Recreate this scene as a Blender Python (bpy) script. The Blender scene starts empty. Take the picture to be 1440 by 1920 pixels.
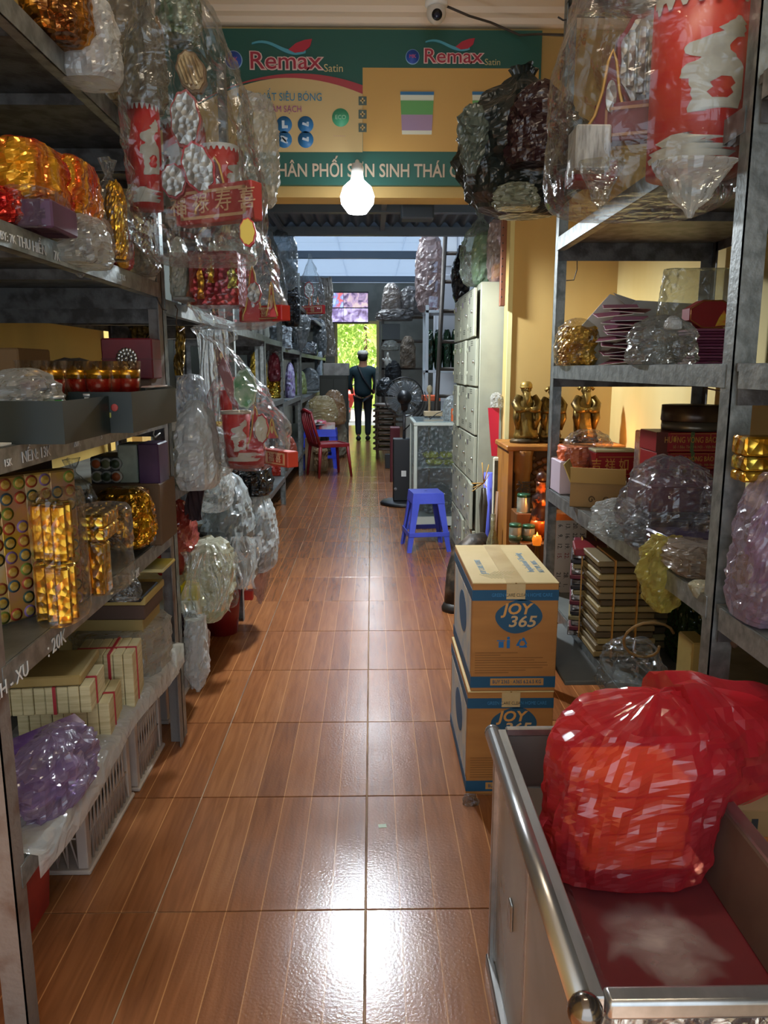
import bpy, bmesh, random
from math import *
from mathutils import Vector as V, Matrix, noise, Euler
sc = bpy.context.scene
C = sc.collection
# ------------------------------------------------------------------ camera
EYE = V((0, 0, 1.4)); PITCH, YAW, FOC = radians(10.537), radians(.907), 1448.
FW = V((sin(YAW) * cos(PITCH), cos(YAW) * cos(PITCH), -sin(PITCH)))
RT = V((cos(YAW), -sin(YAW), 0)); UP = RT.cross(FW)
cam = bpy.data.cameras.new('camera'); camo = bpy.data.objects.new('camera', cam); C.objects.link(camo)
M3 = Matrix((RT, UP, -FW)).transposed().to_4x4(); M3.translation = EYE
camo.matrix_world = M3; cam.sensor_fit = 'HORIZONTAL'; cam.sensor_width = 36; cam.lens = 36 * FOC / 1440
cam.clip_start = .02; cam.clip_end = 200
sc.camera = camo
# ------------------------------------------------------------------ view, world, sun, lamps
vs = sc.view_settings; vs.view_transform = 'Standard'; vs.look = 'None'; vs.gamma = 1; vs.use_curve_mapping = False
vs.exposure = 0.15
sc.cycles.transparent_max_bounces = 20; sc.cycles.max_bounces = 8; sc.cycles.sample_clamp_indirect = 4
sc.cycles.caustics_reflective = False; sc.cycles.caustics_refractive = False
w = bpy.data.worlds.new('world'); sc.world = w; w.use_nodes = True
w.node_tree.nodes['Background'].inputs[0].default_value = (.72, .86, 1, 1)
w.node_tree.nodes['Background'].inputs[1].default_value = 2.2
def lamp(name, kind, loc, energy, col, rot=(0, 0, 0), size=.1, size_y=None):
    l = bpy.data.lights.new(name, kind); l.energy = energy; l.color = col
    if kind == 'AREA':
        l.size = size
        if size_y: l.shape = 'RECTANGLE'; l.size_y = size_y
    elif kind == 'SUN': l.angle = .01
    else: l.shadow_soft_size = size
    o = bpy.data.objects.new(name, l); C.objects.link(o); o.location = loc; o.rotation_euler = rot
    return o
lamp('sun', 'SUN', (0, 30, 10), 11, (1, .95, .85), (radians(38), radians(8), 0))
# daylight from the open shop front behind the viewer, and unseen fill lamps added to brighten both rooms
lamp('shopfront_daylight', 'AREA', (0, -1.2, 1.9), 6.5, (.9, .95, 1), (radians(80), 0, 0), 2.4, 1.8)
lamp('front_fill_light', 'AREA', (0.35, 1.5, 3.22), 12, (1, .84, .62), (0, 0, 0), .9, .12)
lamp('rear_fill_light', 'AREA', (0, 8.6, 3.2), 60, (.82, .92, 1), (0, 0, 0), .3, 2.2)
lamp('rear_fill_light', 'AREA', (0, 14.2, 3.2), 40, (.82, .92, 1), (0, 0, 0), .3, 2.2)
# ------------------------------------------------------------------ pixel of the photograph + true distance -> place
def ray(x, y): return FW + RT * ((x - 720) / FOC) + UP * ((960 - y) / FOC)
def at(x, y, Y): d = ray(x, y); return EYE + d * (Y / d.y)
def atx(x, y, X): d = ray(x, y); return EYE + d * (X / d.x)
def atz(x, y, z=0): d = ray(x, y); return EYE + d * ((z - 1.4) / d.z)
# ------------------------------------------------------------------ mesh helper
class B:
    def __init__(s): s.bm = bmesh.new()
    def add(s, vs_, fs, sm=False):
        v = [s.bm.verts.new(p) for p in vs_]
        for f in fs:
            try:
                q = s.bm.faces.new([v[i] for i in f]); q.smooth = sm
            except ValueError: pass
        return s
    def box(s, c, size, rot=(0, 0, 0), bev=0, seg=1):
        m = Matrix.Translation(c) @ Euler(rot).to_matrix().to_4x4() @ Matrix.Diagonal((*size, 1))
        r = bmesh.ops.create_cube(s.bm, size=1, matrix=m)
        if bev:
            es = list({e for v in r['verts'] for e in v.link_edges})
            q = bmesh.ops.bevel(s.bm, geom=es, offset=bev, segments=seg, affect='EDGES', profile=.5)
            for f in q['faces']: f.smooth = seg > 1
        return s
    def bx(s, x0, x1, y0, y1, z0, z1, bev=0, seg=1):
        return s.box(((x0 + x1) / 2, (y0 + y1) / 2, (z0 + z1) / 2), (abs(x1 - x0), abs(y1 - y0), abs(z1 - z0)), (0, 0, 0), bev, seg)
    def loft(s, rings, cap=True, sm=True, closed=True):
        n = len(rings[0]); vs_ = [p for r in rings for p in r]; fs = []
        for i in range(len(rings) - 1):
            for j in range(n if closed else n - 1):
                k = (j + 1) % n; fs.append((i * n + j, i * n + k, (i + 1) * n + k, (i + 1) * n + j))
        if cap and closed:
            fs.append(tuple(range(n - 1, -1, -1))); fs.append(tuple((len(rings) - 1) * n + j for j in range(n)))
        return s.add(vs_, fs, sm)
    def tube(s, pts, r, n=8, cap=True):
        pts = [V(p) for p in pts]; rs = r if isinstance(r, (list, tuple)) else [r] * len(pts); rings = []; pu = None
        for i, p in enumerate(pts):
            d = (pts[min(i + 1, len(pts) - 1)] - pts[max(i - 1, 0)]).normalized()
            if pu is None: pu = V((0, 0, 1)) if abs(d.z) < .9 else V((1, 0, 0))
            a = d.cross(pu)
            if a.length < 1e-5: a = d.orthogonal()
            a.normalize(); b = a.cross(d).normalized(); pu = b
            rings.append([p + (a * cos(2 * pi * k / n) + b * sin(2 * pi * k / n)) * rs[i] for k in range(n)])
        return s.loft(rings, cap)
    def lathe(s, prof, n=20, c=(0, 0, 0), sx=1, sy=1, sm=True):
        return s.loft([[V((c[0] + r * sx * cos(2 * pi * k / n), c[1] + r * sy * sin(2 * pi * k / n), c[2] + z)) for k in range(n)] for r, z in prof], True, sm)
    def grid(s, nu, nv, fn, sm=True):
        vs_ = [fn(i / nu, j / nv) for j in range(nv + 1) for i in range(nu + 1)]
        return s.add(vs_, [(j * (nu + 1) + i, j * (nu + 1) + i + 1, (j + 1) * (nu + 1) + i + 1, (j + 1) * (nu + 1) + i) for j in range(nv) for i in range(nu)], sm)
    def prism(s, poly, y0, y1):           # polygon in x,z pushed along y
        n = len(poly)
        return s.add([(x, y0, z) for x, z in poly] + [(x, y1, z) for x, z in poly],
                     [tuple(range(n)), tuple(range(2 * n - 1, n - 1, -1))] + [(i, i + n, (i + 1) % n + n, (i + 1) % n) for i in range(n)])
    def ball(s, c, r, n=12, sc_=(1, 1, 1)):
        m = Matrix.Translation(c) @ Matrix.Diagonal((r * sc_[0], r * sc_[1], r * sc_[2], 1))
        q = bmesh.ops.create_uvsphere(s.bm, u_segments=n, v_segments=max(6, n * 2 // 3), radius=1, matrix=m)
        for v in q['verts']:
            for f in v.link_faces: f.smooth = True
        return s
    def mesh(s, name, mat):
        bmesh.ops.recalc_face_normals(s.bm, faces=s.bm.faces)
        me = bpy.data.meshes.new(name); s.bm.to_mesh(me); s.bm.free()
        for m in (mat if isinstance(mat, (list, tuple)) else [mat]): me.materials.append(m)
        return me
def ob(name, b, mat, par=None, loc=None, rz=0, rot=None):
    me = b.mesh(name, mat) if isinstance(b, B) else b
    o = bpy.data.objects.new(name, me); C.objects.link(o)
    if par: o.parent = par
    if loc is not None: o.location = loc
    o.rotation_euler = rot if rot else (0, 0, rz)
    return o
def tag(o, label, cat, group=None):
    o['label'] = label; o['category'] = cat
    if group: o['group'] = group
    return o
def T(name, label, cat, loc=(0, 0, 0), rz=0, group=None, rot=None):
    o = bpy.data.objects.new(name, None); C.objects.link(o); o.location = loc; o.rotation_euler = rot if rot else (0, 0, rz)
    o.empty_display_size = .05
    return tag(o, label, cat, group)
def struct(name, b, mat, par=None):
    o = ob(name, b, mat, par); o['kind'] = 'structure'; return o
def dup(r, loc, rz=None, label=None, group=None):
    c = r.copy(); C.objects.link(c); c.location = loc
    if rz is not None: c.rotation_euler = (0, 0, rz)
    if label: c['label'] = label
    if group: c['group'] = group
    for ch in list(r.children):
        d = ch.copy(); C.objects.link(d); d.parent = c
        for g in list(ch.children):
            e = g.copy(); C.objects.link(e); e.parent = d
    return c
def lettering(txt, size, mat, par, loc, rot, name='lettering', align='CENTER', ext=.0008, sx=1, bold=0, shear=0):
    cu = bpy.data.curves.new(name, 'FONT'); cu.body = txt; cu.size = size; cu.align_x = align; cu.align_y = 'CENTER'; cu.extrude = ext; cu.offset = bold; cu.shear = shear
    cu.resolution_u = 3
    o = bpy.data.objects.new(name, cu); C.objects.link(o)
    me = bpy.data.meshes.new_from_object(o.evaluated_get(bpy.context.evaluated_depsgraph_get()))
    bpy.data.objects.remove(o); bpy.data.curves.remove(cu)
    me.materials.clear(); me.materials.append(mat)
    o = ob(name, me, mat, par, loc, rot=rot); o.scale = (sx, 1, 1); return o
FACE = (pi / 2, 0, 0)            # lettering upright, read from -Y
FACEX = (pi / 2, 0, pi / 2)      # lettering upright on a face that looks to +X
FACEXN = (pi / 2, 0, -pi / 2)    # ... that looks to -X
# ------------------------------------------------------------------ materials
def H(h):
    f = lambda c: c / 12.92 if c <= .04045 else ((c + .055) / 1.055) ** 2.4
    return tuple(f(int(h[i:i + 2], 16) / 255) for i in (0, 2, 4)) + (1,)
CACHE = {}
def nodes(name):
    m = bpy.data.materials.new(name); m.use_nodes = True; t = m.node_tree
    return m, t, t.nodes['Principled BSDF'], t.nodes['Material Output']
def N(t, k, **kw):
    n = t.nodes.new(k)
    for a, v in kw.items():
        if hasattr(n, a) and a not in ('Scale',): setattr(n, a, v)
        else: n.inputs[a].default_value = v
    return n
def noise_tex(t, scale, detail=3, stretch=None, src='Object', dist=0):
    tc = N(t, 'ShaderNodeTexCoord'); o = tc.outputs[src]
    if stretch:
        mp = N(t, 'ShaderNodeMapping'); mp.inputs['Scale'].default_value = stretch; t.links.new(o, mp.inputs[0]); o = mp.outputs[0]
    n = N(t, 'ShaderNodeTexNoise'); n.inputs['Scale'].default_value = scale; n.inputs['Detail'].default_value = detail; n.inputs['Distortion'].default_value = dist
    t.links.new(o, n.inputs['Vector']); return n.outputs['Fac']
def ramp(t, fac, stops, const=False):
    r = N(t, 'ShaderNodeValToRGB'); t.links.new(fac, r.inputs[0]); e = r.color_ramp.elements
    if const: r.color_ramp.interpolation = 'CONSTANT'
    while len(e) < len(stops): e.new(.5)
    for q, (p, c) in zip(e, stops): q.position = p; q.color = c if len(c) == 4 else (*c, 1)
    return r.outputs[0]
def pm(col, rough=.5, metal=0, c2=None, ns=8, st=None, r=(.4, .62), bump=0, bs=60, emit=0, spec=.5, coat=0, const=False, src='Object', dist=0, c3=None, trans=0, alpha=1):
    key = (col, rough, metal, c2, ns, st, r, bump, bs, emit, spec, coat, const, dist, c3, trans, alpha, src)
    if key in CACHE: return CACHE[key]
    m, t, p, out = nodes('mat_' + col)
    p.inputs['Base Color'].default_value = H(col); p.inputs['Roughness'].default_value = rough; p.inputs['Metallic'].default_value = metal
    p.inputs['Specular IOR Level'].default_value = spec; p.inputs['Coat Weight'].default_value = coat; p.inputs['Transmission Weight'].default_value = trans; p.inputs['Alpha'].default_value = alpha
    if c2:
        stops = [(r[0], H(col)), (r[1], H(c2))]
        if c3: stops.append((min(1, r[1] + (r[1] - r[0])), H(c3)))
        c = ramp(t, noise_tex(t, ns, 4, st, src, dist), stops, const); t.links.new(c, p.inputs['Base Color'])
    if bump:
        b = N(t, 'ShaderNodeBump'); b.inputs['Strength'].default_value = bump; b.inputs['Distance'].default_value = .01
        t.links.new(noise_tex(t, bs, 2), b.inputs['Height']); t.links.new(b.outputs[0], p.inputs['Normal'])
    if emit:
        p.inputs['Emission Color'].default_value = H(col); p.inputs['Emission Strength'].default_value = emit
    CACHE[key] = m; return m
def film(tint='f2f4f4', milk=.16, rough=.16, seed=0, thru=None, sc_=11, gl=1.):
    """thin crackling plastic film: see-through, milky and glossy in its creases"""
    key = ('film', tint, milk, rough, thru, sc_, gl)
    if key in CACHE: return CACHE[key]
    m, t, p, out = nodes('film_' + tint); t.nodes.remove(p); L = t.links.new
    tc = N(t, 'ShaderNodeTexCoord')
    n1 = noise_tex(t, sc_, 2.5, None, 'Object', 1.6)
    vo = N(t, 'ShaderNodeTexVoronoi'); vo.inputs['Scale'].default_value = sc_ * 2.2; L(tc.outputs['Object'], vo.inputs['Vector'])
    ad = N(t, 'ShaderNodeMath', operation='MULTIPLY_ADD'); L(vo.outputs['Distance'], ad.inputs[0]); ad.inputs[1].default_value = .45; L(n1, ad.inputs[2])
    b = N(t, 'ShaderNodeBump'); b.inputs['Strength'].default_value = .8; b.inputs['Distance'].default_value = .016; L(ad.outputs[0], b.inputs['Height'])
    lw = N(t, 'ShaderNodeLayerWeight'); lw.inputs['Blend'].default_value = .35; 
    lg = N(t, 'ShaderNodeLayerWeight'); lg.inputs['Blend'].default_value = .35; L(b.outputs[0], lw.inputs['Normal'])
    tr = N(t, 'ShaderNodeBsdfTransparent'); tr.inputs[0].default_value = H(thru or tint)
    df = N(t, 'ShaderNodeBsdfDiffuse'); df.inputs[0].default_value = H(tint); L(b.outputs[0], df.inputs['Normal'])
    tl = N(t, 'ShaderNodeBsdfTranslucent'); tl.inputs[0].default_value = H(tint); L(b.outputs[0], tl.inputs['Normal'])
    dt = N(t, 'ShaderNodeMixShader'); dt.inputs[0].default_value = .45; L(df.outputs[0], dt.inputs[1]); L(tl.outputs[0], dt.inputs[2])
    gls = N(t, 'ShaderNodeBsdfAnisotropic'); gls.inputs['Color'].default_value = (1, 1, 1, 1); gls.inputs['Roughness'].default_value = rough; L(b.outputs[0], gls.inputs['Normal'])
    mk = N(t, 'ShaderNodeMapRange'); L(lg.outputs['Facing'], mk.inputs[0]); mk.inputs[1].default_value = .3; mk.inputs[2].default_value = 1; mk.inputs[3].default_value = milk; mk.inputs[4].default_value = min(1, milk * 2 + .1)
    s1 = N(t, 'ShaderNodeMixShader'); L(mk.outputs[0], s1.inputs[0]); L(tr.outputs[0], s1.inputs[1]); L(dt.outputs[0], s1.inputs[2])
    gk = N(t, 'ShaderNodeMapRange'); L(lw.outputs['Fresnel'], gk.inputs[0]); gk.inputs[3].default_value = .02 * gl; gk.inputs[4].default_value = .6 * gl
    s2 = N(t, 'ShaderNodeMixShader'); L(gk.outputs[0], s2.inputs[0]); L(s1.outputs[0], s2.inputs[1]); L(gls.outputs[0], s2.inputs[2])
    L(s2.outputs[0], out.inputs[0]); CACHE[key] = m; return m
def foil(col, c2, ns=9, rough=.22, metal=.85, r=(.42, .58)):
    key = ('foil', col, c2, ns, rough, metal)
    if key in CACHE: return CACHE[key]
    m, t, p, out = nodes('foil_' + col); L = t.links.new
    p.inputs['Metallic'].default_value = metal; p.inputs['Roughness'].default_value = rough
    L(ramp(t, noise_tex(t, ns, 3, None, 'Object', .8), [(r[0], H(col)), (r[1], H(c2))]), p.inputs['Base Color'])
    vo = N(t, 'ShaderNodeTexVoronoi'); vo.inputs['Scale'].default_value = 45; tc = N(t, 'ShaderNodeTexCoord'); L(tc.outputs['Object'], vo.inputs['Vector'])
    b = N(t, 'ShaderNodeBump'); b.inputs['Strength'].default_value = .7; b.inputs['Distance'].default_value = .01; L(vo.outputs['Distance'], b.inputs['Height']); L(b.outputs[0], p.inputs['Normal'])
    CACHE[key] = m; return m
def floor_mat():
    m, t, p, out = nodes('wood_pattern_tile'); L = t.links.new
    g = N(t, 'ShaderNodeNewGeometry'); sx = N(t, 'ShaderNodeSeparateXYZ'); L(g.outputs['Position'], sx.inputs[0])
    def mth(op, a, b=None, c=None):
        n = N(t, 'ShaderNodeMath', operation=op)
        for i, v in enumerate((a, b, c)):
            if v is None: continue
            if isinstance(v, (int, float)): n.inputs[i].default_value = v
            else: L(v, n.inputs[i])
        return n.outputs[0]
    u = mth('MULTIPLY', mth('ADD', sx.outputs['X'], .0197 + 5.49), 6 / .549)
    fr = mth('FRACT', u); idx = mth('FLOOR', u); row = mth('FLOOR', mth('MULTIPLY', mth('ADD', sx.outputs['Y'], -.709 + 5.49), 1 / .549))
    cb = N(t, 'ShaderNodeCombineXYZ'); L(idx, cb.inputs[0]); L(row, cb.inputs[1])
    wn = N(t, 'ShaderNodeTexWhiteNoise', noise_dimensions='2D'); L(cb.outputs[0], wn.inputs['Vector'])
    # grain
    va = N(t, 'ShaderNodeVectorMath', operation='MULTIPLY'); L(g.outputs['Position'], va.inputs[0]); va.inputs[1].default_value = (22, 1.6, 1)
    vb = N(t, 'ShaderNodeVectorMath', operation='MULTIPLY_ADD'); L(wn.outputs['Color'], vb.inputs[0]); vb.inputs[1].default_value = (30, 30, 30); L(va.outputs[0], vb.inputs[2])
    no = N(t, 'ShaderNodeTexNoise'); no.inputs['Scale'].default_value = 2.2; no.inputs['Detail'].default_value = 5; no.inputs['Distortion'].default_value = .8; L(vb.outputs[0], no.inputs['Vector'])
    f = mth('ADD', mth('MULTIPLY', no.outputs['Fac'], .72), mth('ADD', mth('MULTIPLY', wn.outputs['Value'], .22), .04))
    col = ramp(t, f, [(.25, H('6e4326')), (.5, H('875431')), (.75, H('99653c'))])
    line = mth('LESS_THAN', mth('ABSOLUTE', mth('SUBTRACT', fr, .5)), .484)
    mx = N(t, 'ShaderNodeMix', data_type='RGBA'); L(line, mx.inputs[0]); mx.inputs[6].default_value = H('b98250'); L(col, mx.inputs[7])
    L(mx.outputs[2], p.inputs['Base Color']); p.inputs['Roughness'].default_value = .24; p.inputs['Specular IOR Level'].default_value = .5
    n2 = N(t, 'ShaderNodeTexNoise'); n2.inputs['Scale'].default_value = 130; L(g.outputs['Position'], n2.inputs['Vector'])
    n3 = N(t, 'ShaderNodeTexNoise'); n3.inputs['Scale'].default_value = 4; L(g.outputs['Position'], n3.inputs['Vector'])
    L(mth('ADD', mth('MULTIPLY', n3.outputs['Fac'], .14), .15), p.inputs['Roughness'])
    b = N(t, 'ShaderNodeBump'); b.inputs['Strength'].default_value = .12; b.inputs['Distance'].default_value = .004; L(n2.outputs['Fac'], b.inputs['Height']); L(b.outputs[0], p.inputs['Normal'])
    return m
STEEL = pm('8d918f', .42, .55, '6f7371', 26, None, (.4, .6), .1, 90)
STEELD = pm('6a6867', .5, .5, '4a4644', 18, None, (.42, .6), .12, 90)
RUST = pm('7c746e', .62, .25, '5a3d2c', 11, None, (.5, .74), .2, 70)
DECK = pm('7b807e', .45, .4, '585b5a', 5, None, (.4, .65), .1, 40)
DARKDECK = pm('3c3a36', .7, .1, '2a2825', 6)
CHALK = pm('cfd2d2', .9)
WALLM = pm('cbab5c', .75, 0, 'ab8840', 1.6, (1, 1, .35), (.45, .75), .06, 40, c3='8f7434')
WALLP = pm('c4a566', .7, 0, 'ae8d50', 1.4, (1, 1, .4), (.42, .75), .05, 40)
CREAM = pm('e6d6c0', .7)
CARD = pm('b07a3f', .75, 0, 'a36e37', 3, (1, 1, 6))
CARDL = pm('d9c28e', .75, 0, 'cfb780', 3)
BLUEP = pm('1f6aa8', .7)
WHITE = pm('e8e8e4', .6)
BLACK = pm('121214', .45)
CLEAR = film('eceff0', .02, gl=.75); MILK = film('eef1ef', .27); DUSTY = film('c9c4b8', .2); WRAP = film('f4f2ea', .015, .14, gl=.7); THICK = film('eef1f0', .55, .2)
PINKF = film('e7d3cf', .3); YELF = film('e2d27a', .35, .15, thru='f0e7a0'); PURF = film('c9b5d8', .3)
GOLD = foil('c98a1e', 'f0c24a'); GOLD2 = foil('a8741a', 'e8d05a', 16); REDF = foil('a3141c', 'd83a24', 6, .25, .6)
RED = pm('c4231f', .5, 0, 'a81a1c', 4); REDP = pm('c92a22', .45, 0, 'c4bfb4', 9, None, (.55, .56), const=True, dist=1.2)
MAROON = pm('6d1a24', .5, 0, '571420', 6)
# ------------------------------------------------------------------ crumpled bags
PROF = dict(
    tied=[(0, .62), (.05, .86), (.18, .98), (.42, 1), (.62, .8), (.75, .4), (.81, .15), (.85, .13), (.92, .3), (1, .4)],
    heap=[(0, .88), (.07, .98), (.3, 1), (.6, .94), (.82, .76), (.95, .48), (1, .2)],
    pillow=[(0, .62), (.08, .86), (.3, 1), (.7, .98), (.92, .8), (1, .5)],
    hang=[(0, .45), (.04, .8), (.14, .98), (.32, 1), (.55, .78), (.78, .42), (.92, .12), (1, .1)],
    drip=[(0, .1), (.08, .28), (.3, .6), (.6, .9), (.85, 1), (1, .7)],
    open=[(0, .7), (.06, .92), (.3, 1), (.7, .96), (.9, 1.04), (1, .95)],
    square=[(0, .92), (.04, 1), (.5, 1), (.94, 1), (1, .9)])
def interp(pr, t):
    for (a, x), (b, y) in zip(pr, pr[1:]):
        if t <= b: k = (t - a) / (b - a + 1e-9); k = k * k * (3 - 2 * k); return x + (y - x) * k
    return pr[-1][1]
ORD = ['first', 'second', 'third', 'fourth', 'fifth', 'sixth', 'seventh', 'eighth', 'ninth', 'tenth', 'eleventh', 'twelfth', 'thirteenth', 'fourteenth', 'fifteenth', 'sixteenth']
SEED = [7]
def bagB(w, d, h, prof='heap', cr=.16, pl=.12, n=44, m=28, sq=2.6, lean=(0, 0), seed=None, b=None, off=(0, 0, 0), topopen=False, lob=None):
    """a crumpled plastic bag standing on its local origin"""
    if seed is None: SEED[0] += 1; seed = SEED[0]
    pr = PROF[prof] if isinstance(prof, str) else prof; sd = V((seed * 3.7, seed * 1.9, seed * 5.3)); rings = []
    if lob is None: lob = .0 if prof == 'square' else .2 if prof == 'heap' else .12
    q = min(w, d, h) * .5; k = 2.1 / max(q, .03)
    for i in range(m + 1):
        t = i / m; s = interp(pr, t); ring = []
        for j in range(n):
            a = 2 * pi * j / n; ca, sa = cos(a), sin(a)
            x = abs(ca) ** (2 / sq) * (1 if ca >= 0 else -1) * s * w / 2; y = abs(sa) ** (2 / sq) * (1 if sa >= 0 else -1) * s * d / 2
            z = t * h
            P_ = V((x, y, z * .6)) * k
            r1 = 1 - 2.6 * abs(noise.noise(P_ * .8 + sd)); r2 = 1 - 2.6 * abs(noise.noise(P_ * 1.9 - sd))
            f = 1 + cr * (.62 * (r1 - .4) + .36 * (r2 - .4)) + cr * .35 * noise.noise(P_ * 4.1 + sd)
            f += pl * (1.15 - min(s, 1)) * noise.noise(V((ca * 4, sa * 4, t * 1.2)) + sd) * 2.4
            bt = min(1, i / 3)
            f = 1 + (f - 1) * (.35 + .65 * bt)
            zz = z + (cr * .22 * h * noise.noise(V((ca * 1.6, sa * 1.6, t * 3)) + sd) if 0 < i else 0)
            ring.append(V((x * f + lean[0] * t * t + off[0], y * f + lean[1] * t * t + off[1], max(0, zz) + off[2])))
        rings.append(ring)
    b = b or B()
    b.loft(rings, False, False)
    bot = sum(rings[0], V()) / n; b.add([*rings[0], bot], [(j, (j + 1) % n, n) for j in range(n)], False)
    if not topopen:
        top = sum(rings[-1], V()) / n; b.add([*rings[-1], top], [(j, (j + 1) % n, n) for j in range(n)], False)
    bmesh.ops.remove_doubles(b.bm, verts=b.bm.verts, dist=1e-5)
    return b
def span(x0, x1, ytop, z, Y=None, ybase=None):
    """photograph columns x0..x1 and top row of a thing standing at height z -> centre x, front y, width, height"""
    if Y is None: Y = atz((x0 + x1) / 2, ybase, z).y
    a, b = at(x0, (ytop + 690) / 2, Y), at(x1, (ytop + 690) / 2, Y)
    if ybase: a, b = at(x0, (ytop + ybase) / 2, Y), at(x1, (ytop + ybase) / 2, Y)
    return (a.x + b.x) / 2, Y, b.x - a.x, at((x0 + x1) / 2, ytop, Y).z - z
def sack(label, px, z, mat, prof='heap', Y=None, d=None, name='plastic_bag', cat='bag', rz=0, group=None, **kw):
    """px = x0, x1, ytop, ybase in the photograph; z = what it stands on; Y = front distance"""
    x, Y, w_, h = span(px[0], px[1], px[2], z, Y, px[3]); d = d or w_ * .8
    m_ = at((px[0] + px[1]) / 2, (px[2] + px[3]) / 2, Y + d / 2 * .7); w_ *= (Y + d * .35) / Y; h = max(.02, at((px[0] + px[1]) / 2, px[2], Y + d * .35).z - z)
    o = ob(name, bagB(w_, d, h, prof, **kw), mat, None, (m_.x, Y + d / 2, z), rz)
    return tag(o, label, cat, group)
def hung(label, px, Y, mat, prof='hang', d=None, name='plastic_bag', cat='bag', group=None, rz=0, **kw):
    """a bag hanging in the air between rows px[2] and px[3]"""
    z = at((px[0] + px[1]) / 2, px[3], Y).z
    return sack(label, px, z, mat, prof, Y, d, name, cat, rz, group, **kw)
def block(name, label, cat, px, z, mat, Y=None, d=.2, rz=0, bev=.004, group=None, part='body'):
    x, Y, w_, h = span(px[0], px[1], px[2], z, Y, px[3])
    r = T(name, label, cat, (x, Y + d / 2, z), rz, group)
    ob(part, B().bx(-w_ / 2, w_ / 2, -d / 2, d / 2, 0, h, bev), mat, r)
    return r, w_, d, h
# ================================================================== STRUCTURE
TILE = .549; TX0 = -.0197 - 3 * TILE; TY0 = 1.8072 - 3 * TILE
floor = struct('floor', B().bx(-2.1, 2.1, -1.5, 19.1, -.15, -.0035), pm('a88d6c', .8, 0, '6f5a44', 3))
tile_me = B().box((0, 0, -.006), (TILE - .004, TILE - .004, .012), (0, 0, 0), .0015).mesh('tile', floor_mat())
for i in range(6):
    for j in range(35):
        o = ob('tile', tile_me, None, floor, (TX0 + (i + .5) * TILE, TY0 + (j + .5) * TILE, 0))
struct('wall_left', B().bx(-1.56, -1.42, -1.5, 4.6, 0, 3.4), WALLM)
struct('wall_right', B().bx(1.42, 1.56, -1.5, 4.6, 0, 3.4), pm('d2be82', .75, 0, 'c0a460', 1.5, (1, 1, .4), (.42, .75)))
wp = struct('wall_partition', B().bx(.8, 1.56, 4.6, 4.78, 0, 3.4), WALLP)
struct('header', B().bx(-1.56, .8, 4.6, 4.78, 2.345, 3.4), WALLP, wp)
struct('left_jamb', B().bx(-1.56, -1.36, 4.6, 4.78, 0, 2.345), WALLP, wp)
struct('corner_bead', B().bx(.79, .815, 4.588, 4.6, 0, 2.34), pm('d9d39a', .7), wp)
struct('ceiling', B().bx(-1.6, 1.6, -1.5, 4.78, 3.36, 3.5), CREAM)
tr = B(); tr.prism([(0, 3.215), (0, 3.36), (-.2, 3.36), (-.2, 3.335), (-.165, 3.33), (-.15, 3.30), (-.1, 3.285), (-.085, 3.26), (-.05, 3.25), (-.04, 3.225), (-.02, 3.215)], -1.42, 1.42)
o = struct('trim_1', tr, pm('e4d3bd', .6)); o.rotation_euler = (0, 0, pi / 2); o.location = (0, 4.6, 0)
# prism runs along local y, its local x is the depth; turned so that the depth faces the shop
# rear hall
struct('wall_rear_left', B().bx(-2.1, -1.95, 4.78, 19, 0, 3.45), pm('a5a698', .8, 0, '8d8c80', 2))
struct('wall_rear_right', B().bx(1.95, 2.1, 4.78, 19, 0, 3.45), pm('a5a698', .8, 0, '8d8c80', 2))
fy = 19.0; dl = at(633, 700, fy).x; dr = at(706, 700, fy).x; dz = at(670, 607, fy).z
wf = struct('wall_far', B().bx(-2.1, dl, fy, fy + .15, 0, 3.45).bx(dr, 2.1, fy, fy + .15, 0, 3.45).bx(dl, dr, fy, fy + .15, dz, 3.45), pm('8b8a80', .8, 0, '77766c', 2))
struct('door_frame', B().prism([(dl - .06, 0), (dl, 0), (dl, dz), (dr, dz), (dr, 0), (dr + .06, 0), (dr + .06, dz + .06), (dl - .06, dz + .06)], fy - .03, fy + .16), pm('c9b277', .6), wf)
def skylight(col, f):
    m, t, p, out = nodes('translucent_roof'); a = N(t, 'ShaderNodeBsdfTranslucent'); a.inputs[0].default_value = H(col); d = N(t, 'ShaderNodeBsdfDiffuse'); d.inputs[0].default_value = H(col)
    x = N(t, 'ShaderNodeMixShader'); x.inputs[0].default_value = f; t.links.new(d.outputs[0], x.inputs[1]); t.links.new(a.outputs[0], x.inputs[2]); t.links.new(x.outputs[0], out.inputs[0]); return m
rc = struct('ceiling_rear', B().bx(-2.1, 2.1, 4.78, 6.9, 3.42, 3.5).bx(-2.1, -1.58, 6.9, 19.15, 3.42, 3.5).bx(1.58, 2.1, 6.9, 19.15, 3.42, 3.5), pm('a9b6c4', .6))
pan_me = B().box((0, 0, 0), (1.058, 2.058, .02), (0, 0, 0), .004).mesh('ceiling_panel', skylight('c6d2e0', .5))
for j in range(6):
    for i in range(3):
        o = ob('ceiling_panel', pan_me, None, rc, (-1.06 + i * 1.06, 7.9 + j * 2.06, 3.405))
for j, yb in enumerate((7.45, 13.6, 17.2)):
    struct('ceiling_beam', B().bx(-2, 2, yb - .05, yb + .05, 3.22 if j else 2.62, 3.34 if j else 2.74), pm('6c7680', .5, .4), rc)
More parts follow.
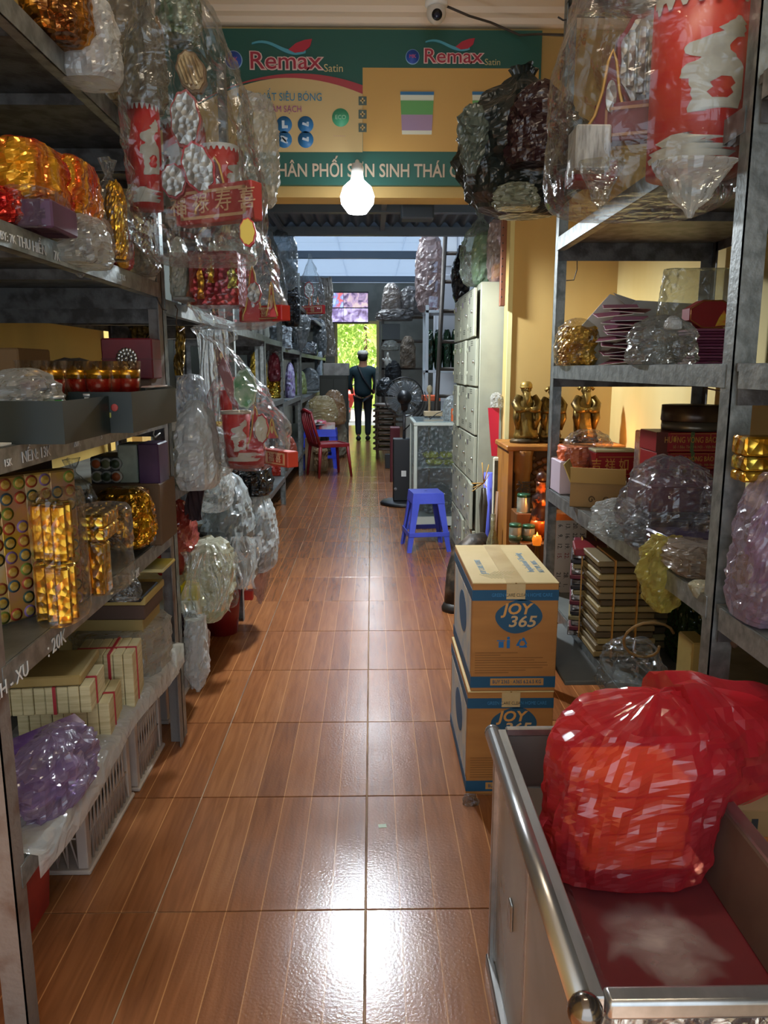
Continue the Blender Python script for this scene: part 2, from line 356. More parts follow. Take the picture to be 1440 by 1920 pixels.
# corrugated steel deck of the loft just inside the opening
lof = T('loft_deck', 'corrugated steel loft deck hanging behind the painted signboard', 'ceiling', (0, 0, 0)); lof['kind'] = 'structure'
ob('corrugated_sheet', B().grid(240, 1, lambda u, v: V((-1.6 + 3.2 * u, 4.85 + 2.5 * v, 2.68 + .022 * sin(u * 240 * pi / 4)))), pm('76808a', .45, .5), lof)
for yb, zz in ((5.55, 2.575), (6.4, 2.60), (7.3, 2.575)):
    ob('beam', B().bx(-1.7, 1.7, yb - .04, yb + .04, zz, zz + .07), pm('7d868c', .45, .5), lof)
for xx in (-.8, .1):
    ob('joist', B().bx(xx - .02, xx + .02, 4.85, 7.3, 2.61, 2.65), pm('7d868c', .45, .5), lof)
wpn = struct('wall_white_panel', B().bx(.76, 1.94, 9.6, 9.7, 0, 3.4), pm('dfe6f0', .5))
for xa, xb in ((.8, 1.02), (1.06, 1.3)):
    for za in (.2, 1.0, 1.8, 2.6): struct('panel', B().bx(xa, xb, 9.585, 9.6, za, za + .7, .004), pm('e8eef6', .45), wpn)
# ------------------------------------------------------------------ outside, seen through the far door
struct('ground_outside', B().bx(-9, 9, 19.1, 45, -.2, -.06), pm('c9bfb0', .9, 0, 'b1a696', 2))
random.seed(5)
leaf = B()
for k in range(2600):
    x = random.uniform(-2.6, 2.2); z = random.uniform(.5, 4.2); y = 27 + random.uniform(-.5, .8) + .5 * sin(x * 2.3 + z * 1.7)
    s_ = random.uniform(.07, .15); a = random.uniform(0, 6.3); b_ = random.uniform(-.9, .9)
    m = Matrix.Translation((x, y, z)) @ Euler((b_, random.uniform(-1, 1), a)).to_matrix().to_4x4()
    leaf.add([m @ V(p) for p in ((-s_, 0, 0), (0, -s_ * .4, .02), (s_, 0, 0), (0, s_ * .4, .02))], [(0, 1, 2, 3)])
hg = T('hedge', 'sunlit green hedge outside the far doorway', 'hedge', (0, 27, 0))
lv = ob('leaves', leaf, pm('a3c456', .6, 0, 'd2e08a', 3, None, (.4, .6), trans=0), None); lv.parent = hg; lv.location = (0, -27, 0); lv['kind'] = 'stuff'
ob('hedge_core', B().grid(24, 20, lambda u, v: V((-2.8 + 5.2 * u, .7 + .3 * noise.noise(V((u * 6, v * 6, 2))), 4.3 * v))), pm('8fb044', .8, 0, 'b4c86a', 4), hg)
for xx in (-.25, .45): ob('trunk', B().tube([(xx, .2, 0), (xx + .05, .1, 2), (xx, .15, 4.4)], [.07, .06, .04]), pm('59462e', .9), hg)
# ================================================================== SIGNBOARD over the opening
sy = 4.592
tl, br = at(300, 57, sy), at(1005, 351, sy)
SG = T('shop_signboard', 'green and yellow paint advertising board over the inner opening', 'sign', (0, sy, 0))
G1 = pm('1a574c', .45); Y1 = pm('c79d54', .5); Y2 = pm('cbb07a', .5)
sgx = lambda px, py: at(px, py, sy).x
sgz = lambda px, py: at(px, py, sy).z
ob('backboard', B().bx(-1.3, br.x, -.03, 0, br.z, tl.z), G1, SG)
def flat(name, px, mat, lay, par=None):
    a, b = at(px[0], px[1], sy), at(px[2], px[3], sy)
    return ob(name, B().bx(a.x, b.x, -.03 - lay * .002, -.03, b.z, a.z), mat, par or SG)
flat('yellow_panel', (680, 131, 1003, 288), Y1, 1)
# arched pale panel with its swoosh
def arch(name, off, mat, lay, inner=None):
    xs = [300 + (680 - 300) * i / 24 for i in range(25)]
    top = lambda x: 148 + ((x - 560) / 120) ** 2 * 22 - off
    pts = [(sgx(x, top(x)), sgz(x, top(x))) for x in xs]
    low = [(sgx(x, 288), sgz(x, 288)) for x in reversed(xs)] if not inner else [(sgx(x, top(x) + inner * max(.1, (x - 420) / 260)), sgz(x, top(x) + inner * max(.1, (x - 420) / 260))) for x in reversed(xs)]
    ob(name, B().prism(pts + low, -.03 - lay * .002, -.03), mat, SG)
arch('pale_panel', 0, Y2, 1)
arch('swoosh', 6, pm('a93c44', .5), 2, 16)
PW = pm('e9c9c0', .5); PR = pm('a5283c', .5); CYN = pm('2b7ba0', .5)
def words(px, py, txt, hpx, mat, lay=3, sx=1, bold=0, name='lettering', align='CENTER', shear=0):
    p = at(px, py, sy); hh = (at(px, py, sy) - at(px, py + hpx, sy)).length
    return lettering(txt, hh * 1.38, mat, SG, (p.x, -.03 - lay * .002, p.z), FACE, name, align, .0006, sx, bold, shear)
for (cx, cy, k) in ((536, 120, 1), (848, 111, .82)):
    words(cx, cy, 'Remax', 33 * k, PW, 2, 1.16, .006 * k); words(cx, cy, 'Remax', 33 * k, PR, 4, 1.16, .0005 * k)
    words(cx + 90 * k, cy + 13 * k, 'Satin', 15 * k, pm('c9b984', .5), 3, 1)
    # wave and leaf of the emblem
    wv = B(); pts = []
    for i in range(17):
        u = i / 16; pts.append((cx - 62 * k + 100 * k * u, cy - 30 * k + 9 * k * sin(u * 5.2 + .6) * -1, 3 + 7 * u))
    up_ = [(sgx(x, y), sgz(x, y)) for x, y, q in pts]; dn = [(sgx(x, y + q * k), sgz(x, y + q * k)) for x, y, q in reversed(pts)]
    ob('wave', wv.prism(up_ + dn, -.036, -.03), pm('4f9fb4', .5), SG)
    lf = [(0, 0), (14, -12), (30, -18), (44, -20), (40, -6), (28, 4), (12, 6)]
    ob('red_leaf', B().prism([(sgx(cx + 6 * k + a * k, cy - 22 * k + b_ * k), sgz(cx + 6 * k + a * k, cy - 22 * k + b_ * k)) for a, b_ in lf], -.037, -.03), pm('b3263a', .5), SG)
for cx, cy, r_ in ((440, 117, 15), (773, 111, 12)):
    p = at(cx, cy, sy); rr = r_ * sy / FOC
    ob('round_badge', B().tube([(p.x, -.034, p.z), (p.x, -.03, p.z)], rr, 24), pm('8fb6d8', .5), SG)
    ob('badge_disc', B().tube([(p.x, -.036, p.z), (p.x, -.03, p.z)], rr * .9, 24), pm('2a4fa8', .5), SG)
    words(cx, cy, 'MK', r_ * .6, pm('c9546a', .5), 5)
words(605, 187, 'NỘI THẤT SIÊU BÓNG', 15, CYN, 3, .82, 0, align='RIGHT'); words(567, 209, 'DỄ TẨY LÀM SẠCH', 12, pm('9c4a86', .5), 3, .85, 0, align='RIGHT')
for cx, cy in ((534, 237), (574, 237), (534, 265), (574, 265)):
    p = at(cx, cy, sy)
    ob('round_icon', B().tube([(p.x, -.034, p.z), (p.x, -.03, p.z)], .043, 24), pm('2f74ad', .5), SG)
    bb = B()
    if (cx, cy) == (534, 265): bb.box((p.x, -.035, p.z), (.05, .003, .008), (0, .8, 0)).box((p.x, -.035, p.z), (.03, .003, .03), (0, .4, 0))
    elif cx == 534: bb.box((p.x - .005, -.035, p.z), (.014, .003, .04)).box((p.x + .01, -.035, p.z - .012), (.02, .003, .014))
    else: bb.box((p.x, -.035, p.z), (.036, .003, .012), (0, .3, 0)).box((p.x + .012, -.035, p.z + .006), (.012, .003, .014))
    ob('icon_mark', bb, pm('cfe0ee', .5), SG)
p = at(639, 224, sy); ob('seal', B().tube([(p.x, -.034, p.z), (p.x, -.03, p.z)], .047, 24), pm('4fae86', .5), SG)
words(639, 224, 'ECO', 8, pm('a6d8b8', .5), 4)
words(637, 258, '- - - - - -', 5, pm('c07a9c', .5), 3)
for cy in (193, 218, 243):
    p = at(680, cy, sy); ob('square_icon', B().bx(p.x - .022, p.x + .022, -.036, -.03, p.z - .022, p.z + .022, .001), pm('4d5f58', .5), SG)
    ob('icon_mark', B().bx(p.x - .013, p.x + .013, -.038, -.03, p.z - .004, p.z + .004).bx(p.x - .004, p.x + .004, -.038, -.03, p.z - .014, p.z + .014), Y2, SG)
def bucket(px0, px1, py0, py1):
    a, b_ = at(px0, py0, sy), at(px1, py1, sy); W = b_.x - a.x; Hh = a.z - b_.z; mx = (a.x + b_.x) / 2
    tp = lambda f0, f1: [(mx - W * (.5 - .06 * f0), a.z - Hh * f0), (mx + W * (.5 - .06 * f0), a.z - Hh * f0), (mx + W * (.5 - .06 * f1), a.z - Hh * f1), (mx - W * (.5 - .06 * f1), a.z - Hh * f1)]
    g = ob('bucket_picture', B().prism(tp(.05, .97), -.034, -.03), pm('d9dcc8', .5), SG)
    ob('bucket_rim', B().prism(tp(0, .07), -.037, -.03), pm('2f6f9f', .5), SG)
    ob('bucket_label', B().prism(tp(.2, .52), -.036, -.03), pm('5f9f5a', .5), SG); ob('bucket_label', B().prism(tp(.52, .88), -.036, -.03), pm('9f86a4', .5), SG)
bucket(750, 812, 176, 258); bucket(884, 946, 176, 258)
flat('green_band', (300, 288, 1003, 351), G1, 1)
words(700, 324, 'NHÀ PHÂN PHỐI SƠN SINH THÁI CAO CẤP', 25, pm('b9a892', .5), 3, .80, .0015)
# ================================================================== CAMERA, WIRE, BULB on the header
p = at(818, 22, 4.3)
K = T('dome_camera', 'white dome security camera under the ceiling cornice', 'camera', (p.x, 4.3, p.z))
ob('base', B().lathe([(.0, .07), (.055, .07), (.058, .03), (.05, .02), (0, .02)], 24), WHITE, K)
ob('housing', B().ball((0, 0, -.005), .05, 20, (1, 1, 1.05)), pm('cfc8bd', .4), K)
ln = ob('lens', B().tube([(0, -.043, -.03), (0, -.056, -.036)], .026, 16), BLACK, K); ob('glass', B().ball((0, -.054, -.036), .018, 10, (1, .4, 1)), pm('20243a', .1), ln)
pts = [at(838, 12, 4.4), at(880, 30, 4.45), at(920, 42, 4.5), at(975, 66, 4.52), at(1010, 64, 4.4), at(1062, 66, 3.4)]
tag(ob('camera_wire', B().tube(pts, .006, 6), pm('3b3129', .6)), 'thin dark wire trailing from the dome camera to the rack', 'wire')
p = at(670, 368, 4.3)
K = T('light_bulb', 'glowing white bulb hanging under the signboard', 'lamp', (p.x, 4.3, p.z))
ob('bulb', B().lathe([(0, -.095), (.05, -.085), (.085, -.04), (.09, .0), (.075, .045), (.035, .08), (.03, .1), (0, .1)], 20), pm('f4faff', .3, emit=13), K)
ob('socket', B().lathe([(0, .16), (.028, .16), (.032, .1), (0, .1)], 14), WHITE, K)
ob('wall_arm', B().tube([(0, 0, .155), (0, .04, .18), (0, .27, .18)], .012, 8), WHITE, K)
l = lamp('bulb_light', 'SPOT', (p.x, 4.3, p.z - .11), 240, (.86, .94, 1), size=.06); l.data.spot_size = radians(172); l.data.spot_blend = .35
pa, pc = at(752, 366, 4.9), at(814, 410, 4.9)
K = T('wall_speaker', 'small dark box hanging beside the glowing bulb', 'speaker', ((pa.x + pc.x) / 2, 4.9, pc.z))
w_, h_ = pc.x - pa.x, pa.z - pc.z
ob('body', B().bx(-w_ / 2, w_ / 2, 0, .12, 0, h_, .008), pm('3c4650', .5), K); ob('front', B().bx(-w_ * .44, w_ * .44, -.006, 0, h_ * .08, h_ * .92), pm('2c353d', .7), K)
ob('bracket', B().bx(-.02, .02, .04, .07, h_, h_ + .32), STEEL, K)
# ================================================================== STEEL RACKS
def rack(label, xf, xb, y0, y1, levels, top, postmat=STEEL, skip=(), joist=True, farpost=True):
    """slotted-angle rack; xf = aisle side, xb = wall side, world metres"""
    s = 1 if xf > xb else -1                      # aisle faces +x when s = 1
    R = T('steel_rack', label, 'rack', (xf, y0, 0), 0, 'grey steel racks along the aisle'); L = y1 - y0; D = xb - xf; t = .003; wf_ = .048
    def post(x, y, sx, sy, mat):
        b = B(); b.bx(x, x + sx * t, y, y + sy * wf_, 0, top); b.bx(x, x + sx * wf_, y, y + sy * t, 0, top)
        return b
    dx = -s
    for n_, (x, sx) in enumerate(((0, dx), (D, -dx))):
        for y, sy in ((0, 1), (L, -1)):
            if sy < 0 and n_ == 0 and not farpost: continue
            o = ob('post', post(x, y, sx, sy, 0), postmat if n_ == 0 else STEELD, R)
    for k, z in enumerate(levels):
        ob('deck', B().bx(dx * .004, D - dx * .004, .004, L - .004, z - .016, z), DECK if z < 1.3 else [STEELD][0], R)
        ob('front_beam', B().bx(0 - dx * .002, dx * .003, .03, L - .03, z - .05, z - .001).bx(0, dx * .03, .03, L - .03, z - .05, z - .047), STEEL, R)
        ob('back_beam', B().bx(D, D - dx * .003, .03, L - .03, z - .05, z - .001), STEELD, R)
        for y in (.006, L - .009): ob('side_beam', B().bx(dx * .01, D - dx * .01, y, y + .003, z - .085, z - .004), STEELD, R)
        if joist and z > 1.3:
            for f in (.3, .62): ob('joist', B().bx(dx * .01, D - dx * .01, L * f - .02, L * f + .02, z - .045, z - .017), STEELD, R)
    return R
def chalk(R, px, py, txt, X, hpx, s=1, lay=.0035):
    p = atx(px, py, X); h_ = abs(atx(px, py, X).z - atx(px, py + hpx, X).z)
    lettering(txt, h_ * 1.35, CHALK, R, (s * lay, p.y - R.location.y, p.z), FACEX if s > 0 else FACEXN, 'chalk_lettering', 'CENTER', .0006, 1)
XL = -.72
LA, LB, LC, LD, LE = 2.13, 1.685, 1.248, .828, .40
rackL1 = rack('grey steel rack with chalked prices holding candles and paper money', XL, -1.38, 1.40, 2.752, (LA, LB, LC, LD, LE, 2.82), 2.9, RUST)
chalk(rackL1, 12, 446, 'BY: 7K', XL, 17); chalk(rackL1, 58, 462, 'THU HIỀN', XL, 20); chalk(rackL1, 104, 481, '7K', XL, 18); chalk(rackL1, 226, 520, 'LOTUS', XL, 11)
chalk(rackL1, 12, 868, '15K', XL, 15); chalk(rackL1, 66, 852, 'NẾN: 13K', XL, 22); chalk(rackL1, 142, 831, '20K', XL, 15); chalk(rackL1, 188, 818, '3', XL, 13)
chalk(rackL1, 18, 1280, 'NH - XU', XL, 30); chalk(rackL1, 104, 1206, ': 20K', XL, 30); chalk(rackL1, 250, 1080, 'BÚ: 2K', XL, 17)
MB2, MC2, MD2 = 1.64, .97, .36
rackL2 = rack('grey steel rack beyond the rusty post piled with plastic bags', XL - .005, -1.38, 2.775, 4.225, (2.13, MB2, MC2, MD2), 2.9)
rackL3 = rack('grey steel rack inside the hall next to the black bag', -.85, -1.5, 4.85, 6.36, (2.25, 1.66, 1.1, .3), 2.5)
rackL4 = rack('second grey steel rack of the hall, stacked with gold and purple packs', -.9, -1.6, 6.42, 8.0, (2.2, 1.66, 1.1, .3), 2.55)
rackL5 = rack('third grey steel rack of the hall behind the red chair', -.92, -1.6, 8.1, 10.2, (2.2, 1.62, 1.05, .3), 2.55)
rackL6 = rack('grey steel rack in the hall nearest the television', -.92, -1.6, 10.3, 15.8, (2.2, 1.6, 1.0, .3), 2.6)
XR = .74
RA, RB_, RC, RD = 1.91, 1.41, .905, .455
rackR1 = rack('grey steel rack by the yellow wall holding envelopes and red boxes', XR, 1.38, 1.6, 3.235, (RA, RB_, RC, RD, 2.8), 2.9)
rackR0 = rack('grey steel rack beside the display counter with gold boxes', XR, 1.38, -.1, 1.596, (1.95, 1.41, .9, .42), 2.9, farpost=False)
# rusty patch on the near post weld
ob('weld', B().ball((.05, 1.69, .83), .022, 8, (.6, .4, 1.4)), pm('5f4531', .8), rackR0)
rackR5 = rack('pale steel rack with green bags behind the ladder', .62, 1.2, 9.75 - 1.0, 9.5, (2.06, 1.3), 2.08, pm('b9c3cc', .4, .3), joist=False) if False else None
# tangled wires on the posts
def wire(label, pts, r=.0022, mat=None): return tag(ob('wire', B().tube(pts, r, 5), mat or pm('2d2622', .6)), label, 'wire')
wire('thin dark wire looped around the rusty rack post', [at(283, 525, 2.70), at(295, 560, 2.69), at(305, 580, 2.68), at(312, 582, 2.72)])
wire('bent white wire hook under the candle shelf beside the rusty post', [at(278, 778, 2.66), at(292, 790, 2.63), at(287, 815, 2.62), at(291, 820, 2.61), at(300, 812, 2.64)], .003, pm('b5b0a8', .4, .3))
wire('short wire loop tied round the candle shelf beam', [at(222, 792, 2.42), at(225, 812, 2.40), at(226, 830, 2.42)], .002)
wire('brown wire hanging beside the post of the bag rack', [atx(328, 572, XL + .001), atx(333, 580, XL + .002), atx(330, 605, XL + .004), atx(336, 622, XL + .004), atx(345, 615, XL + .004)], .002, pm('5b3f2a', .6))
wire('brown wire drooping from the envelope shelf', [at(1368, 690, 1.75), at(1362, 720, 1.73), at(1350, 733, 1.73), at(1325, 728, 1.76)], .002, pm('5b4030', .6))
wire('thin dark wire dangling on the yellow wall by the far post', [at(1082, 462, 3.231), at(1082, 470, 3.25), at(1082, 505, 3.32), at(1076, 525, 3.33), at(1062, 526, 3.3)], .0022)
wire('black twisted wire ends on the far rack post under the cornice', [at(1046, 32, 3.2), at(1056, 38, 3.2), at(1070, 36, 3.2), at(1062, 62, 3.2), at(1056, 100, 3.19), at(1050, 150, 3.18)], .0035)
# ================================================================== FIRST RACK, aisle side with chalk prices
# --- top levels: hanging set of votive paper goods
CREAMG = pm('c8a878', .5, .2, '8d6a3c', 30, None, (.42, .6), .2, 60)
SILV = foil('b9b4ac', '8f8a84', 20, .35, .6)
def plaque(name, label, px, Y, mat, mat2, th=.02, group=None, cat='paper decoration', tilt=0, ribs=0):
    """oval paper plaque with rim and raised ribs, standing upright"""
    a, b_ = at(px[0], px[2], Y), at(px[1], px[3], Y); W, Hh = b_.x - a.x, a.z - b_.z
    r = T(name, label, cat, ((a.x + b_.x) / 2, Y, (a.z + b_.z) / 2), 0, group, (0, tilt, 0))
    wob = lambda k, f: (W / 2 * f * cos(k) * (1 + .06 * cos(7 * k)), Hh / 2 * f * sin(k) * (1 + .05 * cos(9 * k)))
    ks = [2 * pi * i / 36 for i in range(36)]
    ob('rim', B().prism([wob(k, 1) for k in ks], 0, th), mat2, r)
    ob('face', B().prism([wob(k, .88) for k in ks], -.006, .002), mat, r)
    if ribs:
        rb = B()
        for i in range(ribs): u = (i + .5) / ribs - .5; rb.box((u * W * .7, -.01, 0), (W * .5 / ribs, .012, Hh * .72 * (1 - abs(u) * .7)), (0, 0, 0), .002)
        ob('rib', rb, mat, r)
    return r
def scanmotif(par, R_, rows, mat, name='silver_motif', h0=0, hs=1, n=14, a0=0, rr=None):
    """printed silhouette wrapped on a tube: rows = (t, a, b) from the bottom, a,b as angles around the tube"""
    b_ = B()
    for rs_ in (rows if isinstance(rows[0], list) else [rows]):
      for (t0, l0, r0), (t1, l1, r1) in zip(rs_, rs_[1:]):
        va = []
        for i in range(n + 1):
            u = i / n
            for t, l, r in ((t0, l0, r0), (t1, l1, r1)):
                g = a0 + l + (r - l) * u; q = (rr(t) if rr else R_) + .0012
                va.append((q * sin(g), -q * cos(g), h0 + hs * t))
        b_.add(va, [(2 * i, 2 * i + 1, 2 * i + 3, 2 * i + 2) for i in range(n)], True)
    return ob(name, b_, mat, par)
_dr = lambda rows: [(t, (a - 1150) / 160, (b - 1150) / 160) for t, a, b in rows]
DRAGON = [_dr([(.364, 1110, 1300), (.386, 1085, 1300), (.43, 1090, 1300), (.477, 1090, 1300), (.523, 1105, 1290), (.545, 1140, 1280), (.57, 1150, 1265), (.6, 1120, 1262), (.636, 1100, 1240), (.68, 1095, 1236), (.705, 1097, 1240), (.74, 1110, 1250), (.775, 1160, 1262), (.8, 1180, 1296), (.83, 1215, 1290), (.864, 1195, 1302), (.91, 1225, 1290), (.93, 1230, 1302), (.96, 1250, 1285), (1, 1258, 1272)]),
    _dr([(0, 1118, 1170), (.04, 1115, 1286), (.1, 1122, 1292), (.14, 1130, 1296)]), _dr([(.14, 1130, 1190), (.2, 1122, 1172), (.25, 1126, 1190), (.3, 1116, 1180), (.364, 1115, 1215)]), _dr([(.14, 1240, 1298), (.2, 1262, 1300), (.25, 1250, 1300), (.3, 1268, 1300), (.364, 1250, 1300)])]
CLOUD = [(0, -1.1, .7), (.25, -1.2, .9), (.3, -1.0, .5), (.5, -1.15, .95), (.55, -.7, .3), (.8, -.9, 1.1), (1, -.5, -.1)]
def tube_boot(label, px, Y, rad=None, motif=True, mat=RED, top=True, a0=.0, nm='paper_boot', grp=None, taper=0, band=True):
    a, b_ = at(px[0], px[2], Y), at(px[1], px[3], Y); R_ = rad or (b_.x - a.x) / 2; a, b_ = at(px[0], px[2], Y + R_), at(px[1], px[3], Y + R_); R_ = rad or (b_.x - a.x) / 2 * .97; Hh = a.z - b_.z
    r = T(nm, label, 'paper boot', ((a.x + b_.x) / 2, Y + R_, b_.z), 0, grp)
    rr = lambda t: R_ * (1 - taper * (1 - t))
    ob('shaft', B().lathe([(rr(0) * .98, 0), (rr(.5), Hh * .5), (rr(1), Hh), (rr(1) * .96, Hh), (rr(1) * .93, Hh * .9), (0, Hh * .9)], 32), mat, r)
    if motif:
        scanmotif(r, R_, DRAGON, pm('bdb6a8', .55, .1, 'a8a093', 20), h0=Hh * .3, hs=Hh * .52, a0=a0, rr=lambda t: rr(.3 + .52 * t))
        if band: scanmotif(r, R_, [(0, -1.1, .7), (.25, -1.2, .9), (.3, -1.0, .5), (.5, -1.15, .95), (.55, -.7, .3), (.8, -.9, 1.1), (1, -.5, -.1)], pm('bdb6a8', .55, .1, 'a8a093', 20), h0=Hh * .05, hs=Hh * .14, a0=a0, rr=lambda t: rr(.1))
        if top:
            zz = [(0, 0, 0)]; b2 = B(); va = []
            for i in range(41):
                g = -pi / 2 + pi * i / 40; va += [((rr(1) + .0015) * sin(g), -(rr(1) + .0015) * cos(g), Hh * (.9 + .05 * (i % 4 < 2))), ((rr(1) + .0015) * sin(g), -(rr(1) + .0015) * cos(g), Hh)]
            ob('zigzag_rim', b2.add(va, [(2 * i, 2 * i + 1, 2 * i + 3, 2 * i + 2) for i in range(40)], True), pm('c9c3ba', .5), r)
    return r
def robe(label, px, Y, mat, mat2, grp=None, nm='paper_robe_front'):
    """red mountain-shaped front panel with a cloud edge and an oval"""
    a, b_ = at(px[0], px[2], Y), at(px[1], px[3], Y); W, Hh = b_.x - a.x, a.z - b_.z
    r = T(nm, label, 'paper decoration', ((a.x + b_.x) / 2, Y, b_.z), 0, grp)
    f = lambda k, q: [(-W / 2, 0), (-W * .48, Hh * .1), (-W * .36, Hh * .2), (-W * .2, Hh * .5 * q), (-W * .1, Hh * .86 * q), (0, Hh * q), (W * .1, Hh * .86 * q), (W * .2, Hh * .5 * q), (W * .36, Hh * .2), (W * .48, Hh * .1), (W / 2, 0)]
    ob('panel', B().prism(f(0, 1), 0, .012), mat, r)
    ob('gold_edge', B().tube([(x * 1.01, -.001, z + .002) for x, z in f(0, 1)], .004, 6), pm('c99a52', .4, .4), r)
    ob('oval', B().prism([(W * .13 * cos(2 * pi * i / 20), Hh * .45 + Hh * .2 * sin(2 * pi * i / 20)) for i in range(20)], -.004, .001), mat2, r)
    return r
def flatbox(label, p0, p1, Y0, Y1, hgt, mat, trim, grp=None, nm='paper_box', txt=None, tmat=None, dp=.05):
    """low lidded box whose visible long side runs from pixel p0 (at Y0) to p1 (at Y1), bottom edge"""
    a, c = at(*p0, Y0), at(*p1, Y1); d = c - a; L = d.length; ang = atan2(d.y, d.x)
    r = T(nm, label, 'box', a, ang); z1 = hgt
    ob('body', B().bx(0, L, 0, dp, 0, z1, .003), mat, r)
    if trim: ob('gold_border', B().bx(.02, L - .02, -.002, .001, z1 * .12, z1 * .2).bx(.02, L - .02, -.002, .001, z1 * .8, z1 * .88).bx(.02, .03, -.002, .001, z1 * .12, z1 * .88).bx(L - .03, L - .02, -.002, .001, z1 * .12, z1 * .88), trim, r)
    if txt: lettering(txt, z1 * .62, tmat or trim, r, (L / 2, -.0025, z1 * .5), FACE)
    return r
tube_boot('slim red paper boot with torn silver dragon in the big hanging bag', (238, 308, 192, 394), 2.34, a0=.3, top=True)
tube_boot('second red paper boot half hidden behind the silver oval plaque', (304, 392, 232, 402), 2.52, a0=-.5)
tube_boot('wide red paper drum low at the aisle end of the big hanging bag', (376, 452, 276, 404), 2.42, a0=.9, nm='paper_drum')
plaque('paper_plaque', 'long cream and brown paper wing upright in the big hanging bag', (272, 308, 30, 165), 2.52, CREAMG, pm('8a6233', .5), tilt=.08, ribs=5)
plaque('paper_plaque', 'fan shaped gold paper wing leaning in the big hanging bag', (330, 386, 92, 176), 2.46, CREAMG, pm('7a5730', .5), tilt=-.35, ribs=5)
plaque('paper_plaque', 'silver face shaped paper plaque between the two red boots', (316, 378, 168, 280), 2.38, SILV, pm('a04038', .5))
plaque('paper_plaque', 'tilted silver oval plaque with red rim above the bag bottom', (340, 404, 264, 366), 2.29, SILV, pm('b5242a', .5), tilt=-.3)
plaque('paper_plaque', 'round grey silver plaque low in the big hanging bag', (300, 350, 306, 372), 2.3, SILV, pm('9a1f28', .5))
robe('red mountain shaped paper panel with gold edge at the bag front', (362, 446, 296, 404), 2.3, MAROON, SILV)
flatbox('red and gold lettered paper box along the bottom of the big bag', (330, 424), (470, 456), 2.34, 2.22, .1, pm('a8403c', .5), pm('c79a70', .5), None, 'paper_box', '福 祿 寿 喜', pm('d0a27a', .5))
plaque('paper_plaque', 'red cap with a yellow flower at the corner of the big bag', (448, 480, 408, 462), 2.2, pm('c8ad3a', .5), RED)
hb = hung('big clear plastic bag of red paper court dress hanging from the top shelf', (234, 484, -60, 470), 2.14, CLEAR, [(0, .75), (.05, .95), (.2, 1), (.5, .92), (.72, .8), (.86, .6), (1, .4)], .42, cr=.13, pl=.1, n=56, m=34, sq=3.2, lean=(-.06, 0))
hung('pale round plastic bag bulging behind the big hanging bag', (446, 520, 176, 376), 3.05, MILK, 'pillow', .2, cr=.2)
hung('green striped plastic bundle sticking up over the big hanging bag', (290, 372, -40, 66), 2.7, foil('3f5a34', '9aa08a', 12, .3, .3), 'pillow', .14)
# --- level A contents
sack('orange and gold foil pack in a torn white bag on the top shelf', (48, 168, -40, 92), LA, foil('c9872c', '8a5a30', 9), 'pillow', 1.86, .3, 'foil_pack', 'pack')
sack('torn white plastic bag hanging over the top shelf edge', (104, 214, -30, 120), LA - .05, film('eef1f0', .42, .2), 'heap', 1.98, .14, lob=.1)
sack('dusty clear bag on the top shelf behind the white bag', (166, 300, -30, 160), LA, DUSTY, 'heap', 2.3, .2)
# --- level B
def foilpack(label, px, Y, mat, d, z=LB, rot=None, prof='pillow', **k):
    o = sack(label, px, z, mat, prof, Y, d, 'foil_pack', 'pack', **k)
    if rot: o.rotation_euler = rot
    return o
foilpack('red and gold cellophane pack lying flat on the chalked shelf', (-40, 112, 262, 384), 1.7, foil('b3201c', 'e0a02c', 7, .2, .6), .3, LB + .02)
foilpack('pointed orange cellophane end of the red and gold pack', (92, 166, 292, 362), 1.85, foil('c23a1c', 'd8a030', 9, .2, .6), .22, LB + .06)
foilpack('dark red foil pack under the gold cellophane pack', (-50, 46, 350, 422), 1.62, REDF, .2)
block('purple_box', 'small purple box wrapped in clear film on the chalked shelf', 'box', (28, 98, 372, 430), LB, pm('5b3a55', .5, 0, '4a2d45', 6), 1.68, .14)
sack('clear film around the small purple box', (22, 106, 356, 436), LB, CLEAR, 'square', 1.655, .19)
sack('crumpled clear bag spilling over the chalked shelf beam', (96, 190, 392, 500), LB - .04, MILK, 'heap', 1.86, .22)
hung('tail of clear plastic drooping below the chalked beam', (116, 172, 430, 516), 2.0, MILK, 'drip', .1)
sack('tall clear bag with a gold bottle shape inside', (164, 236, 296, 410), LB, CLEAR, 'tied', 2.1, .14)
foilpack('gold ornament inside the tall clear bag', (196, 232, 340, 400), 2.13, GOLD, .06)
sack('wide clear bag of pinkish wrapping beside the red cloth', (140, 206, 400, 470), LB, PINKF, 'heap', 2.02, .2)
foilpack('red brocade pouch standing on the shelf end', (204, 242, 420, 486), 2.3, pm('9a1c20', .5, .1, 'c08a2c', 14, None, (.55, .62)), .12)
sack('round clear bag at the end of the chalked shelf', (230, 290, 436, 508), LB, DUSTY, 'tied', 2.42, .18)
sack('white crumpled tissue bag behind the round clear bag', (246, 284, 424, 470), LB, THICK, 'heap', 2.6, .1)
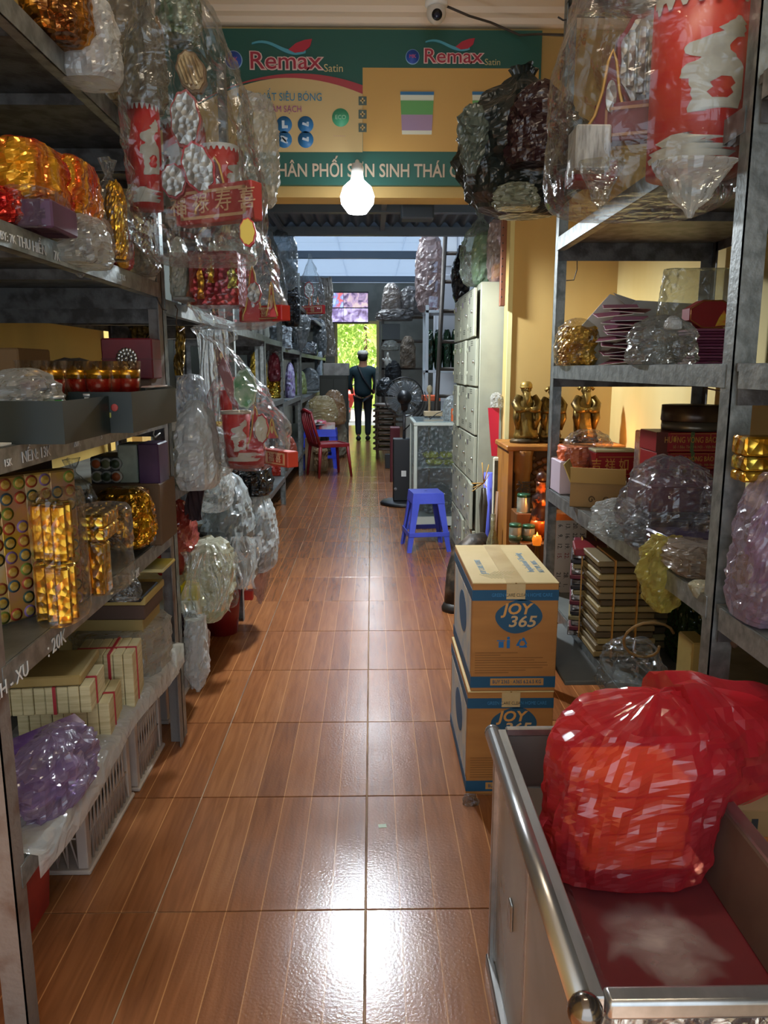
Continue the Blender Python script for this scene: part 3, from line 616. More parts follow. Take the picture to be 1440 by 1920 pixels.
# --- level C : green trays with candle cups
GREEN = pm('0e1b17', .5, 0, '0b1612', 5)
def tray(label, px, Y, d, rz=0, logo=True):
    x, Y, w_, h = span(px[0], px[1], px[2], LC, Y, px[3]); h = min(h, .1)
    r = T('candle_tray', label, 'tray', (x, Y + d / 2, LC), rz); t = .004
    b_ = B().bx(-w_ / 2, w_ / 2, -d / 2, d / 2, 0, t)
    ob('base', b_, GREEN, r)
    for nm, a in (('front_wall', (-w_ / 2, w_ / 2, -d / 2, -d / 2 + t, t, h)), ('back_wall', (-w_ / 2, w_ / 2, d / 2 - t, d / 2, t, h)), ('side_wall', (-w_ / 2, -w_ / 2 + t, -d / 2 + t, d / 2 - t, t, h)), ('side_wall', (w_ / 2 - t, w_ / 2, -d / 2 + t, d / 2 - t, t, h))):
        ob(nm, B().bx(*a), GREEN, r)
    if logo:
        ob('figure_print', B().ball((-w_ * .38, -d / 2, h * .5), .012, 8, (.6, .1, 1.5)), pm('b98c84', .6), r)
        ob('red_print', B().ball((w_ * .22, -d / 2, h * .62), .009, 8, (1, .1, 1)), pm('8c2f2a', .6), r)
        ob('gold_print', B().bx(-w_ * .05, w_ * .16, -d / 2 - .001, -d / 2, h * .38, h * .5), pm('8a8a3c', .6), r)
    return r
tray('dark green cardboard tray nearest the front post on the candle shelf', (-70, 119, 752, 826), 1.58, .34, 0, False)
tray('dark green cardboard tray with printed figure holding red candle cups', (130, 248, 735, 806), 1.86, .42)
tray('plain dark green tray end behind the printed tray', (205, 274, 728, 792), 2.2, .3, 0, False)
GLASSC = film('f4efe6', .0, .06, gl=.35); WAX = pm('a81c14', .25, 0, '7d120e', 6, spec=.6); GOLDB = pm('c08c28', .25, .8)
cupp = T('candle_cup', 'red wax candle cup with gold band standing in the green trays', 'candle', (0, 0, 0), 0, 'candle cups in the green trays')
ob('wax', B().lathe([(.026, .003), (.031, .045), (0, .045)], 18), WAX, cupp)
ob('gold_band', B().lathe([(.0315, .045), (.033, .066), (.031, .066), (.030, .045)], 18), GOLDB, cupp)
ob('glass', B().lathe([(0, 0), (.03, 0), (.036, .088), (.034, .088), (.029, .006)], 18), GLASSC, cupp)
cz = LC + .05
spots = [(62, 1.78), (98, 1.84), (110, 1.98), (146, 1.95), (170, 2.02), (186, 1.95), (208, 2.0), (226, 2.06), (240, 2.02), (128, 2.1), (160, 2.14), (200, 2.16), (90, 2.0)]
for i, (px, Y) in enumerate(spots):
    p = at(px, 735, Y); z = LC + .028 + (.0 if i % 2 else .004)
    z = LC + .03
    o = cupp if i == 0 else dup(cupp, (0, 0, 0)); o['label'] = f'red and gold candle cup in the green trays, {ORD[sorted([-q[0] for q in spots]).index(-px)]} from the rusty post'
    o.location = (p.x, Y, z + .052); 
for i, (px, Y, c) in enumerate(((84, 1.9, 'white'), (100, 1.72, 'green'), (138, 1.98, 'green'), (152, 1.9, 'violet'), (168, 1.88, 'white'))):
    p = at(px, 745, Y)
    r = T('candle_tin', f'{c} lidded candle tin ' + ('by the clear bag on the green tray', 'at the corner of the plain green tray', 'between the red candle cups', 'in front of the red candle cups', 'beside the violet candle tin')[i], 'candle', (p.x, Y, LC + .055))
    ob('can', B().lathe([(0, 0), (.02, 0), (.021, .034), (0, .034)], 14), pm({'white': 'c9c4b8', 'green': '3f8a3a', 'violet': '4a3a55'}[c], .4), r)
    ob('lid', B().lathe([(.022, .03), (.022, .038), (0, .038)], 14), pm('b7b6b2', .35, .5), r)
sack('crumpled clear bag standing on the nearest green tray', (-30, 94, 690, 768), LC + .06, MILK, 'heap', 1.62, .2)
sack('clear plastic twist beside the candle tins', (62, 106, 716, 760), LC + .06, CLEAR, 'heap', 1.74, .1)
r, w_, d_, h_ = block('gift_box', 'dark red gift box with a silver rosette', 'box', (190, 286, 634, 704), LC + .12, MAROON, 2.42, .1, 0)
ob('lid_line', B().bx(-w_ / 2 - .001, w_ / 2 + .001, -d_ / 2 - .001, d_ / 2, h_ * .48, h_ * .5), pm('4a1018', .5), r)
rs = B()
for k in range(16):
    a = 2 * pi * k / 16; rs.ball((.001 - .0 + .026 * cos(a), -d_ / 2 - .005, h_ * .5 + .026 * sin(a)), .008, 7, (1, .6, 1))
    if k % 2: rs.ball((.015 * cos(a), -d_ / 2 - .008, h_ * .5 + .015 * sin(a)), .007, 7, (1, .6, 1))
rs.ball((0, -d_ / 2 - .01, h_ * .5), .008, 8)
ob('rosette', rs, pm('b9b5b0', .25, .9), r)
block('carton', 'brown box under the dark red gift box', 'box', (196, 284, 706, 760), LC, pm('5b4434', .7), 2.44, .14)
block('carton', 'small white and pink box against the rusty post', 'box', (264, 292, 724, 778), LC, pm('c9aaa0', .6, 0, 'd8d2c6', 12), 2.35, .16)
block('carton', 'plain brown carton against the yellow wall on the candle shelf', 'box', (-40, 36, 652, 730), LC, pm('7a5a38', .8), 2.0, .2)
sack('dark grey plastic heap along the yellow wall behind the cups', (60, 200, 672, 740), LC, film('8a8078', .5), 'heap', 2.25, .16)
o = tag(ob('white_board', B().bx(XL - .3, XL - .012, 1.47, 2.6, LC + .0005, LC + .004), WHITE), 'thin white card lining the candle shelf edge', 'card')
# --- level D : candles and gold packs
def onz(px, py, z): return atz(px, py, z)
RINGS = [pm(c, .4) for c in ('a8452e', '3a4a3a', '8a6a9a', 'b05a3c', '4a5f6a', '7a8a3a')]
disc_me = [B().lathe([(0, -.0015), (.014, -.0015), (.015, .0), (.0, .0)], 14).mesh('candle_disc', m) for m in RINGS]
mid_me = B().lathe([(0, .0005), (.0098, .0005), (.0105, 0), (0, 0)], 12).mesh('candle_centre', pm('b9963a', .35, .5, 'd2b86a', 60))
PK = pm('b8a27c', .5, .1, 'b98f3a', 10, None, (.45, .6)); PK2 = pm('c9a23a', .35, .6, 'b58a8a', 8)
for c in range(6):
    px = 84 - 19 * c; ytop = 912 + 9 * c
    p = atz(90 - 14 * c, 1168 + 14 * c, LD); Y = p.y if c < 4 else p.y
    x = -.735 - .036 * c; Y = 1.83 - .052 * c
    Hh = .335
    r = T('candle_pack', 'tall shrink-wrapped candle strip with printed round lids' + (' next to the gold tubes', ', second from the gold tubes', ', third from the gold tubes', ', fourth from the gold tubes', ', fifth from the gold tubes', ' farthest from the gold tubes')[c], 'candle pack', (x, Y, LD), .96, 'candle strips with round lids')
    ob('wrapper', B().bx(-.034, .034, 0, .05, 0, Hh, .004), PK if c % 2 else PK2, r)
    for j in range(10):
        for k in range(2):
            if (j * 7 + k * 3 + c) % 9 == 0: continue
            d = ob('candle_disc', disc_me[(j * 5 + k * 2 + c * 3) % 6], None, r, (-.0165 + .033 * k, -.0012, .017 + .0334 * j), rot=(pi / 2, 0, 0))
            if c < 4: ob('candle_centre', mid_me, None, d, (0, 0, .0018 - .0012))
gt = T('gold_candle', 'square gold foil candle bundled on the second lowest shelf', 'candle', (0, 0, 0), 0, 'gold foil candles')
ob('body', B().bx(-.0165, .0165, -.0165, .0165, 0, .13, .004), GOLD, gt); ob('end_fold', B().bx(-.013, .013, -.013, .013, .13, .134, .002), GOLD2, gt)
first = True
def goldc(x, y, z, rz=0, flat=False, label=None, grp='gold foil candles'):
    global first
    o = gt if first else dup(gt, (0, 0, 0)); first = False
    o.location = (x, y, z); o.rotation_euler = (pi / 2, 0, rz) if flat else (0, 0, rz)
    if label: o['label'] = label; o['group'] = grp
p = atz(122, 1160, LD)
for i in range(3):
    for j in range(2):
        goldc(-.70 - .034 * i * .8 - .0 * j, 1.70 + .036 * j + .012 * i, LD + .001, .35, False, f'upright gold foil candle beside the round lids, {ORD[2 * i + j]} from the square ended bundle', 'upright gold candles, near bundle')
        goldc(-.715 - .034 * i * .8, 1.74 + .036 * j + .012 * i, LD + .136, .35, False, f'gold foil candle stacked on the near bundle, {ORD[2 * i + j]} from the square ended bundle', 'stacked gold candles, near bundle')
for i in range(4):
    for j in range(2): goldc(-.665 - .034 * i - .035, 1.93 + .034 * j, LD + .001, .05, False, f'upright gold foil candle under the square ends, {ORD[i]} from the aisle in the {("front", "rear")[j]} row', 'upright gold candles under the square ends')
for i in range(4):
    for j in range(2): goldc(-.665 - .034 * i - .035, 2.06, LD + .155 + .035 * j, .05, True, f'gold foil candle lying square end forward, {ORD[i]} from the aisle in the {("lower", "upper")[j]} row', 'lying gold candles with square ends')
sack('clear wrap around the near bundle of gold candles', (66, 146, 925, 1170), LD, WRAP, 'square', 1.655, .18, cr=.06)
sack('clear wrap around the gold candles with square ends', (130, 236, 956, 1140), LD, WRAP, 'square', 1.9, .22, cr=.06)
sack('flattened clear plastic fold hanging at the gold candle shelf edge', (200, 262, 1080, 1160), LD - .06, CLEAR, 'heap', 2.05, .06)
sack('gold foil bag standing behind the gold candles', (176, 284, 916, 1004), LD + .02, foil('9a6a1c', 'd8a52c', 9, .18), 'pillow', 2.3, .16, 'gold_bag')
sack('crinkled tall clear wrap behind the round lid strips', (96, 170, 862, 975), LD + .1, CLEAR, 'tied', 2.16, .14)
sack('clear plastic wisp hanging under the gold foil bag', (220, 294, 990, 1070), LD - .08, CLEAR, 'drip', 2.45, .06)
# round-ended tube pack, white pack, purple pack at the back of this level
p = at(194, 872, 2.5)
r = T('tube_pack', 'pack of dark tubes with round orange and grey ends', 'pack', (p.x, 2.5, LD + .12)); w_ = at(220, 870, 2.5).x - at(168, 870, 2.5).x
ob('wrap', B().bx(-w_ / 2, w_ / 2, .005, .16, 0, .17, .004), pm('3a3835', .6), r)
for i in range(3):
    for j in range(4):
        e = ob('tube_end', B().tube([(0, -.004, 0), (0, .01, 0)], .019, 14), pm(('b8b2a8', '9a9a94')[(i + j) % 2], .5), r, (-w_ / 2 + .022 + .031 * i, 0, .022 + .042 * j))
        ob('end_label', B().tube([(0, -.0055, 0), (0, 0, 0)], .014, 12), pm(('a8542a', '3f4a34', '6a6a4a')[(i * 2 + j) % 3], .5), e)
block('paper_pack', 'pale grey-green wrapped pack beside the round tube ends', 'pack', (221, 258, 834, 906), LD + .12, pm('8f9484', .4, 0, 'a9ac9c', 14), 2.52, .12)
block('paper_pack', 'purple wrapped pack against the rusty post', 'pack', (259, 298, 832, 904), LD + .12, pm('4a3350', .3, 0, '3a2740', 10), 2.5, .12)
block('carton', 'flat brown carton under the tube pack and the purple pack', 'box', (168, 300, 908, 960), LD, pm('5b452f', .8), 2.48, .2)
sack('red plastic wrapped bundle behind the rusty post', (272, 308, 945, 1010), LD, film('c2554a', .6), 'pillow', 2.6, .1)
K_ = T('carton', 'dark brown carton at the back wall behind the candle strips', 'carton', (-1.18, 1.62, LD + .001)); ob('body', B().bx(-.18, .16, 0, .85, 0, .345, .004), pm('3f3024', .8, 0, '4c3a2c', 5), K_); ob('tape', B().bx(-.02, .02, -.001, .851, .3452, .3458), pm('6a543c', .4), K_)
# --- level E : paper money blocks
BRICK = pm('c9bd94', .75, 0, 'b3a57c', 9, (1, 1, 14)); BROWNP = pm('8a7442', .75, 0, '9d8650', 6); REDR = pm('a32430', .5)
def money(label, c, size, rz, mat=BRICK, band=True, grp=None, n=5):
    r = T('paper_money_bundle', label, 'paper money', c, rz, grp); w_, d, h = size
    for i in range(n): ob('note_block', B().bx(-w_ / 2 + w_ / n * i, -w_ / 2 + w_ / n * (i + 1) - .0015, -d / 2 + (i % 2) * .002, d / 2 - (i % 3) * .002, 0, h - (i % 2) * .001, .002), mat, r)
    if band: ob('red_ribbon', B().bx(-w_ / 2 - .001, w_ / 2 + .001, -d * .1 - .004, -d * .1 + .004, -.0, h + .0015).bx(-.004 + w_ * .1, .004 + w_ * .1, -d / 2 - .001, d / 2 + .001, 0, h + .0015), REDR, r)
    return r
q = atz(135, 1420, LE)
money('cream paper money bundle tied with red ribbon under the brown pack', (-.845, 2.05, LE + .002), (.24, .17, .105), .12, n=8)
money('second cream bundle of paper money under the ribboned one', (-.86, 1.98, LE + .109), (.23, .16, .075), .1, n=8)
money('cream bundle with red ribbon end facing the aisle', (-.80, 2.24, LE + .002), (.17, .15, .17), .1, n=6)
r = T('paper_money_bundle', 'flat brown paper pack lying on the cream bundles', 'paper money', (-.87, 2.0, LE + .186), .1)
ob('pack', B().bx(-.1, .1, -.1, .1, 0, .028, .004), BROWNP, r)
money('tan paper bundle with maroon band in clear wrap by the rusty post', (-.88, 2.5, LE + .002), (.28, .2, .2), 0, pm('9a8350', .75), False, n=1)
r = T('paper_money_bundle', 'tan board lid on the wrapped paper bundle', 'paper money', (-.88, 2.5, LE + .204)); ob('lid', B().bx(-.15, .15, -.11, .11, 0, .05, .004), pm('4f3a30', .7), r); ob('board', B().bx(-.155, .155, -.115, .115, .05, .075, .003), pm('a99458', .8), r)
sack('clear wrap around the tan paper bundle near the rusty post', (140, 306, 1172, 1300), LE, MILK, 'square', 2.34, .34, cr=.1)
block('paper_money_bundle', 'black flat wrapped packs lying on the tan bundle', 'pack', (178, 266, 1130, 1172), LE + .285, pm('26262c', .25), 2.36, .2)
block('paper_money_bundle', 'pale yellow pack in clear film beside the rusty post', 'pack', (228, 308, 1068, 1128), LE + .33, pm('c9b64a', .4, 0, 'b8ad7a', 4), 2.5, .16)
sack('purple and clear plastic pouches heaped on the lowest shelf', (24, 150, 1395, 1570), LE, PURF, 'heap', 1.56, .30, cr=.3, lob=.26)
for i, (px, py, ln_, a) in enumerate(((60, 1500, .22, .9), (84, 1488, .24, 1.0), (104, 1478, .22, 1.1), (70, 1440, .2, .8), (110, 1420, .2, .95))):
    p = atz(px, py, LE + .05)
    r = T('incense_pouch', ('thin purple pouch lying at the shelf edge', 'purple edged pouch on the thin purple pouch', 'outermost purple pouch beside the plastic liner', 'purple pouch deep in the heap', 'purple pouch nearest the cream paper bundle')[i], 'pouch', (p.x - .03, p.y, LE + .02 + .02 * i), a)
    ob('pouch', B().box((0, 0, .012), (ln_, .05, .018), (.3, 0, 0), .006), pm('6a4a80', .3, 0, 'c2b4c8', 9), r); ob('label_end', B().box((-ln_ / 2, 0, .012), (.012, .046, .016), (.3, 0, 0), .002), pm('c9a27c', .5), r)
# plastic liner draped over the beam
def liner(u, v):
    Y = 1.46 + 1.26 * u; k = noise.noise(V((u * 14, v * 2, 1))) * .02 + noise.noise(V((u * 40, v * 6, 3))) * .006
    x = [-1.0, -.86, -.74, -.712, -.708][min(4, int(v * 4.001))]; z = [LE + .004, LE + .006, LE + .012, LE - .0, LE - .05 - .02 * sin(u * 9)][min(4, int(v * 4.001))]
    return V((x + .012 * (v > .6) + abs(k) * (v > .5), Y, z + abs(k)))
tag(ob('plastic_liner', B().grid(60, 4, liner), THICK), 'white plastic sheet lining the lowest shelf and hanging over its edge', 'plastic sheet')
# --- under the rack: crates and red bin
CR = pm('b9aa9c', .55, 0, 'a3948a', 5)
def crate(label, p0, Lx, Ly, Hh):
    r = T('plastic_crate', label, 'crate', p0); t = .012
    ob('rim', B().bx(0, Lx, 0, t, Hh - .025, Hh, .003).bx(0, Lx, Ly - t, Ly, Hh - .025, Hh, .003).bx(0, t, t, Ly - t, Hh - .025, Hh, .003).bx(Lx - t, Lx, t, Ly - t, Hh - .025, Hh, .003), CR, r)
    ob('base', B().bx(-.008, Lx + .008, -.008, Ly + .008, 0, .014, .004), CR, r)
    for x in (0, Lx - .03):
        for y in (0, Ly - .03): ob('corner_post', B().bx(x, x + .03, y, y + .03, .014, Hh - .025, .003), CR, r)
    def lattice(o, d, L):
        b_ = B(); n = max(4, int(L / .032))
        for i in range(1, n):
            u = .03 + (L - .06) * i / n; q = [o + d * u + V((0, 0, z)) for z in (.014, Hh - .025)]
            b_.tube(q, .0032, 5)
        for k in (.34, .66): b_.tube([o + d * .03 + V((0, 0, Hh * k)), o + d * (L - .03) + V((0, 0, Hh * k))], .0032, 5)
        for i in range(0, n - 1):
            u = .03 + (L - .06) * i / n; u2 = .03 + (L - .06) * (i + 2) / n
            b_.tube([o + d * u + V((0, 0, .02)), o + d * min(u2, L - .03) + V((0, 0, Hh - .03))], .0026, 5); b_.tube([o + d * min(u2, L - .03) + V((0, 0, .02)), o + d * u + V((0, 0, Hh - .03))], .0026, 5)
        return b_
    for nm, o, d, L in (('front_lattice', V((0, .006, 0)), V((1, 0, 0)), Lx), ('back_lattice', V((0, Ly - .006, 0)), V((1, 0, 0)), Lx), ('side_lattice', V((Lx - .006, 0, 0)), V((0, 1, 0)), Ly), ('side_lattice', V((.006, 0, 0)), V((0, 1, 0)), Ly)):
        ob(nm, lattice(o, d, L), CR, r)
    return r
q0 = atz(163, 1618); q1 = atz(226, 1478)
crate('beige lattice crate under the lowest shelf beside the red bin', (-1.18, 1.965, 0), -.80 + 1.18, .40, .31)
crate('beige lattice crate behind the first one under the rack', (-1.18, 2.40, 0), -.79 + 1.18, .31, .31)
crate('beige crate under the second rack behind the rusty post', (-1.18, 2.9, 0), -.82 + 1.18, .5, .27)
p = atz(88, 1735)
r = T('red_bin', 'dusty red plastic bin under the rack in front of the crates', 'bin', (-.98, 1.72, 0))
ob('body', B().loft([[V((sx * q, sy * q2, z)) for sx, sy in ((-1, -1), (1, -1), (1, 1), (-1, 1))] for q, q2, z in ((.12, .12, 0), (.135, .135, .26))], True, False), pm('a83028', .55, 0, '8a241f', 8), r)
ob('rim', B().bx(-.14, .14, -.14, .14, .26, .275, .004), pm('a83028', .5), r)
block('paper_stack', 'white paper edge on the floor by the front rack post', 'paper', (-40, 8, 1805, 1880), 0, WHITE, 1.5, .2) if False else None
# ================================================================== SECOND RACK and the bags that hang from it
BACKT = 'hanging bags of red paper goods'
def cup(label, px, Y, mat=RED, d=None, grp=None):
    """red flared paper cup with a silver dragon"""
    a, b_ = at(px[0], px[2], Y), at(px[1], px[3], Y); W, Hh = b_.x - a.x, a.z - b_.z
    r = T('paper_cup', label, 'paper boot', ((a.x + b_.x) / 2, Y + W / 2, b_.z), 0, grp)
    rr = lambda t: W / 2 * (.74 + .26 * t)
    ob('cup', B().lathe([(0, 0), (rr(0), 0), (rr(1), Hh), (rr(1) * .95, Hh), (rr(0) * .93, .01), (0, .01)], 28), mat, r)
    scanmotif(r, 0, DRAGON, pm('c9bfae', .55), h0=Hh * .12, hs=Hh * .7, a0=.1, rr=lambda t: rr(.12 + .68 * t))
    ob('zigzag_rim', B().lathe([(rr(.94) + .0015, Hh * .94), (rr(1) + .0015, Hh + .001), (rr(1) * .94, Hh + .001)], 28), pm('c9b8a4', .5), r)
    return r
# upper bag: red foil box and red robe set
block('foil_box', 'dark red foil box with gold flames in the second hanging bag', 'box', (354, 446, 470, 578), 1.63, foil('8c1420', 'b8302a', 5, .2, .5), 2.95, .2)
for (a, b_, c, d_, m, l) in ((366, 384, 474, 560, foil('c95a1c', 'f0b43c', 12), 'orange foil flame upright on the dark red foil box'), (386, 402, 476, 530, GOLD, 'gold foil flame upright on the dark red foil box'), (424, 446, 486, 540, foil('8a7a2c', 'b8a84a', 20), 'olive gold curl on the dark red foil box')):
    p = at(a, c, 2.93); q = at(b_, d_, 2.93); w_ = q.x - p.x; h_ = p.z - q.z
    r = T('foil_flame', l, 'paper decoration', ((p.x + q.x) / 2, 2.935, q.z)); ob('flame', B().prism([(-w_ * .5, 0), (-w_ * .35, h_ * .3), (-w_ * .5, h_ * .55), (-w_ * .1, h_ * .7), (-w_ * .2, h_), (w_ * .3, h_ * .8), (w_ * .2, h_ * .6), (w_ * .5, h_ * .4), (w_ * .3, h_ * .15), (w_ * .5, 0)], 0, .01), m, r)
robe('red peaked paper panel with silver oval in the second hanging bag', (452, 496, 500, 602), 2.92, RED, SILV)
robe('smaller red peaked panel at the corner of the second hanging bag', (498, 520, 530, 594), 2.86, RED, pm('c9a07a', .5))
flatbox('red and gold lettered box at the bottom of the second hanging bag', (448, 604), (528, 596), 2.98, 2.86, .055, RED, pm('d2a070', .4), None, 'paper_box', '福 喜', pm('d8b080', .5))
plaque('paper_plaque', 'silver face plaque on the red peaked panel', (462, 490, 528, 570), 2.9, SILV, RED)
hung('second hanging clear bag holding a red foil box and red panels', (352, 530, 380, 612), 2.8, CLEAR, [(0, .5), (.06, .85), (.2, 1), (.5, .9), (.75, .7), (.92, .4), (1, .25)], .36, n=52, m=30, sq=3, lean=(-.03, .05))
# lower bag: cup and robe
cup('red paper cup with a silver dragon in the lower hanging bag', (409, 468, 772, 858), 3.02)
tube_boot('tall narrow red paper boot behind the dragon cup', (411, 436, 732, 776), 3.14, motif=False)
robe('red peaked paper panel beside the dragon cup', (462, 496, 762, 842), 3.04, RED, SILV)
robe('red pointed paper panel near the box corner of the lower hanging bag', (500, 520, 786, 822), 2.96, RED, pm('d8b06a', .5))
plaque('paper_plaque', 'cream face plaque between the two red peaked panels', (476, 504, 776, 832), 3.0, pm('c9bda0', .5), RED)
flatbox('red lettered paper box tilted at the bottom of the lower hanging bag', (494, 870), (536, 848), 3.02, 2.9, .06, pm('c2402a', .5), pm('e0a878', .5), None, 'paper_box', '福 喜', pm('e8b890', .5))
q = at(452, 870, 3.0)
r = T('paper_drum', 'round red paper base with silver cloud print under the dragon cup', 'paper decoration', (q.x, 3.12, at(452, 882, 3.0).z)); ob('drum_wall', B().lathe([(0, 0), (.07, 0), (.085, .03), (.085, .075), (0, .08)], 28), RED, r); scanmotif(r, .085, [(0, -.9, .7), (.3, -1.1, .9), (.4, -.6, .5), (.7, -1, 1), (1, -.4, .6)], pm('c9bfae', .55), h0=.03, hs=.035)
plaque('paper_plaque', 'green paper leaf spray standing in the lower hanging bag', (436, 482, 692, 766), 3.1, pm('5f9a5a', .5, 0, 'b8c8a0', 18), pm('c9d8b8', .5), th=.01)
plaque('paper_plaque', 'long rose coloured paper strip leaning in the lower hanging bag', (412, 436, 644, 770), 3.12, pm('a05a58', .5), pm('8a4040', .5), th=.01, tilt=-.3)
hung('lower hanging clear bag with the red dragon cup and paper panels', (384, 542, 610, 892), 2.88, CLEAR, [(0, .3), (.05, .66), (.14, .95), (.3, 1), (.5, .74), (.7, .44), (.84, .2), (.88, .12), (.93, .42), (.97, .5), (1, .1)], .36, n=52, m=40, sq=2.8, lean=(-.13, 0), pl=.14)
# level B2 and behind
sack('white cloth bag with yellow print on the second rack behind the post', (318, 352, 444, 560), MB2 + .02, film('e8e8dc', .7, .3), 'heap', 2.92, .14)
block('cardboard_sheet', 'brown cardboard panel beside the dark red foil box', 'box', (346, 358, 470, 580), MB2 + .01, pm('6a4c34', .7), 3.0, .2)
block('carton', 'flat grey carton under the white cloth bag', 'box', (322, 356, 556, 566), MB2, pm('8a8a84', .6), 2.86, .2)
def strips(label, px, Y, mat, n, sway=.01, name='hanging_strip', cat='plastic sheet'):
    a, b_ = at(px[0], px[2], Y), at(px[1], px[3], Y)
    f = lambda u, v: V((a.x + (b_.x - a.x) * u + sway * sin(v * 5 + u * 7), Y + .016 * sin(u * 34 + v * 2) + .02 * noise.noise(V((u * 5, v * 5, Y))), a.z + (b_.z - a.z) * v))
    return tag(ob(name, B().grid(n, 14, f), mat), label, cat)
strips('grey white plastic sheet hanging in folds under the second rack shelf', (366, 430, 618, 790), 3.5, film('b9bcbc', .75), 40)
strips('gold patterned paper strip hanging behind the rusty post', (328, 346, 612, 704), 3.05, foil('a8822c', '5a451c', 30, .35, .5), 12)
strips('second gold and black paper strip hanging deep in the second rack', (238, 286, 612, 640), 4.0, foil('8a6a24', '1c1810', 22, .4, .3), 14)
strips('bundle of rose brown cloth hanging above the dark trunk shelf', (346, 384, 880, 976), 3.1, pm('2c1a1c', .8, 0, '4a2e2e', 6), 16)
sack('round clear plastic bowl stack on the shelf beyond the post', (328, 384, 702, 790), MC2 + .12, film('c9ccd0', .22), 'pillow', 2.98, .2, 'plastic_bowl_stack', 'bowls', cr=.1)
sack('clear crinkled ring of plastic under the bowl stack', (350, 404, 782, 812), MC2 + .08, MILK, 'heap', 3.0, .18)
sack('big white plastic bag standing behind the rusty post', (326, 404, 752, 892), MC2 - .02, film('f2f6f6', .7), 'heap', 2.84, .3)
sack('grey crumpled plastic bag at the edge of the middle shelf', (366, 428, 802, 868), MC2 + .01, MILK, 'heap', 2.98, .26)
sack('olive gold paper block deep on the middle shelf', (366, 412, 728, 780), MC2 + .16, pm('8a7430', .5, 0, 'a58a3a', 8), 'square', 3.6, .2, 'paper_block', 'paper')
# under the middle shelf
sack('red plastic bundle showing on both sides of the rusty post', (284, 362, 940, 1012), MD2 + .22, film('c8584c', .62), 'heap', 3.0, .3)
sack('big grey clear bag of wares under the middle shelf', (378, 470, 894, 1020), MD2 + .06, film('ccd4d6', .38), 'heap', 3.5, .5, n=52, m=30)
sack('clear shopping bag with loop handles in front of the far post', (448, 516, 905, 1020), MD2 + .0, film('dde4e6', .32), [(0, .6), (.06, .9), (.3, 1), (.6, .86), (.8, .62), (.92, .4), (1, .2)], 4.3 - .5, .36)
sack('black plastic bag on the shelf behind the far post', (398, 470, 862, 926), MD2 + .42, film('15161a', .93, .2), 'heap', 3.9, .3)
sack('second black plastic bag next to the far post', (446, 508, 858, 926), MD2 + .4, film('14151a', .94, .2), 'heap', 3.85, .3)
sack('pale silver plastic bag under the middle shelf edge', (372, 428, 848, 905), MD2 + .42, MILK, 'heap', 3.3, .3)
sack('brown plastic wrapped pad on the lowest shelf', (340, 470, 992, 1036), MD2 + .12, film('6e645c', .6), 'pillow', 3.5, .4)
sack('clear yellowish bag with soft folds on the lowest shelf', (338, 430, 1020, 1140), MD2 + .0, film('dcdcc4', .42), [(0, .6), (.12, .86), (.4, 1), (.75, .98), (.92, .8), (1, .5)], 3.0, .36, n=48, m=26, lob=.3, cr=.2)
strips('clear plastic sheet draped over the lowest shelf of the second rack', (338, 440, 1036, 1146), 2.9, film('dcdccb', .2), 26, .02)
strips('clear plastic sheet spilling from the lowest shelf towards the far post', (404, 486, 1006, 1104), 3.5, MILK, 22, .02)
strips('crumpled clear sheet trailing to the floor past the rusty post', (340, 384, 1150, 1290), 2.9, MILK, 14, .015)
sack('clear round bag bulging from the lowest shelf of the second rack', (398, 476, 1010, 1100), MD2, film('e4e2dc', .32), 'heap', 3.55, .4, n=48)
block('yellow_pack', 'bright yellow pack inside the bag next to the rusty post', 'pack', (338, 370, 1098, 1124), MD2 + .06, pm('d8c418', .4), 2.95, .08)
block('white_card', 'white card edge under the bright yellow pack', 'card', (338, 370, 1127, 1133), MD2 + .04, WHITE, 2.94, .08)
sack('maroon wrapped packs under the white card', (300, 360, 1134, 1176), MD2 - .02, film('4a3038', .7), 'heap', 2.9, .24)
block('red_packet', 'red paper packet seen through the small clear bag', 'pack', (412, 434, 1098, 1122), MD2 + .0, pm('c83a2a', .4), 3.52, .1)
hung('small clear bag with a red packet hanging low off the second rack', (404, 444, 1070, 1142), 3.4, CLEAR, 'heap', .14)
hung('pinkish clear bag hanging in front of the far post', (462, 508, 1020, 1142), 3.95, PINKF, 'drip', .2, n=40)
block('red_packet', 'red paper at the tip of the pinkish clear bag', 'pack', (458, 474, 1126, 1140), .22, pm('d03a2a', .4), 4.02, .05)
hung('long clear plastic bag drooping to the floor beyond the rusty post', (344, 390, 1160, 1308), 2.83, film('eef1f0', .5), [(0, .15), (.12, .6), (.3, 1), (.6, .9), (1, .8)], .12, cr=.2)
hung('folded clear bag corner behind the drooping bag', (366, 392, 1184, 1262), 3.0, PINKF, 'drip', .1)
sack('yellow scrap of wrapping by the base of the far post', (434, 458, 998, 1034), MD2 + .12, pm('e0c820', .4), 'heap', 3.9, .1, 'wrapping_scrap', 'paper')
sack('green wrapped bundle beside the yellow scrap', (456, 474, 1008, 1026), MD2 + .08, pm('2f6a50', .5), 'heap', 3.95, .1, 'bundle', 'bundle')
r = T('red_bin', 'dark red plastic bin standing under the second rack', 'bin', (atz(432, 1160).x, 4.0, 0))
ob('body', B().lathe([(0, 0), (.08, 0), (.105, .26), (.1, .26), (.076, .01), (0, .01)], 24), pm('7a1414', .5), r); ob('rim', B().lathe([(.104, .25), (.112, .255), (.112, .268), (.1, .268)], 24), pm('8a1818', .45), r)
sack('dull clear bag slumped at the foot of the second rack', (308, 352, 1168, 1300), 0.0, film('b8b4ac', .4), 'heap', 3.0, .2) if False else None
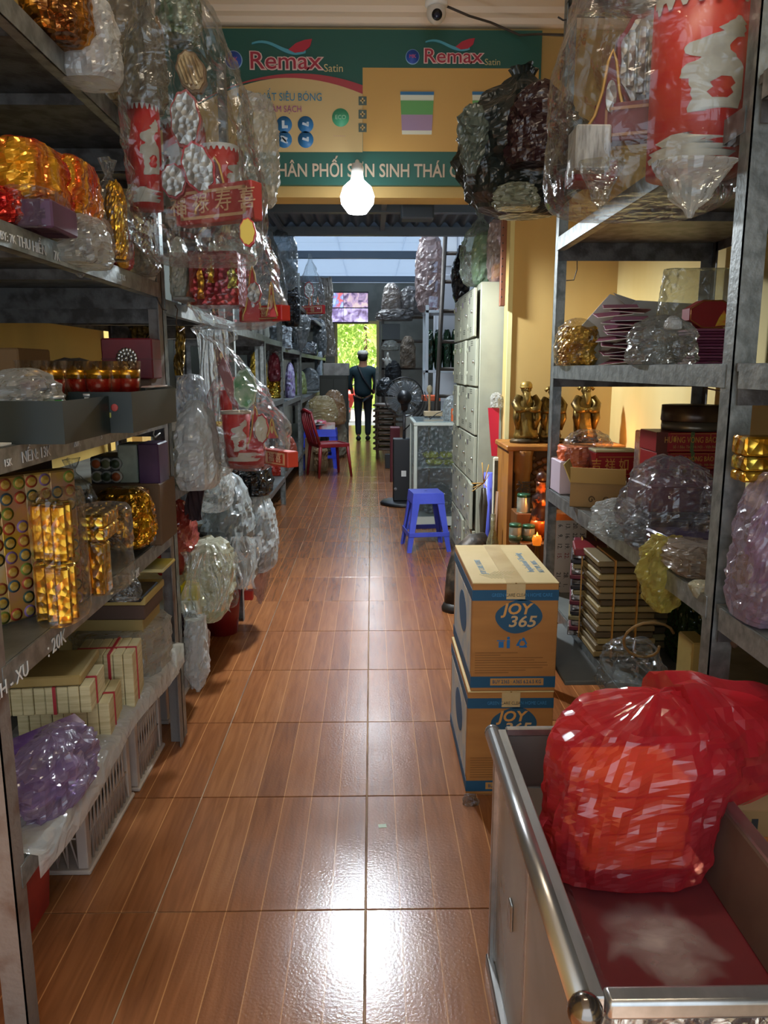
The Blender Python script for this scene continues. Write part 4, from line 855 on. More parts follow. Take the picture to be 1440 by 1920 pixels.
# top of the second rack
for i, (px, Y, l) in enumerate((((390, 476, 396, 500), 3.8, 'dusty clear bag stuffed behind the second hanging bag'), ((482, 536, 430, 590), 6.1, 'tall clear bag hanging from the far post of the second rack'))):
    hung(l, px, Y, DUSTY if i == 0 else film('cdd3d6', .25), 'hang', .24)
# ================================================================== HALL RACKS (third to sixth)
hung('black plastic bag hanging from the third rack', (530, 562, 534, 612), 7.9, film('1a1c24', .95, .25), 'pillow', .18)
hung('clear bag puffed out above the black hanging bag', (500, 556, 430, 540), 7.2, film('b9c0c4', .3), 'pillow', .3)
robe('red peaked panel in the far hanging bag', (574, 590, 540, 590), 11.2, RED, SILV)
robe('second red peaked panel in the far hanging bag', (590, 602, 556, 586), 11.15, RED, SILV)
plaque('paper_plaque', 'red and silver plaque in the far hanging bag', (570, 588, 528, 560), 11.2, SILV, RED)
flatbox('red box with gold letters at the bottom of the far hanging bag', (566, 590), (606, 590), 11.25, 11.05, .12, RED, pm('e0b080', .5), None, 'paper_box', '福', pm('e0b080', .5))
hung('far hanging clear bag with red peaked panels', (556, 608, 476, 598), 11.0, CLEAR, 'hang', .3)
hung('grey empty clear bag hanging under the far red bag', (544, 582, 590, 660), 10.0, film('a9aeb0', .3), 'drip', .2)
hung('long dusty plastic sleeve hanging near the television', (588, 634, 520, 668), 15.2, film('94897c', .5), [(0, .9), (.06, .8), (.35, .6), (.5, .45), (.8, .62), (1, .5)], .3)
LV3 = (1.1, .3, 1.66)
def shelfgoods(items):
    for l, px, z, mat, prof, Y, d, nm, cat in items:
        Y = 1.0 * FOC / (697 - (px[0] + px[1]) / 2); far = Y > 8.05
        z = (1.6 if far else 1.66) if px[3] < 692 else (1.05 if far else 1.1) if px[3] < 802 else .3
        if 'maroon' in l: z += .17
        if 'above the maroon' in l: z = 1.46
        sack(l, px, z, mat, prof, Y, d, nm, cat, n=28, m=16)
shelfgoods([
 ('maroon cloth bundle on the third rack', (502, 526, 658, 704), 1.34, MAROON, 'heap', 5.2, .2, 'cloth_bundle', 'bundle'),
 ('clear topped bag above the maroon cloth bundle', (500, 530, 650, 676), 1.42, MILK, 'heap', 5.5, .2, 'plastic_bag', 'bag'),
 ('stack of small gold foil packs on the third rack', (500, 530, 706, 748), 1.1, GOLD2, 'square', 5.0, .25, 'foil_pack', 'pack'),
 ('gold brocade roll leaning behind the lower hanging bag', (468, 500, 660, 730), 1.12, foil('a8822c', 'd0b040', 26, .3, .6), 'pillow', 4.9, .12, 'brocade_roll', 'roll'),
 ('grey striped paper reams on the upper shelf of the third rack', (504, 546, 612, 640), 1.66, pm('8f98a0', .6, 0, '5f676e', 16, (8, 1, 1)), 'square', 5.3, .3, 'paper_ream', 'paper'),
 ('violet wrapped packs on the middle shelf of the fourth rack', (534, 552, 680, 730), 1.12, pm('6a5a8a', .5, 0, '9a9ab8', 20), 'heap', 6.8, .25, 'wrapped_pack', 'pack'),
 ('pale green plastic bag on the fourth rack', (550, 574, 694, 724), 1.16, film('b8c88a', .5), 'heap', 8.2, .25, 'plastic_bag', 'bag'),
 ('clear grey bags heaped on the upper shelf of the fourth rack', (540, 590, 640, 690), 1.62, film('8f979c', .5), 'heap', 8.6, .3, 'plastic_bag', 'bag'),
 ('grey plastic bag below the middle shelf of the third rack', (508, 540, 752, 800), .7, film('7d868a', .5), 'heap', 5.3, .3, 'plastic_bag', 'bag'),
 ('clear bag of small wares low on the third rack', (504, 540, 800, 850), .42, film('98a2a4', .4), 'heap', 5.3, .3, 'plastic_bag', 'bag'),
 ('orange printed clear bag at the foot of the third rack', (520, 556, 818, 862), .32, film('d8735a', .5), 'heap', 6.0, .3, 'plastic_bag', 'bag'),
 ('red foil flowers in clear film at the foot of the third rack', (500, 530, 868, 905), .3, film('d8402c', .7), 'heap', 5.4, .3, 'foil_flowers', 'flowers'),
 ('white plastic carrier by the foot of the third rack', (504, 542, 856, 940), .0, film('dfe4e6', .4), 'heap', 5.2, .3, 'plastic_bag', 'bag'),
 ('pink red clear bag beside the white carrier', (508, 532, 894, 940), .0, film('d8605c', .45), 'heap', 5.6, .2, 'plastic_bag', 'bag'),
 ('clear bag of pale goods on the fifth rack', (560, 598, 690, 750), 1.05, film('a8aeb0', .5), 'heap', 9.0, .3, 'plastic_bag', 'bag'),
 ('dark grey bags on the upper shelf of the fifth rack', (566, 596, 640, 682), 1.62, film('5f676c', .6), 'heap', 9.5, .3, 'plastic_bag', 'bag'),
 ('clear bag hanging by the upper fifth rack post', (586, 612, 600, 650), 1.9, film('8a9094', .5), 'pillow', 10.6, .3, 'plastic_bag', 'bag'),
 ('blue grey packs on the sixth rack', (590, 604, 660, 720), 1.0, pm('6f7a84', .5, 0, '9aa4ac', 14), 'square', 10.8, .3, 'wrapped_pack', 'pack'),
])
# ---- dark cabinet with wrapped box, sacks, tray of sweets, blue table, red chair
p = at(628, 700, 12.2); 
r, w_, d_, h_ = block('dark_cabinet', 'dark olive cabinet by the far doorway with a wrapped box on top', 'cabinet', (600, 652, 704, 862), 0, pm('3b3a30', .5), 12.9, .5)
ob('door', B().bx(-w_ * .46, -.005, -d_ / 2 - .012, -d_ / 2, .06, h_ - .06, .003), pm('45443a', .5), r); ob('door', B().bx(.005, w_ * .46, -d_ / 2 - .012, -d_ / 2, .06, h_ - .06, .003), pm('45443a', .5), r)
block('wrapped_box', 'long box in clear film lying on the dark olive cabinet', 'box', (606, 654, 681, 704), h_, pm('9a948a', .35, 0, 'b8b2a8', 9), 12.92, .4)
sack('clear sack with orange and yellow prints against the dark olive cabinet', (604, 648, 732, 800), .55, film('d8b48a', .55), 'heap', 11.9, .4, 'snack_sack', 'bag')
sack('beige sack below the printed clear sack', (612, 650, 790, 862), .0, pm('9a927e', .7, 0, '7f7866', 5), 'pillow', 12.2, .4, 'sack', 'bag')
sack('clear plastic heap of pale goods on the low shelf by the chair', (560, 604, 752, 800), .62, film('c2beb0', .5), 'heap', 11.2, .4)
BLU = pm('2f46d8', .4, 0, '2a3ec4', 6)
def stool(label, loc, top, ht, mat, name='plastic_stool', cat='stool', rz=0, base=None):
    """moulded plastic stool: top slab with skirt, four splayed legs, low rails"""
    base = base or top * 1.28; r = T(name, label, cat, loc, rz); a, c = top / 2, base / 2
    ob('seat', B().loft([[V((sx * q, sy * q, z)) for sx, sy in ((-1, -1), (1, -1), (1, 1), (-1, 1))] for q, z in ((a * .99, ht - .012), (a, ht - .01), (a * .985, ht), (0.02, ht))], True, False), mat, r)
    ob('skirt', B().loft([[V((sx * q, sy * q, z)) for sx, sy in ((-1, -1), (1, -1), (1, 1), (-1, 1))] for q, z in ((a * 1.06, ht * .82), (a * 1.0, ht - .012), (a * .9, ht - .012), (a * .98, ht * .82))], False, False), mat, r)
    hh = B()
    for sx, sy in ((-1, -1), (1, -1), (1, 1), (-1, 1)):
        lw = top * .19; rings = []
        for t in (0, .5, 1):
            q = c + (a * 1.02 - c) * t; z = ht * .86 * t; l2 = lw * (.72 + .5 * t)
            x1, y1 = sx * q, sy * q; rings.append([V((x1, y1, z)), V((x1 - sx * l2, y1, z)), V((x1 - sx * l2, y1 - sy * .012, z)), V((x1 - sx * .012, y1 - sy * .012, z)), V((x1 - sx * .012, y1 - sy * l2, z)), V((x1, y1 - sy * l2, z))])
        ob('leg', B().loft(rings, True, False), mat, r)
    q = c + (a - c) * .3; z0, z1 = ht * .26, ht * .34
    for k in range(4):
        x0, y0 = ((-q, -q), (q, -q), (q, q), (-q, q))[k]; x2, y2 = ((q, -q), (q, q), (-q, q), (-q, -q))[k]
        ob('rail', B().bx(min(x0, x2) - .004, max(x0, x2) + .004, min(y0, y2) - .004, max(y0, y2) + .004, z0, z1, .002), mat, r)
    return r
st = stool('blue plastic stool standing in the aisle by the lockers', (atz(797, 1034).x + .01, 5.98, 0), .24, .455, pm('4a58c8', .4, 0, '414fbc', 6), rz=.12, base=.345)
ob('seat_holes', B().lathe([(0, .4555), (.012, .4555), (.012, .456), (0, .456)], 12), pm('30389a', .5), st)
tb = stool('low blue plastic table by the red chair', (at(600, 830, 10.9).x, 11.15, 0), .44, at(600, 806, 10.9).z, BLU, 'plastic_table', 'table', 0, .5)
th = at(600, 806, 10.9).z
r = T('sweet_tray', 'round tray of wrapped pink sweets on the low blue table', 'tray', (at(596, 790, 11.0).x, 11.05, th))
ob('foot', B().lathe([(0, 0), (.08, 0), (.05, .04), (.05, .06), (0, .06)], 18), pm('6a6a70', .4, .4), r); ob('dish', B().lathe([(0, .06), (.13, .06), (.15, .08), (.14, .08), (0, .07)], 22), pm('b8b8bc', .3, .5), r)
for k in range(11):
    a = k * 2.4; q = .028 * sqrt(k) + .01
    tag(ob('wrapped_sweet', B().ball((0, 0, 0), .028, 8, (1.3, 1, .7)), pm(('d85a78', 'e8d8d0', 'e07a90')[k % 3], .3), None, (at(596, 790, 11.0).x + q * cos(a), 11.05 + q * sin(a), th + .1 + .012 * (k < 4)), a), ('pink', 'cream', 'rose')[k % 3] + f' wrapped sweet on the round tray, {ORD[k]} from its centre', 'sweet', 'wrapped sweets on the round tray')
sack('clear bag of yellow and cream snacks behind the sweet tray', (574, 632, 742, 782), th + .08, film('e0cfa0', .5), 'heap', 11.2, .2, 'snack_bag', 'bag')
block('red_carton', 'flat red and white box lying at the corner of the low blue table', 'box', (598, 628, 793, 803), th, pm('c83a3a', .5, 0, 'd8d4cc', 6), 10.95, .12)
# red plastic chair, its back towards the viewer's side
CH = pm('8a1c22', .45, 0, '7a161c', 6)
q = atz(604, 893); r = T('plastic_chair', 'dark red plastic chair beside the low blue table', 'chair', (at(616, 850, 10.1).x, 10.2, 0), -1.15)
ob('seat', B().grid(8, 8, lambda u, v: V((-.2 + .4 * u, -.2 + .4 * v, .43 - .012 * cos((u - .5) * 3) * cos((v - .5) * 3)))).bx(-.21, .21, -.21, -.19, .39, .44, .004).bx(-.21, .21, .19, .21, .39, .44, .004).bx(-.21, -.19, -.2, .2, .39, .44, .004).bx(.19, .21, -.2, .2, .39, .44, .004), CH, r)
for sx, sy in ((-1, 1), (1, 1), (-1, -1), (1, -1)): ob('leg', B().tube([(sx * .19, sy * .19, .4), (sx * .225, sy * .225, .001)], [.024, .018], 6), CH, r)
for sx in (-1, 1): ob('back_post', B().tube([(sx * .19, -.2, .42), (sx * .2, -.26, .62), (sx * .19, -.31, .84)], [.022, .02, .018], 6), CH, r)
ob('top_rail', B().tube([(-.19, -.31, .84), (0, -.335, .87), (.19, -.31, .84)], [.02, .026, .02], 6), CH, r)
for x in (-.11, -.04, .04, .11): ob('back_slat', B().tube([(x, -.215, .43), (x, -.27, .63), (x, -.325, .86)], .012, 5), CH, r)
block('carton', 'brown open carton under the low blue table', 'box', (572, 594, 822, 888), 0, pm('7d6346', .8, 0, '6a523a', 5), 10.6, .2)
sack('crumpled brown paper bag on the floor under the low blue table', (588, 614, 842, 884), 0, pm('9a7f5c', .8, 0, '7f6646', 7), 'open', 10.5, .2, 'paper_bag', 'bag')
# ================================================================== DISPLAY COUNTER in front
ALU = pm('b4b3b1', .28, .85, 'a5a4a2', 30, (1, .2, 1)); GLS = film('dfe6e8', .06, .04, gl=.9); DG = pm('6f6b66', .3, .1)
cz = .61; cx0, cx1, cy0, cy1 = .268, .672, .845, 1.615
K = T('display_counter', 'low aluminium and glass display counter with a painted reflection on its red tray', 'counter', (cx0, cy0, 0)); W_, L_ = cx1 - cx0, cy1 - cy0
ob('top_rail', B().tube([(.0, .012, cz - .014), (.0, L_ - .012, cz - .014)], .0165, 16).bx(.004, .03, .01, L_ - .01, cz - .026, cz - .003, .002), ALU, K)
ob('top_rail', B().bx(W_ - .028, W_, 0, L_, cz - .026, cz, .003), ALU, K)
ob('top_rail', B().bx(.03, W_ - .028, -.002, .028, cz - .028, cz, .006, 2), ALU, K)
ob('top_rail', B().bx(.03, W_ - .028, L_ - .014, L_, cz - .02, cz, .003), ALU, K)
ob('corner_cap', B().ball((.002, .002, cz - .016), .023, 16, (1, 1, 1.05)), pm('7d736c', .16, .9), K)
ob('corner_cap', B().ball((.002, L_ - .002, cz - .016), .0185, 16), pm('8a8a8c', .25, .6), K)
for x, y in ((.004, .006), (.004, L_ - .02), (W_ - .018, .006), (W_ - .018, L_ - .02)): ob('post', B().bx(x, x + .014, y, y + .014, .02, cz - .026, .002), ALU, K)
ob('base_frame', B().bx(0, W_, 0, L_, 0, .03, .003), ALU, K)
for a, b_, x in ((.02, L_ * .52, .010), (L_ * .48, L_ - .02, .016)):
    d_ = ob('sliding_door', B().bx(x, x + .003, a, b_, .035, cz - .04), pm('77756f', .25, .1, '8a8780', 3), K)
    ob('door_frame', B().bx(x - .002, x + .005, a, a + .012, .033, cz - .034), ALU, d_); ob('door_frame', B().bx(x - .002, x + .005, b_ - .012, b_, .033, cz - .034), ALU, d_)
    if a > .1:
        ob('handle', B().bx(x - .006, x, a + .17, a + .2, .27, .33, .002), ALU, d_)
ob('side_glass', B().bx(.02, W_ - .02, .012, .015, .03, cz - .03), GLS, K)
ob('far_panel', B().bx(.02, W_ - .02, L_ - .012, L_ - .009, .03, cz - .02), DG, K)
ob('back_panel', B().bx(W_ - .012, W_ - .009, .02, L_ - .02, .03, cz - .03), pm('54443c', .4), K)
tz = .468
ob('inner_wall', B().prism([(W_ - .028, cz - .004), (W_ - .05, tz + .002), (W_ - .055, tz + .002), (W_ - .034, cz - .004)], .03, L_ - .02), pm('5a463c', .45, 0, '6b564a', 5), K)
ob('inner_wall', B().bx(.032, .036, .03, L_ - .02, tz, cz - .028), pm('8a7f7a', .25, .2, '9a8f8a', 6), K)
REDT = pm('6f282e', .3, 0, '602227', 4); 
ob('tray', B().bx(.036, W_ - .05, .03, L_ - .02, tz - .006, tz), REDT, K)
ob('tray_back_strip', B().bx(.038, W_ - .055, L_ - .2, L_ - .022, tz, tz + .0012), pm('7c7672', .25, .2), K)
m, t, p_, out = nodes('glass_reflection_paint'); L = t.links.new  # pale grey patch painted as the light reflected by the tray glass
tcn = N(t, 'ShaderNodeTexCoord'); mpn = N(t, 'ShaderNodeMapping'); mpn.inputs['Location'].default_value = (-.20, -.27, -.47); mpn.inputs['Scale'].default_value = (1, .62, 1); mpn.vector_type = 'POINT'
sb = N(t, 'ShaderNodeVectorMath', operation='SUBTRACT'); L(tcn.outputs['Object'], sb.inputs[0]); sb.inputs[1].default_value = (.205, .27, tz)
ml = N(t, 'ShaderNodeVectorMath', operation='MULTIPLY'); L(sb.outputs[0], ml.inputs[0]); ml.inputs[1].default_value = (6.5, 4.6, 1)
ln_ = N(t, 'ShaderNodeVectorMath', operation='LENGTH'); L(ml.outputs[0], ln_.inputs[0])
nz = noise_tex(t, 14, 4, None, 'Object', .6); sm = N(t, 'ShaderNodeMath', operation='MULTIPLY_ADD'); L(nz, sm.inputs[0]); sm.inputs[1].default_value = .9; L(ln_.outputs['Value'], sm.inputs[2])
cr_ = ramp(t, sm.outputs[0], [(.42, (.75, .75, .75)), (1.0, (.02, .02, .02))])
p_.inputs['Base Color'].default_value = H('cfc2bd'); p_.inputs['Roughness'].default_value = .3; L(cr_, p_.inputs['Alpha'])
ob('painted_reflection', B().grid(1, 1, lambda u, v: V((.04 + (W_ - .1) * u, .035 + (L_ - .24) * v, tz + .0008))), m, K)
cz_film = B().grid(40, 8, lambda u, v: V((.04 + .05 * v + .008 * noise.noise(V((u * 20, v * 4, 0))), .04 + (L_ - .25) * u, tz + .004 + .012 * abs(noise.noise(V((u * 30, v * 6, 5)))) + .05 * max(0, .3 - v))))
tag(ob('film_strip', cz_film, CLEAR, None, (cx0, cy0, 0)), 'crinkled clear film strip along the inside of the counter tray', 'plastic sheet')
# red carrier bag with a block inside
q = atz(1225, 1640, tz)
r = T('paper_block', 'orange yellow paper block inside the red carrier bag', 'paper', (.47, 1.315, tz + .035), .02)
for k in range(5): ob('sheaf', B().box((.003 * (k % 3), .0, .018 + .036 * k), (.185 - .006 * (k % 2), .13, .034), (0, 0, .04 * (k % 2)), .004), pm('f4c44e', .7, 0, 'eab440', 9, (1, 1, 20)), r)
REDBAG = film('e03a48', .5, .15, thru='ffc0b0', sc_=4)
bb = bagB(.31, .25, .335, [(0, .72), (.05, .9), (.2, 1.0), (.5, 1.0), (.72, 1.08), (.88, .86), (.96, .5), (1, .2)], cr=.11, pl=.16, n=64, m=40, sq=3.0, lean=(.06, .02), seed=31, lob=.1)
# twisted ends that run to the far side of the rack post
rb = []
for i in range(26):
    t = i / 25; c = V((.08 + .40 * t, .0 + .03 * t, .2 - .04 * t + .03 * sin(t * 3))); w2 = .085 * (1 - t) ** 1.0 + .022 + .012 * sin(t * 9); h2 = .11 * (1 - t) ** .8 + .022
    rb.append([c + V((0, .6 * w2 * cos(2 * pi * j / 24) * (1 + .3 * noise.noise(V((t * 5, j * .9, 3)))), h2 * sin(2 * pi * j / 24) * (1 + .34 * noise.noise(V((t * 4, j * .9, 9)))))) for j in range(24)])
bb.loft(rb, True, False)
rb = []
for i in range(20):
    t = i / 19; c = V((.1 + .36 * t, .05 + .04 * t, .265 + .01 * sin(t * 3) - .02 * t)); w2 = .1 * (1 - t) + .05; h2 = .05 * (1 - t) + .03
    rb.append([c + V((0, w2 * cos(2 * pi * j / 20) * (1 + .3 * noise.noise(V((t * 5, j * .9, 13)))), h2 * sin(2 * pi * j / 20) * (1 + .3 * noise.noise(V((t * 4, j * .9, 19)))))) for j in range(20)])
bb.loft(rb, True, False)
tag(ob('carrier_bag', bb, REDBAG, None, (.478, 1.33, tz), .04), 'crumpled translucent red carrier bag lying in the counter tray', 'bag')
# ================================================================== CARTONS
def carton(label, x0, x1, y0, y1, z0, z1, tape):
    w_, d, h = x1 - x0, y1 - y0, z1 - z0
    r = T('printed_carton', label, 'carton', ((x0 + x1) / 2, y0, z0)); a = w_ / 2
    ob('body', B().bx(-a, a, 0, d, 0, h, .002), CARD, r)
    ob('flap', B().bx(-a, -.002, -.002, d + .002, h, h + .004, .001), CARDL, r); ob('flap', B().bx(.002, a, -.002, d + .002, h, h + .004, .001), CARDL, r)
    ob('tape', B().bx(-.03, .03, -.003, d + .003, h + .004, h + .0046).bx(-.03, .03, -.0026, -.002, h - .05, h), pm('c2a878', .3, 0, 'd2bd90', 8), r)
    b_ = B().bx(-a, a, -.0012, 0, h - .055, h - .02).bx(-a, a, -.0012, 0, .012, .05); b_.bx(-a - .0012, -a, 0, d, h - .055, h - .02).bx(-a - .0012, -a, 0, d, .012, .05)
    ob('blue_band', b_, pm('1b4f70', .7), r)
    ob('white_side_print', B().bx(-a - .0008, -a, .03, d - .03, .055, h - .06), pm('c9c4b4', .7, 0, 'a9b4ba', 12), r)
    ob('side_logo', B().prism([(.1 * cos(k * pi / 12), h * .55 + .07 * sin(k * pi / 12)) for k in range(24)], -.001, 0), pm('22587e', .7), r).matrix_local = Matrix.Translation((-a - .0008, d * .45, 0)) @ Matrix.Rotation(-pi / 2, 4, 'Z')
    lg = ob('logo_ground', B().prism([(.012 + .069 * cos(k * pi / 16) * (1 + .1 * cos(2 * k * pi / 16)), h * .70 + .056 * sin(k * pi / 16) * (1 + .08 * sin(2 * k * pi / 16))) for k in range(32)], -.0012, 0), pm('22506e', .7), r)
    lettering('JOY', .05, pm('d29a52', .7), r, (.004, -.0016, h * .70 + .024), FACE, 'logo_lettering', sx=1.05, bold=.0012, shear=.2)
    lettering('365', .052, pm('c9a878', .7), r, (.022, -.0016, h * .70 - .018), FACE, 'logo_lettering', sx=1.15, bold=.0008, shear=.2)
    b_ = B(); z = h * .45
    b_.bx(-.05, -.034, -.001, 0, z - .014, z + .006).bx(-.056, -.03, -.001, 0, z + .008, z + .011).bx(-.024, -.014, -.001, 0, z - .016, z + .012).ball((-.019, 0, z + .018), .005, 8, (1, .15, 1))
    for k in range(3):
        g = 2 * pi * k / 3 + .5; b_.box((.026 + .011 * cos(g), -.0005, z + .011 * sin(g)), (.018, .001, .006), (0, -(g + pi / 2), 0)); b_.box((.026 + .014 * cos(g + .9), -.0005, z + .014 * sin(g + .9)), (.007, .001, .011), (0, -(g + 2.2), 0))
    ob('recycling_marks', b_, BLUEP, r)
    b_ = B()
    for k in range(9):
        b_.bx(-a + .012, -a + .012 + w_ * (.5, .3, .8, .7, .85, .86, .8, .6, .4)[k], -.001, 0, h * .36 - .0085 * k, h * .36 - .0085 * k + .0025)
    ob('small_print', b_, pm('8a5c2c', .7), r)
    ob('label_plate', B().bx(-w_ * .27, w_ * .36, -.0018, 0, .02, .044), pm('b98a4c', .7), r)
    lettering('BUY 2365 · A365 6.2.6.5 KG', .017, pm('1b4f70', .7), r, (.012, -.0022, .032), FACE, 'print', sx=.8)
    lettering('GREEN CARE CLEAN HOME CARE', .016, pm('3d7fae', .7), r, (.02, -.0018, h - .037), FACE, 'print', sx=.8)
    if tape:
        FL = (0, 0, pi / 2)
        for dx, dy, tx, s_ in ((-.085, .2, 'JOY CARE HOME', .028), (.075, .26, 'Inspirational Cleaning', .034), (.11, .2, 'NET WT. 10KG', .026)):
            lettering(tx, s_, pm('9ab0bd', .7), r, (dx, dy, h + .0046), FL, 'top_print', sx=.9)
        b_ = B()
        for k in range(7): b_.box((-.085 + .022 * k * .5, .075, h + .0044), (.004, .06, .0008), (0, 0, .6)).box((-.06 + .022 * k * .5, .115, h + .0044), (.004, .05, .0008), (0, 0, -.6))
        ob('top_stamp', b_, pm('bfae80', .8), r)
    return r
cl = .307; 
carton('lower printed cardboard carton standing on the tiles', cl + .004, cl + .285, 2.36, 2.88, 0, .362, False)
carton('upper printed cardboard carton with taped lid', cl + .012, cl + .287, 2.36, 2.89, .367, .728, True)
p = atz(880, 1500)
tag(ob('plastic_scrap', bagB(.05, .05, .03, 'heap', cr=.5, n=16, m=8), CLEAR, None, (p.x, p.y - .02, 0)), 'scrap of clear plastic on the tiles at the carton foot', 'scrap')
p = atz(717, 1549); tag(ob('paper_scrap', B().box((0, 0, .001), (.025, .018, .001), (0, 0, .1)), pm('b8c8b4', .7), None, (p.x, p.y, 0)), 'tiny pale green paper scrap lying on a tile', 'scrap')
p = at(1050, 1215, 2.9)
tag(ob('grey_board', B().bx(.61, .93, 2.30, 2.86, .41, .425, .003), pm('5c5f5e', .6, 0, '6c6f6c', 5), None), 'dusty grey board shelf between the carton and the rack', 'board')
# ================================================================== RIGHT RACK contents
PKE = pm('7e3450', .5, 0, '8f4a60', 5); ENV = pm('c9c9c6', .55)
# white sleeve with pink envelopes
z2 = RB_ + .001
x, Y, w_, h_ = span(1122, 1372, 540, z2, 2.75, 668)
r = T('white_sleeve', 'open white card sleeve leaning over pink envelopes on the upper shelf', 'sleeve', (x, 2.98, z2))
ob('back', B().prism([(-w_ / 2, 0), (w_ / 2, 0), (w_ / 2, h_ * .86), (-w_ * .1, h_ * .92), (-w_ * .28, h_), (-w_ * .5, h_ * .55)], -.004, 0), ENV, r)
ob('fold', B().prism([(-w_ * .28, h_), (-w_ * .1, h_ * .9), (-w_ * .16, h_ * .8)], -.05, -.045), pm('a9a8a2', .6), r)
env_me = B().prism([(-.06, 0), (.06, 0), (.06, .07), (0, .1), (-.06, .07)], -.002, .002).mesh('envelope', [PKE])
edge_me = B().box((0, .0, -.0), (.121, .006, .002)).mesh('white_edge', WHITE)
for i in range(15):
    p = at(1158 + (i % 3) * 7 + (i % 2) * 16, 655 - i * 6.3, 2.72)
    e = T('pink_envelope', 'pink envelope fanned in the untidy pile at the white sleeve', 'envelope', (p.x, 2.74 + .01 * (i % 4), z2 + .006 + .0135 * i), -.5 + .28 * ((i * 7) % 5 - 2), 'pink envelopes piled by the white sleeve')
    e['label'] = f'pink envelope fanned in the untidy pile by the white sleeve, {ORD[i]} from the bottom'
    e.rotation_euler = (.18 + .1 * ((i * 3) % 3), .1 * ((i * 5) % 3 - 1), -.4 + .3 * ((i * 7) % 5 - 2) * .5)
    ob('envelope', B().box((0, .05, .0), (.12, .1, .004), (0, 0, 0), .0015), PKE, e); ob('white_edge', edge_me, None, e, (0, -.001, 0))
for i in range(12):
    p = at(1330, 660, 2.3)
    e = T('pink_envelope', 'pink envelope in the neat stack under the red octagon box', 'envelope', (at(1336, 640, 2.4).x, 2.35 + .003 * (i % 3), z2 + .002 + .0088 * i), .02 * (i % 3 - 1), 'pink envelopes in the neat stack')
    e['label'] = f'pink envelope in the neat stack under the octagon box, {ORD[i]} from the bottom'
    ob('envelope', B().box((0, .06, .003), (.15, .14, .0075), (0, 0, 0), .0025), pm(('7c3350', '6b2440', '8f4a60')[i % 3], .5), e)
a0, b0 = at(1296, 552, 2.5), at(1378, 604, 2.5); cxo, czo = (a0.x + b0.x) / 2, (a0.z + b0.z) / 2; ro = (b0.x - a0.x) / 2 * 1.05
K = T('octagon_box', 'dark red octagonal box with gold lines on top of the envelopes', 'box', (cxo, 2.5, z2 + .11))
oc = lambda q: [(ro * q * cos(pi / 8 + k * pi / 4) * 1.05, ro * q * .62 + ro * q * .62 * sin(pi / 8 + k * pi / 4)) for k in range(8)]
ob('lid', B().prism(oc(1), 0, .06), pm('8a1214', .35), K); ob('gold_line', B().tube([(x_ * .94, -.001, z_ * .94 + .003) for x_, z_ in oc(1)] + [(oc(1)[0][0] * .94, -.001, oc(1)[0][1] * .94 + .003)], .0015, 4), pm('a8762c', .4, .5), K)
ob('flame_print', B().prism([(.01, .01), (.05, .015), (.06, .05), (.045, .04), (.035, .06), (.02, .035)], -.002, 0), pm('d8702a', .4, 0, 'd8c02c', 30), K)
sack('gold foil packet in clear wrap at the end of the upper shelf', (1056, 1118, 612, 672), z2, foil('a8741c', 'd8b050', 16, .3, .5), 'square', 2.95, .15, 'foil_packet', 'packet', cr=.3)
sack('clear wrap loosely around the gold foil packet', (1046, 1126, 596, 676), z2, WRAP, 'heap', 2.9, .22)
sack('crumpled clear plastic bag with white tissue on the upper shelf', (1184, 1312, 590, 672), z2 - .0, film('e4e4e0', .1), 'heap', 2.1, .16, n=52, m=30)
hung('clear plastic corner falling over the upper shelf edge', (1196, 1256, 640, 700), 2.15, CLEAR, 'drip', .06)
hung('beige plastic fold hanging over the upper shelf edge', (1250, 1300, 630, 680), 2.15, DUSTY, 'drip', .06)
sack('white tissue knot in the crumpled clear bag', (1250, 1278, 592, 616), z2 + .09, THICK, 'heap', 2.06, .05, 'tissue', 'tissue')
sack('large clear pouch standing behind the red octagon box', (1236, 1400, 504, 612), z2, film('dfe0d8', .16), [(0, 1), (.5, 1), (.8, .96), (1, .9)], 2.7, .08, cr=.05)
# middle shelf
z3 = RC + .001
block('white_box', 'pale lilac box side at the far end of the middle shelf', 'box', (1050, 1080, 866, 932), z3, pm('b9aab8', .6), 3.02, .2)
sack('clear bag with green print over orange goods at the far post', (1062, 1150, 806, 872), z3 + .12, CLEAR, 'heap', 2.95, .2)
sack('orange wrapped goods under the clear bag with green print', (1052, 1118, 836, 866), z3 + .09, pm('e0733c', .5, 0, 'c8502a', 12), 'square', 3.0, .18, 'wrapped_goods', 'goods')
x, Y, w_, h_ = span(1078, 1182, 868, z3, 2.66, 950)
K = T('open_carton', 'open brown carton with scroll print on the middle shelf', 'carton', (x, 2.72, z3), -.35); cw = .19; ch = .09
BRN = pm('8a6a3c', .7, 0, '7a5c32', 4)
ob('body', B().bx(-cw / 2, cw / 2, 0, .003, 0, ch).bx(-cw / 2, cw / 2, .2, .203, 0, ch).bx(-cw / 2, -cw / 2 + .003, .003, .2, 0, ch).bx(cw / 2 - .003, cw / 2, .003, .2, 0, ch).bx(-cw / 2, cw / 2, 0, .2, 0, .003), BRN, K)
ob('flap', B().box((0, -.012, ch + .028), (cw, .003, .06), (.35, 0, 0)), pm('a8874e', .7), K); ob('flap', B().box((-cw / 2 - .014, .1, ch + .03), (.003, .19, .07), (0, -.4, 0)), pm('b8a05a', .7), K)
for xx in (-.02, .03, .06): ob('scroll_print', B().tube([(xx + .012 * cos(a) * (1 - a / 9), -.0015, .03 + .014 * sin(a) * (1 - a / 9)) for a in [k * .5 for k in range(16)]], .0018, 4), pm('4a3418', .7), K)
K, w_, d_, h_ = block('red_box', 'small red lacquer box with gold characters in the open carton', 'box', (1117, 1196, 848, 900), z3 + .06, pm('8e1418', .35), 2.9, .1)
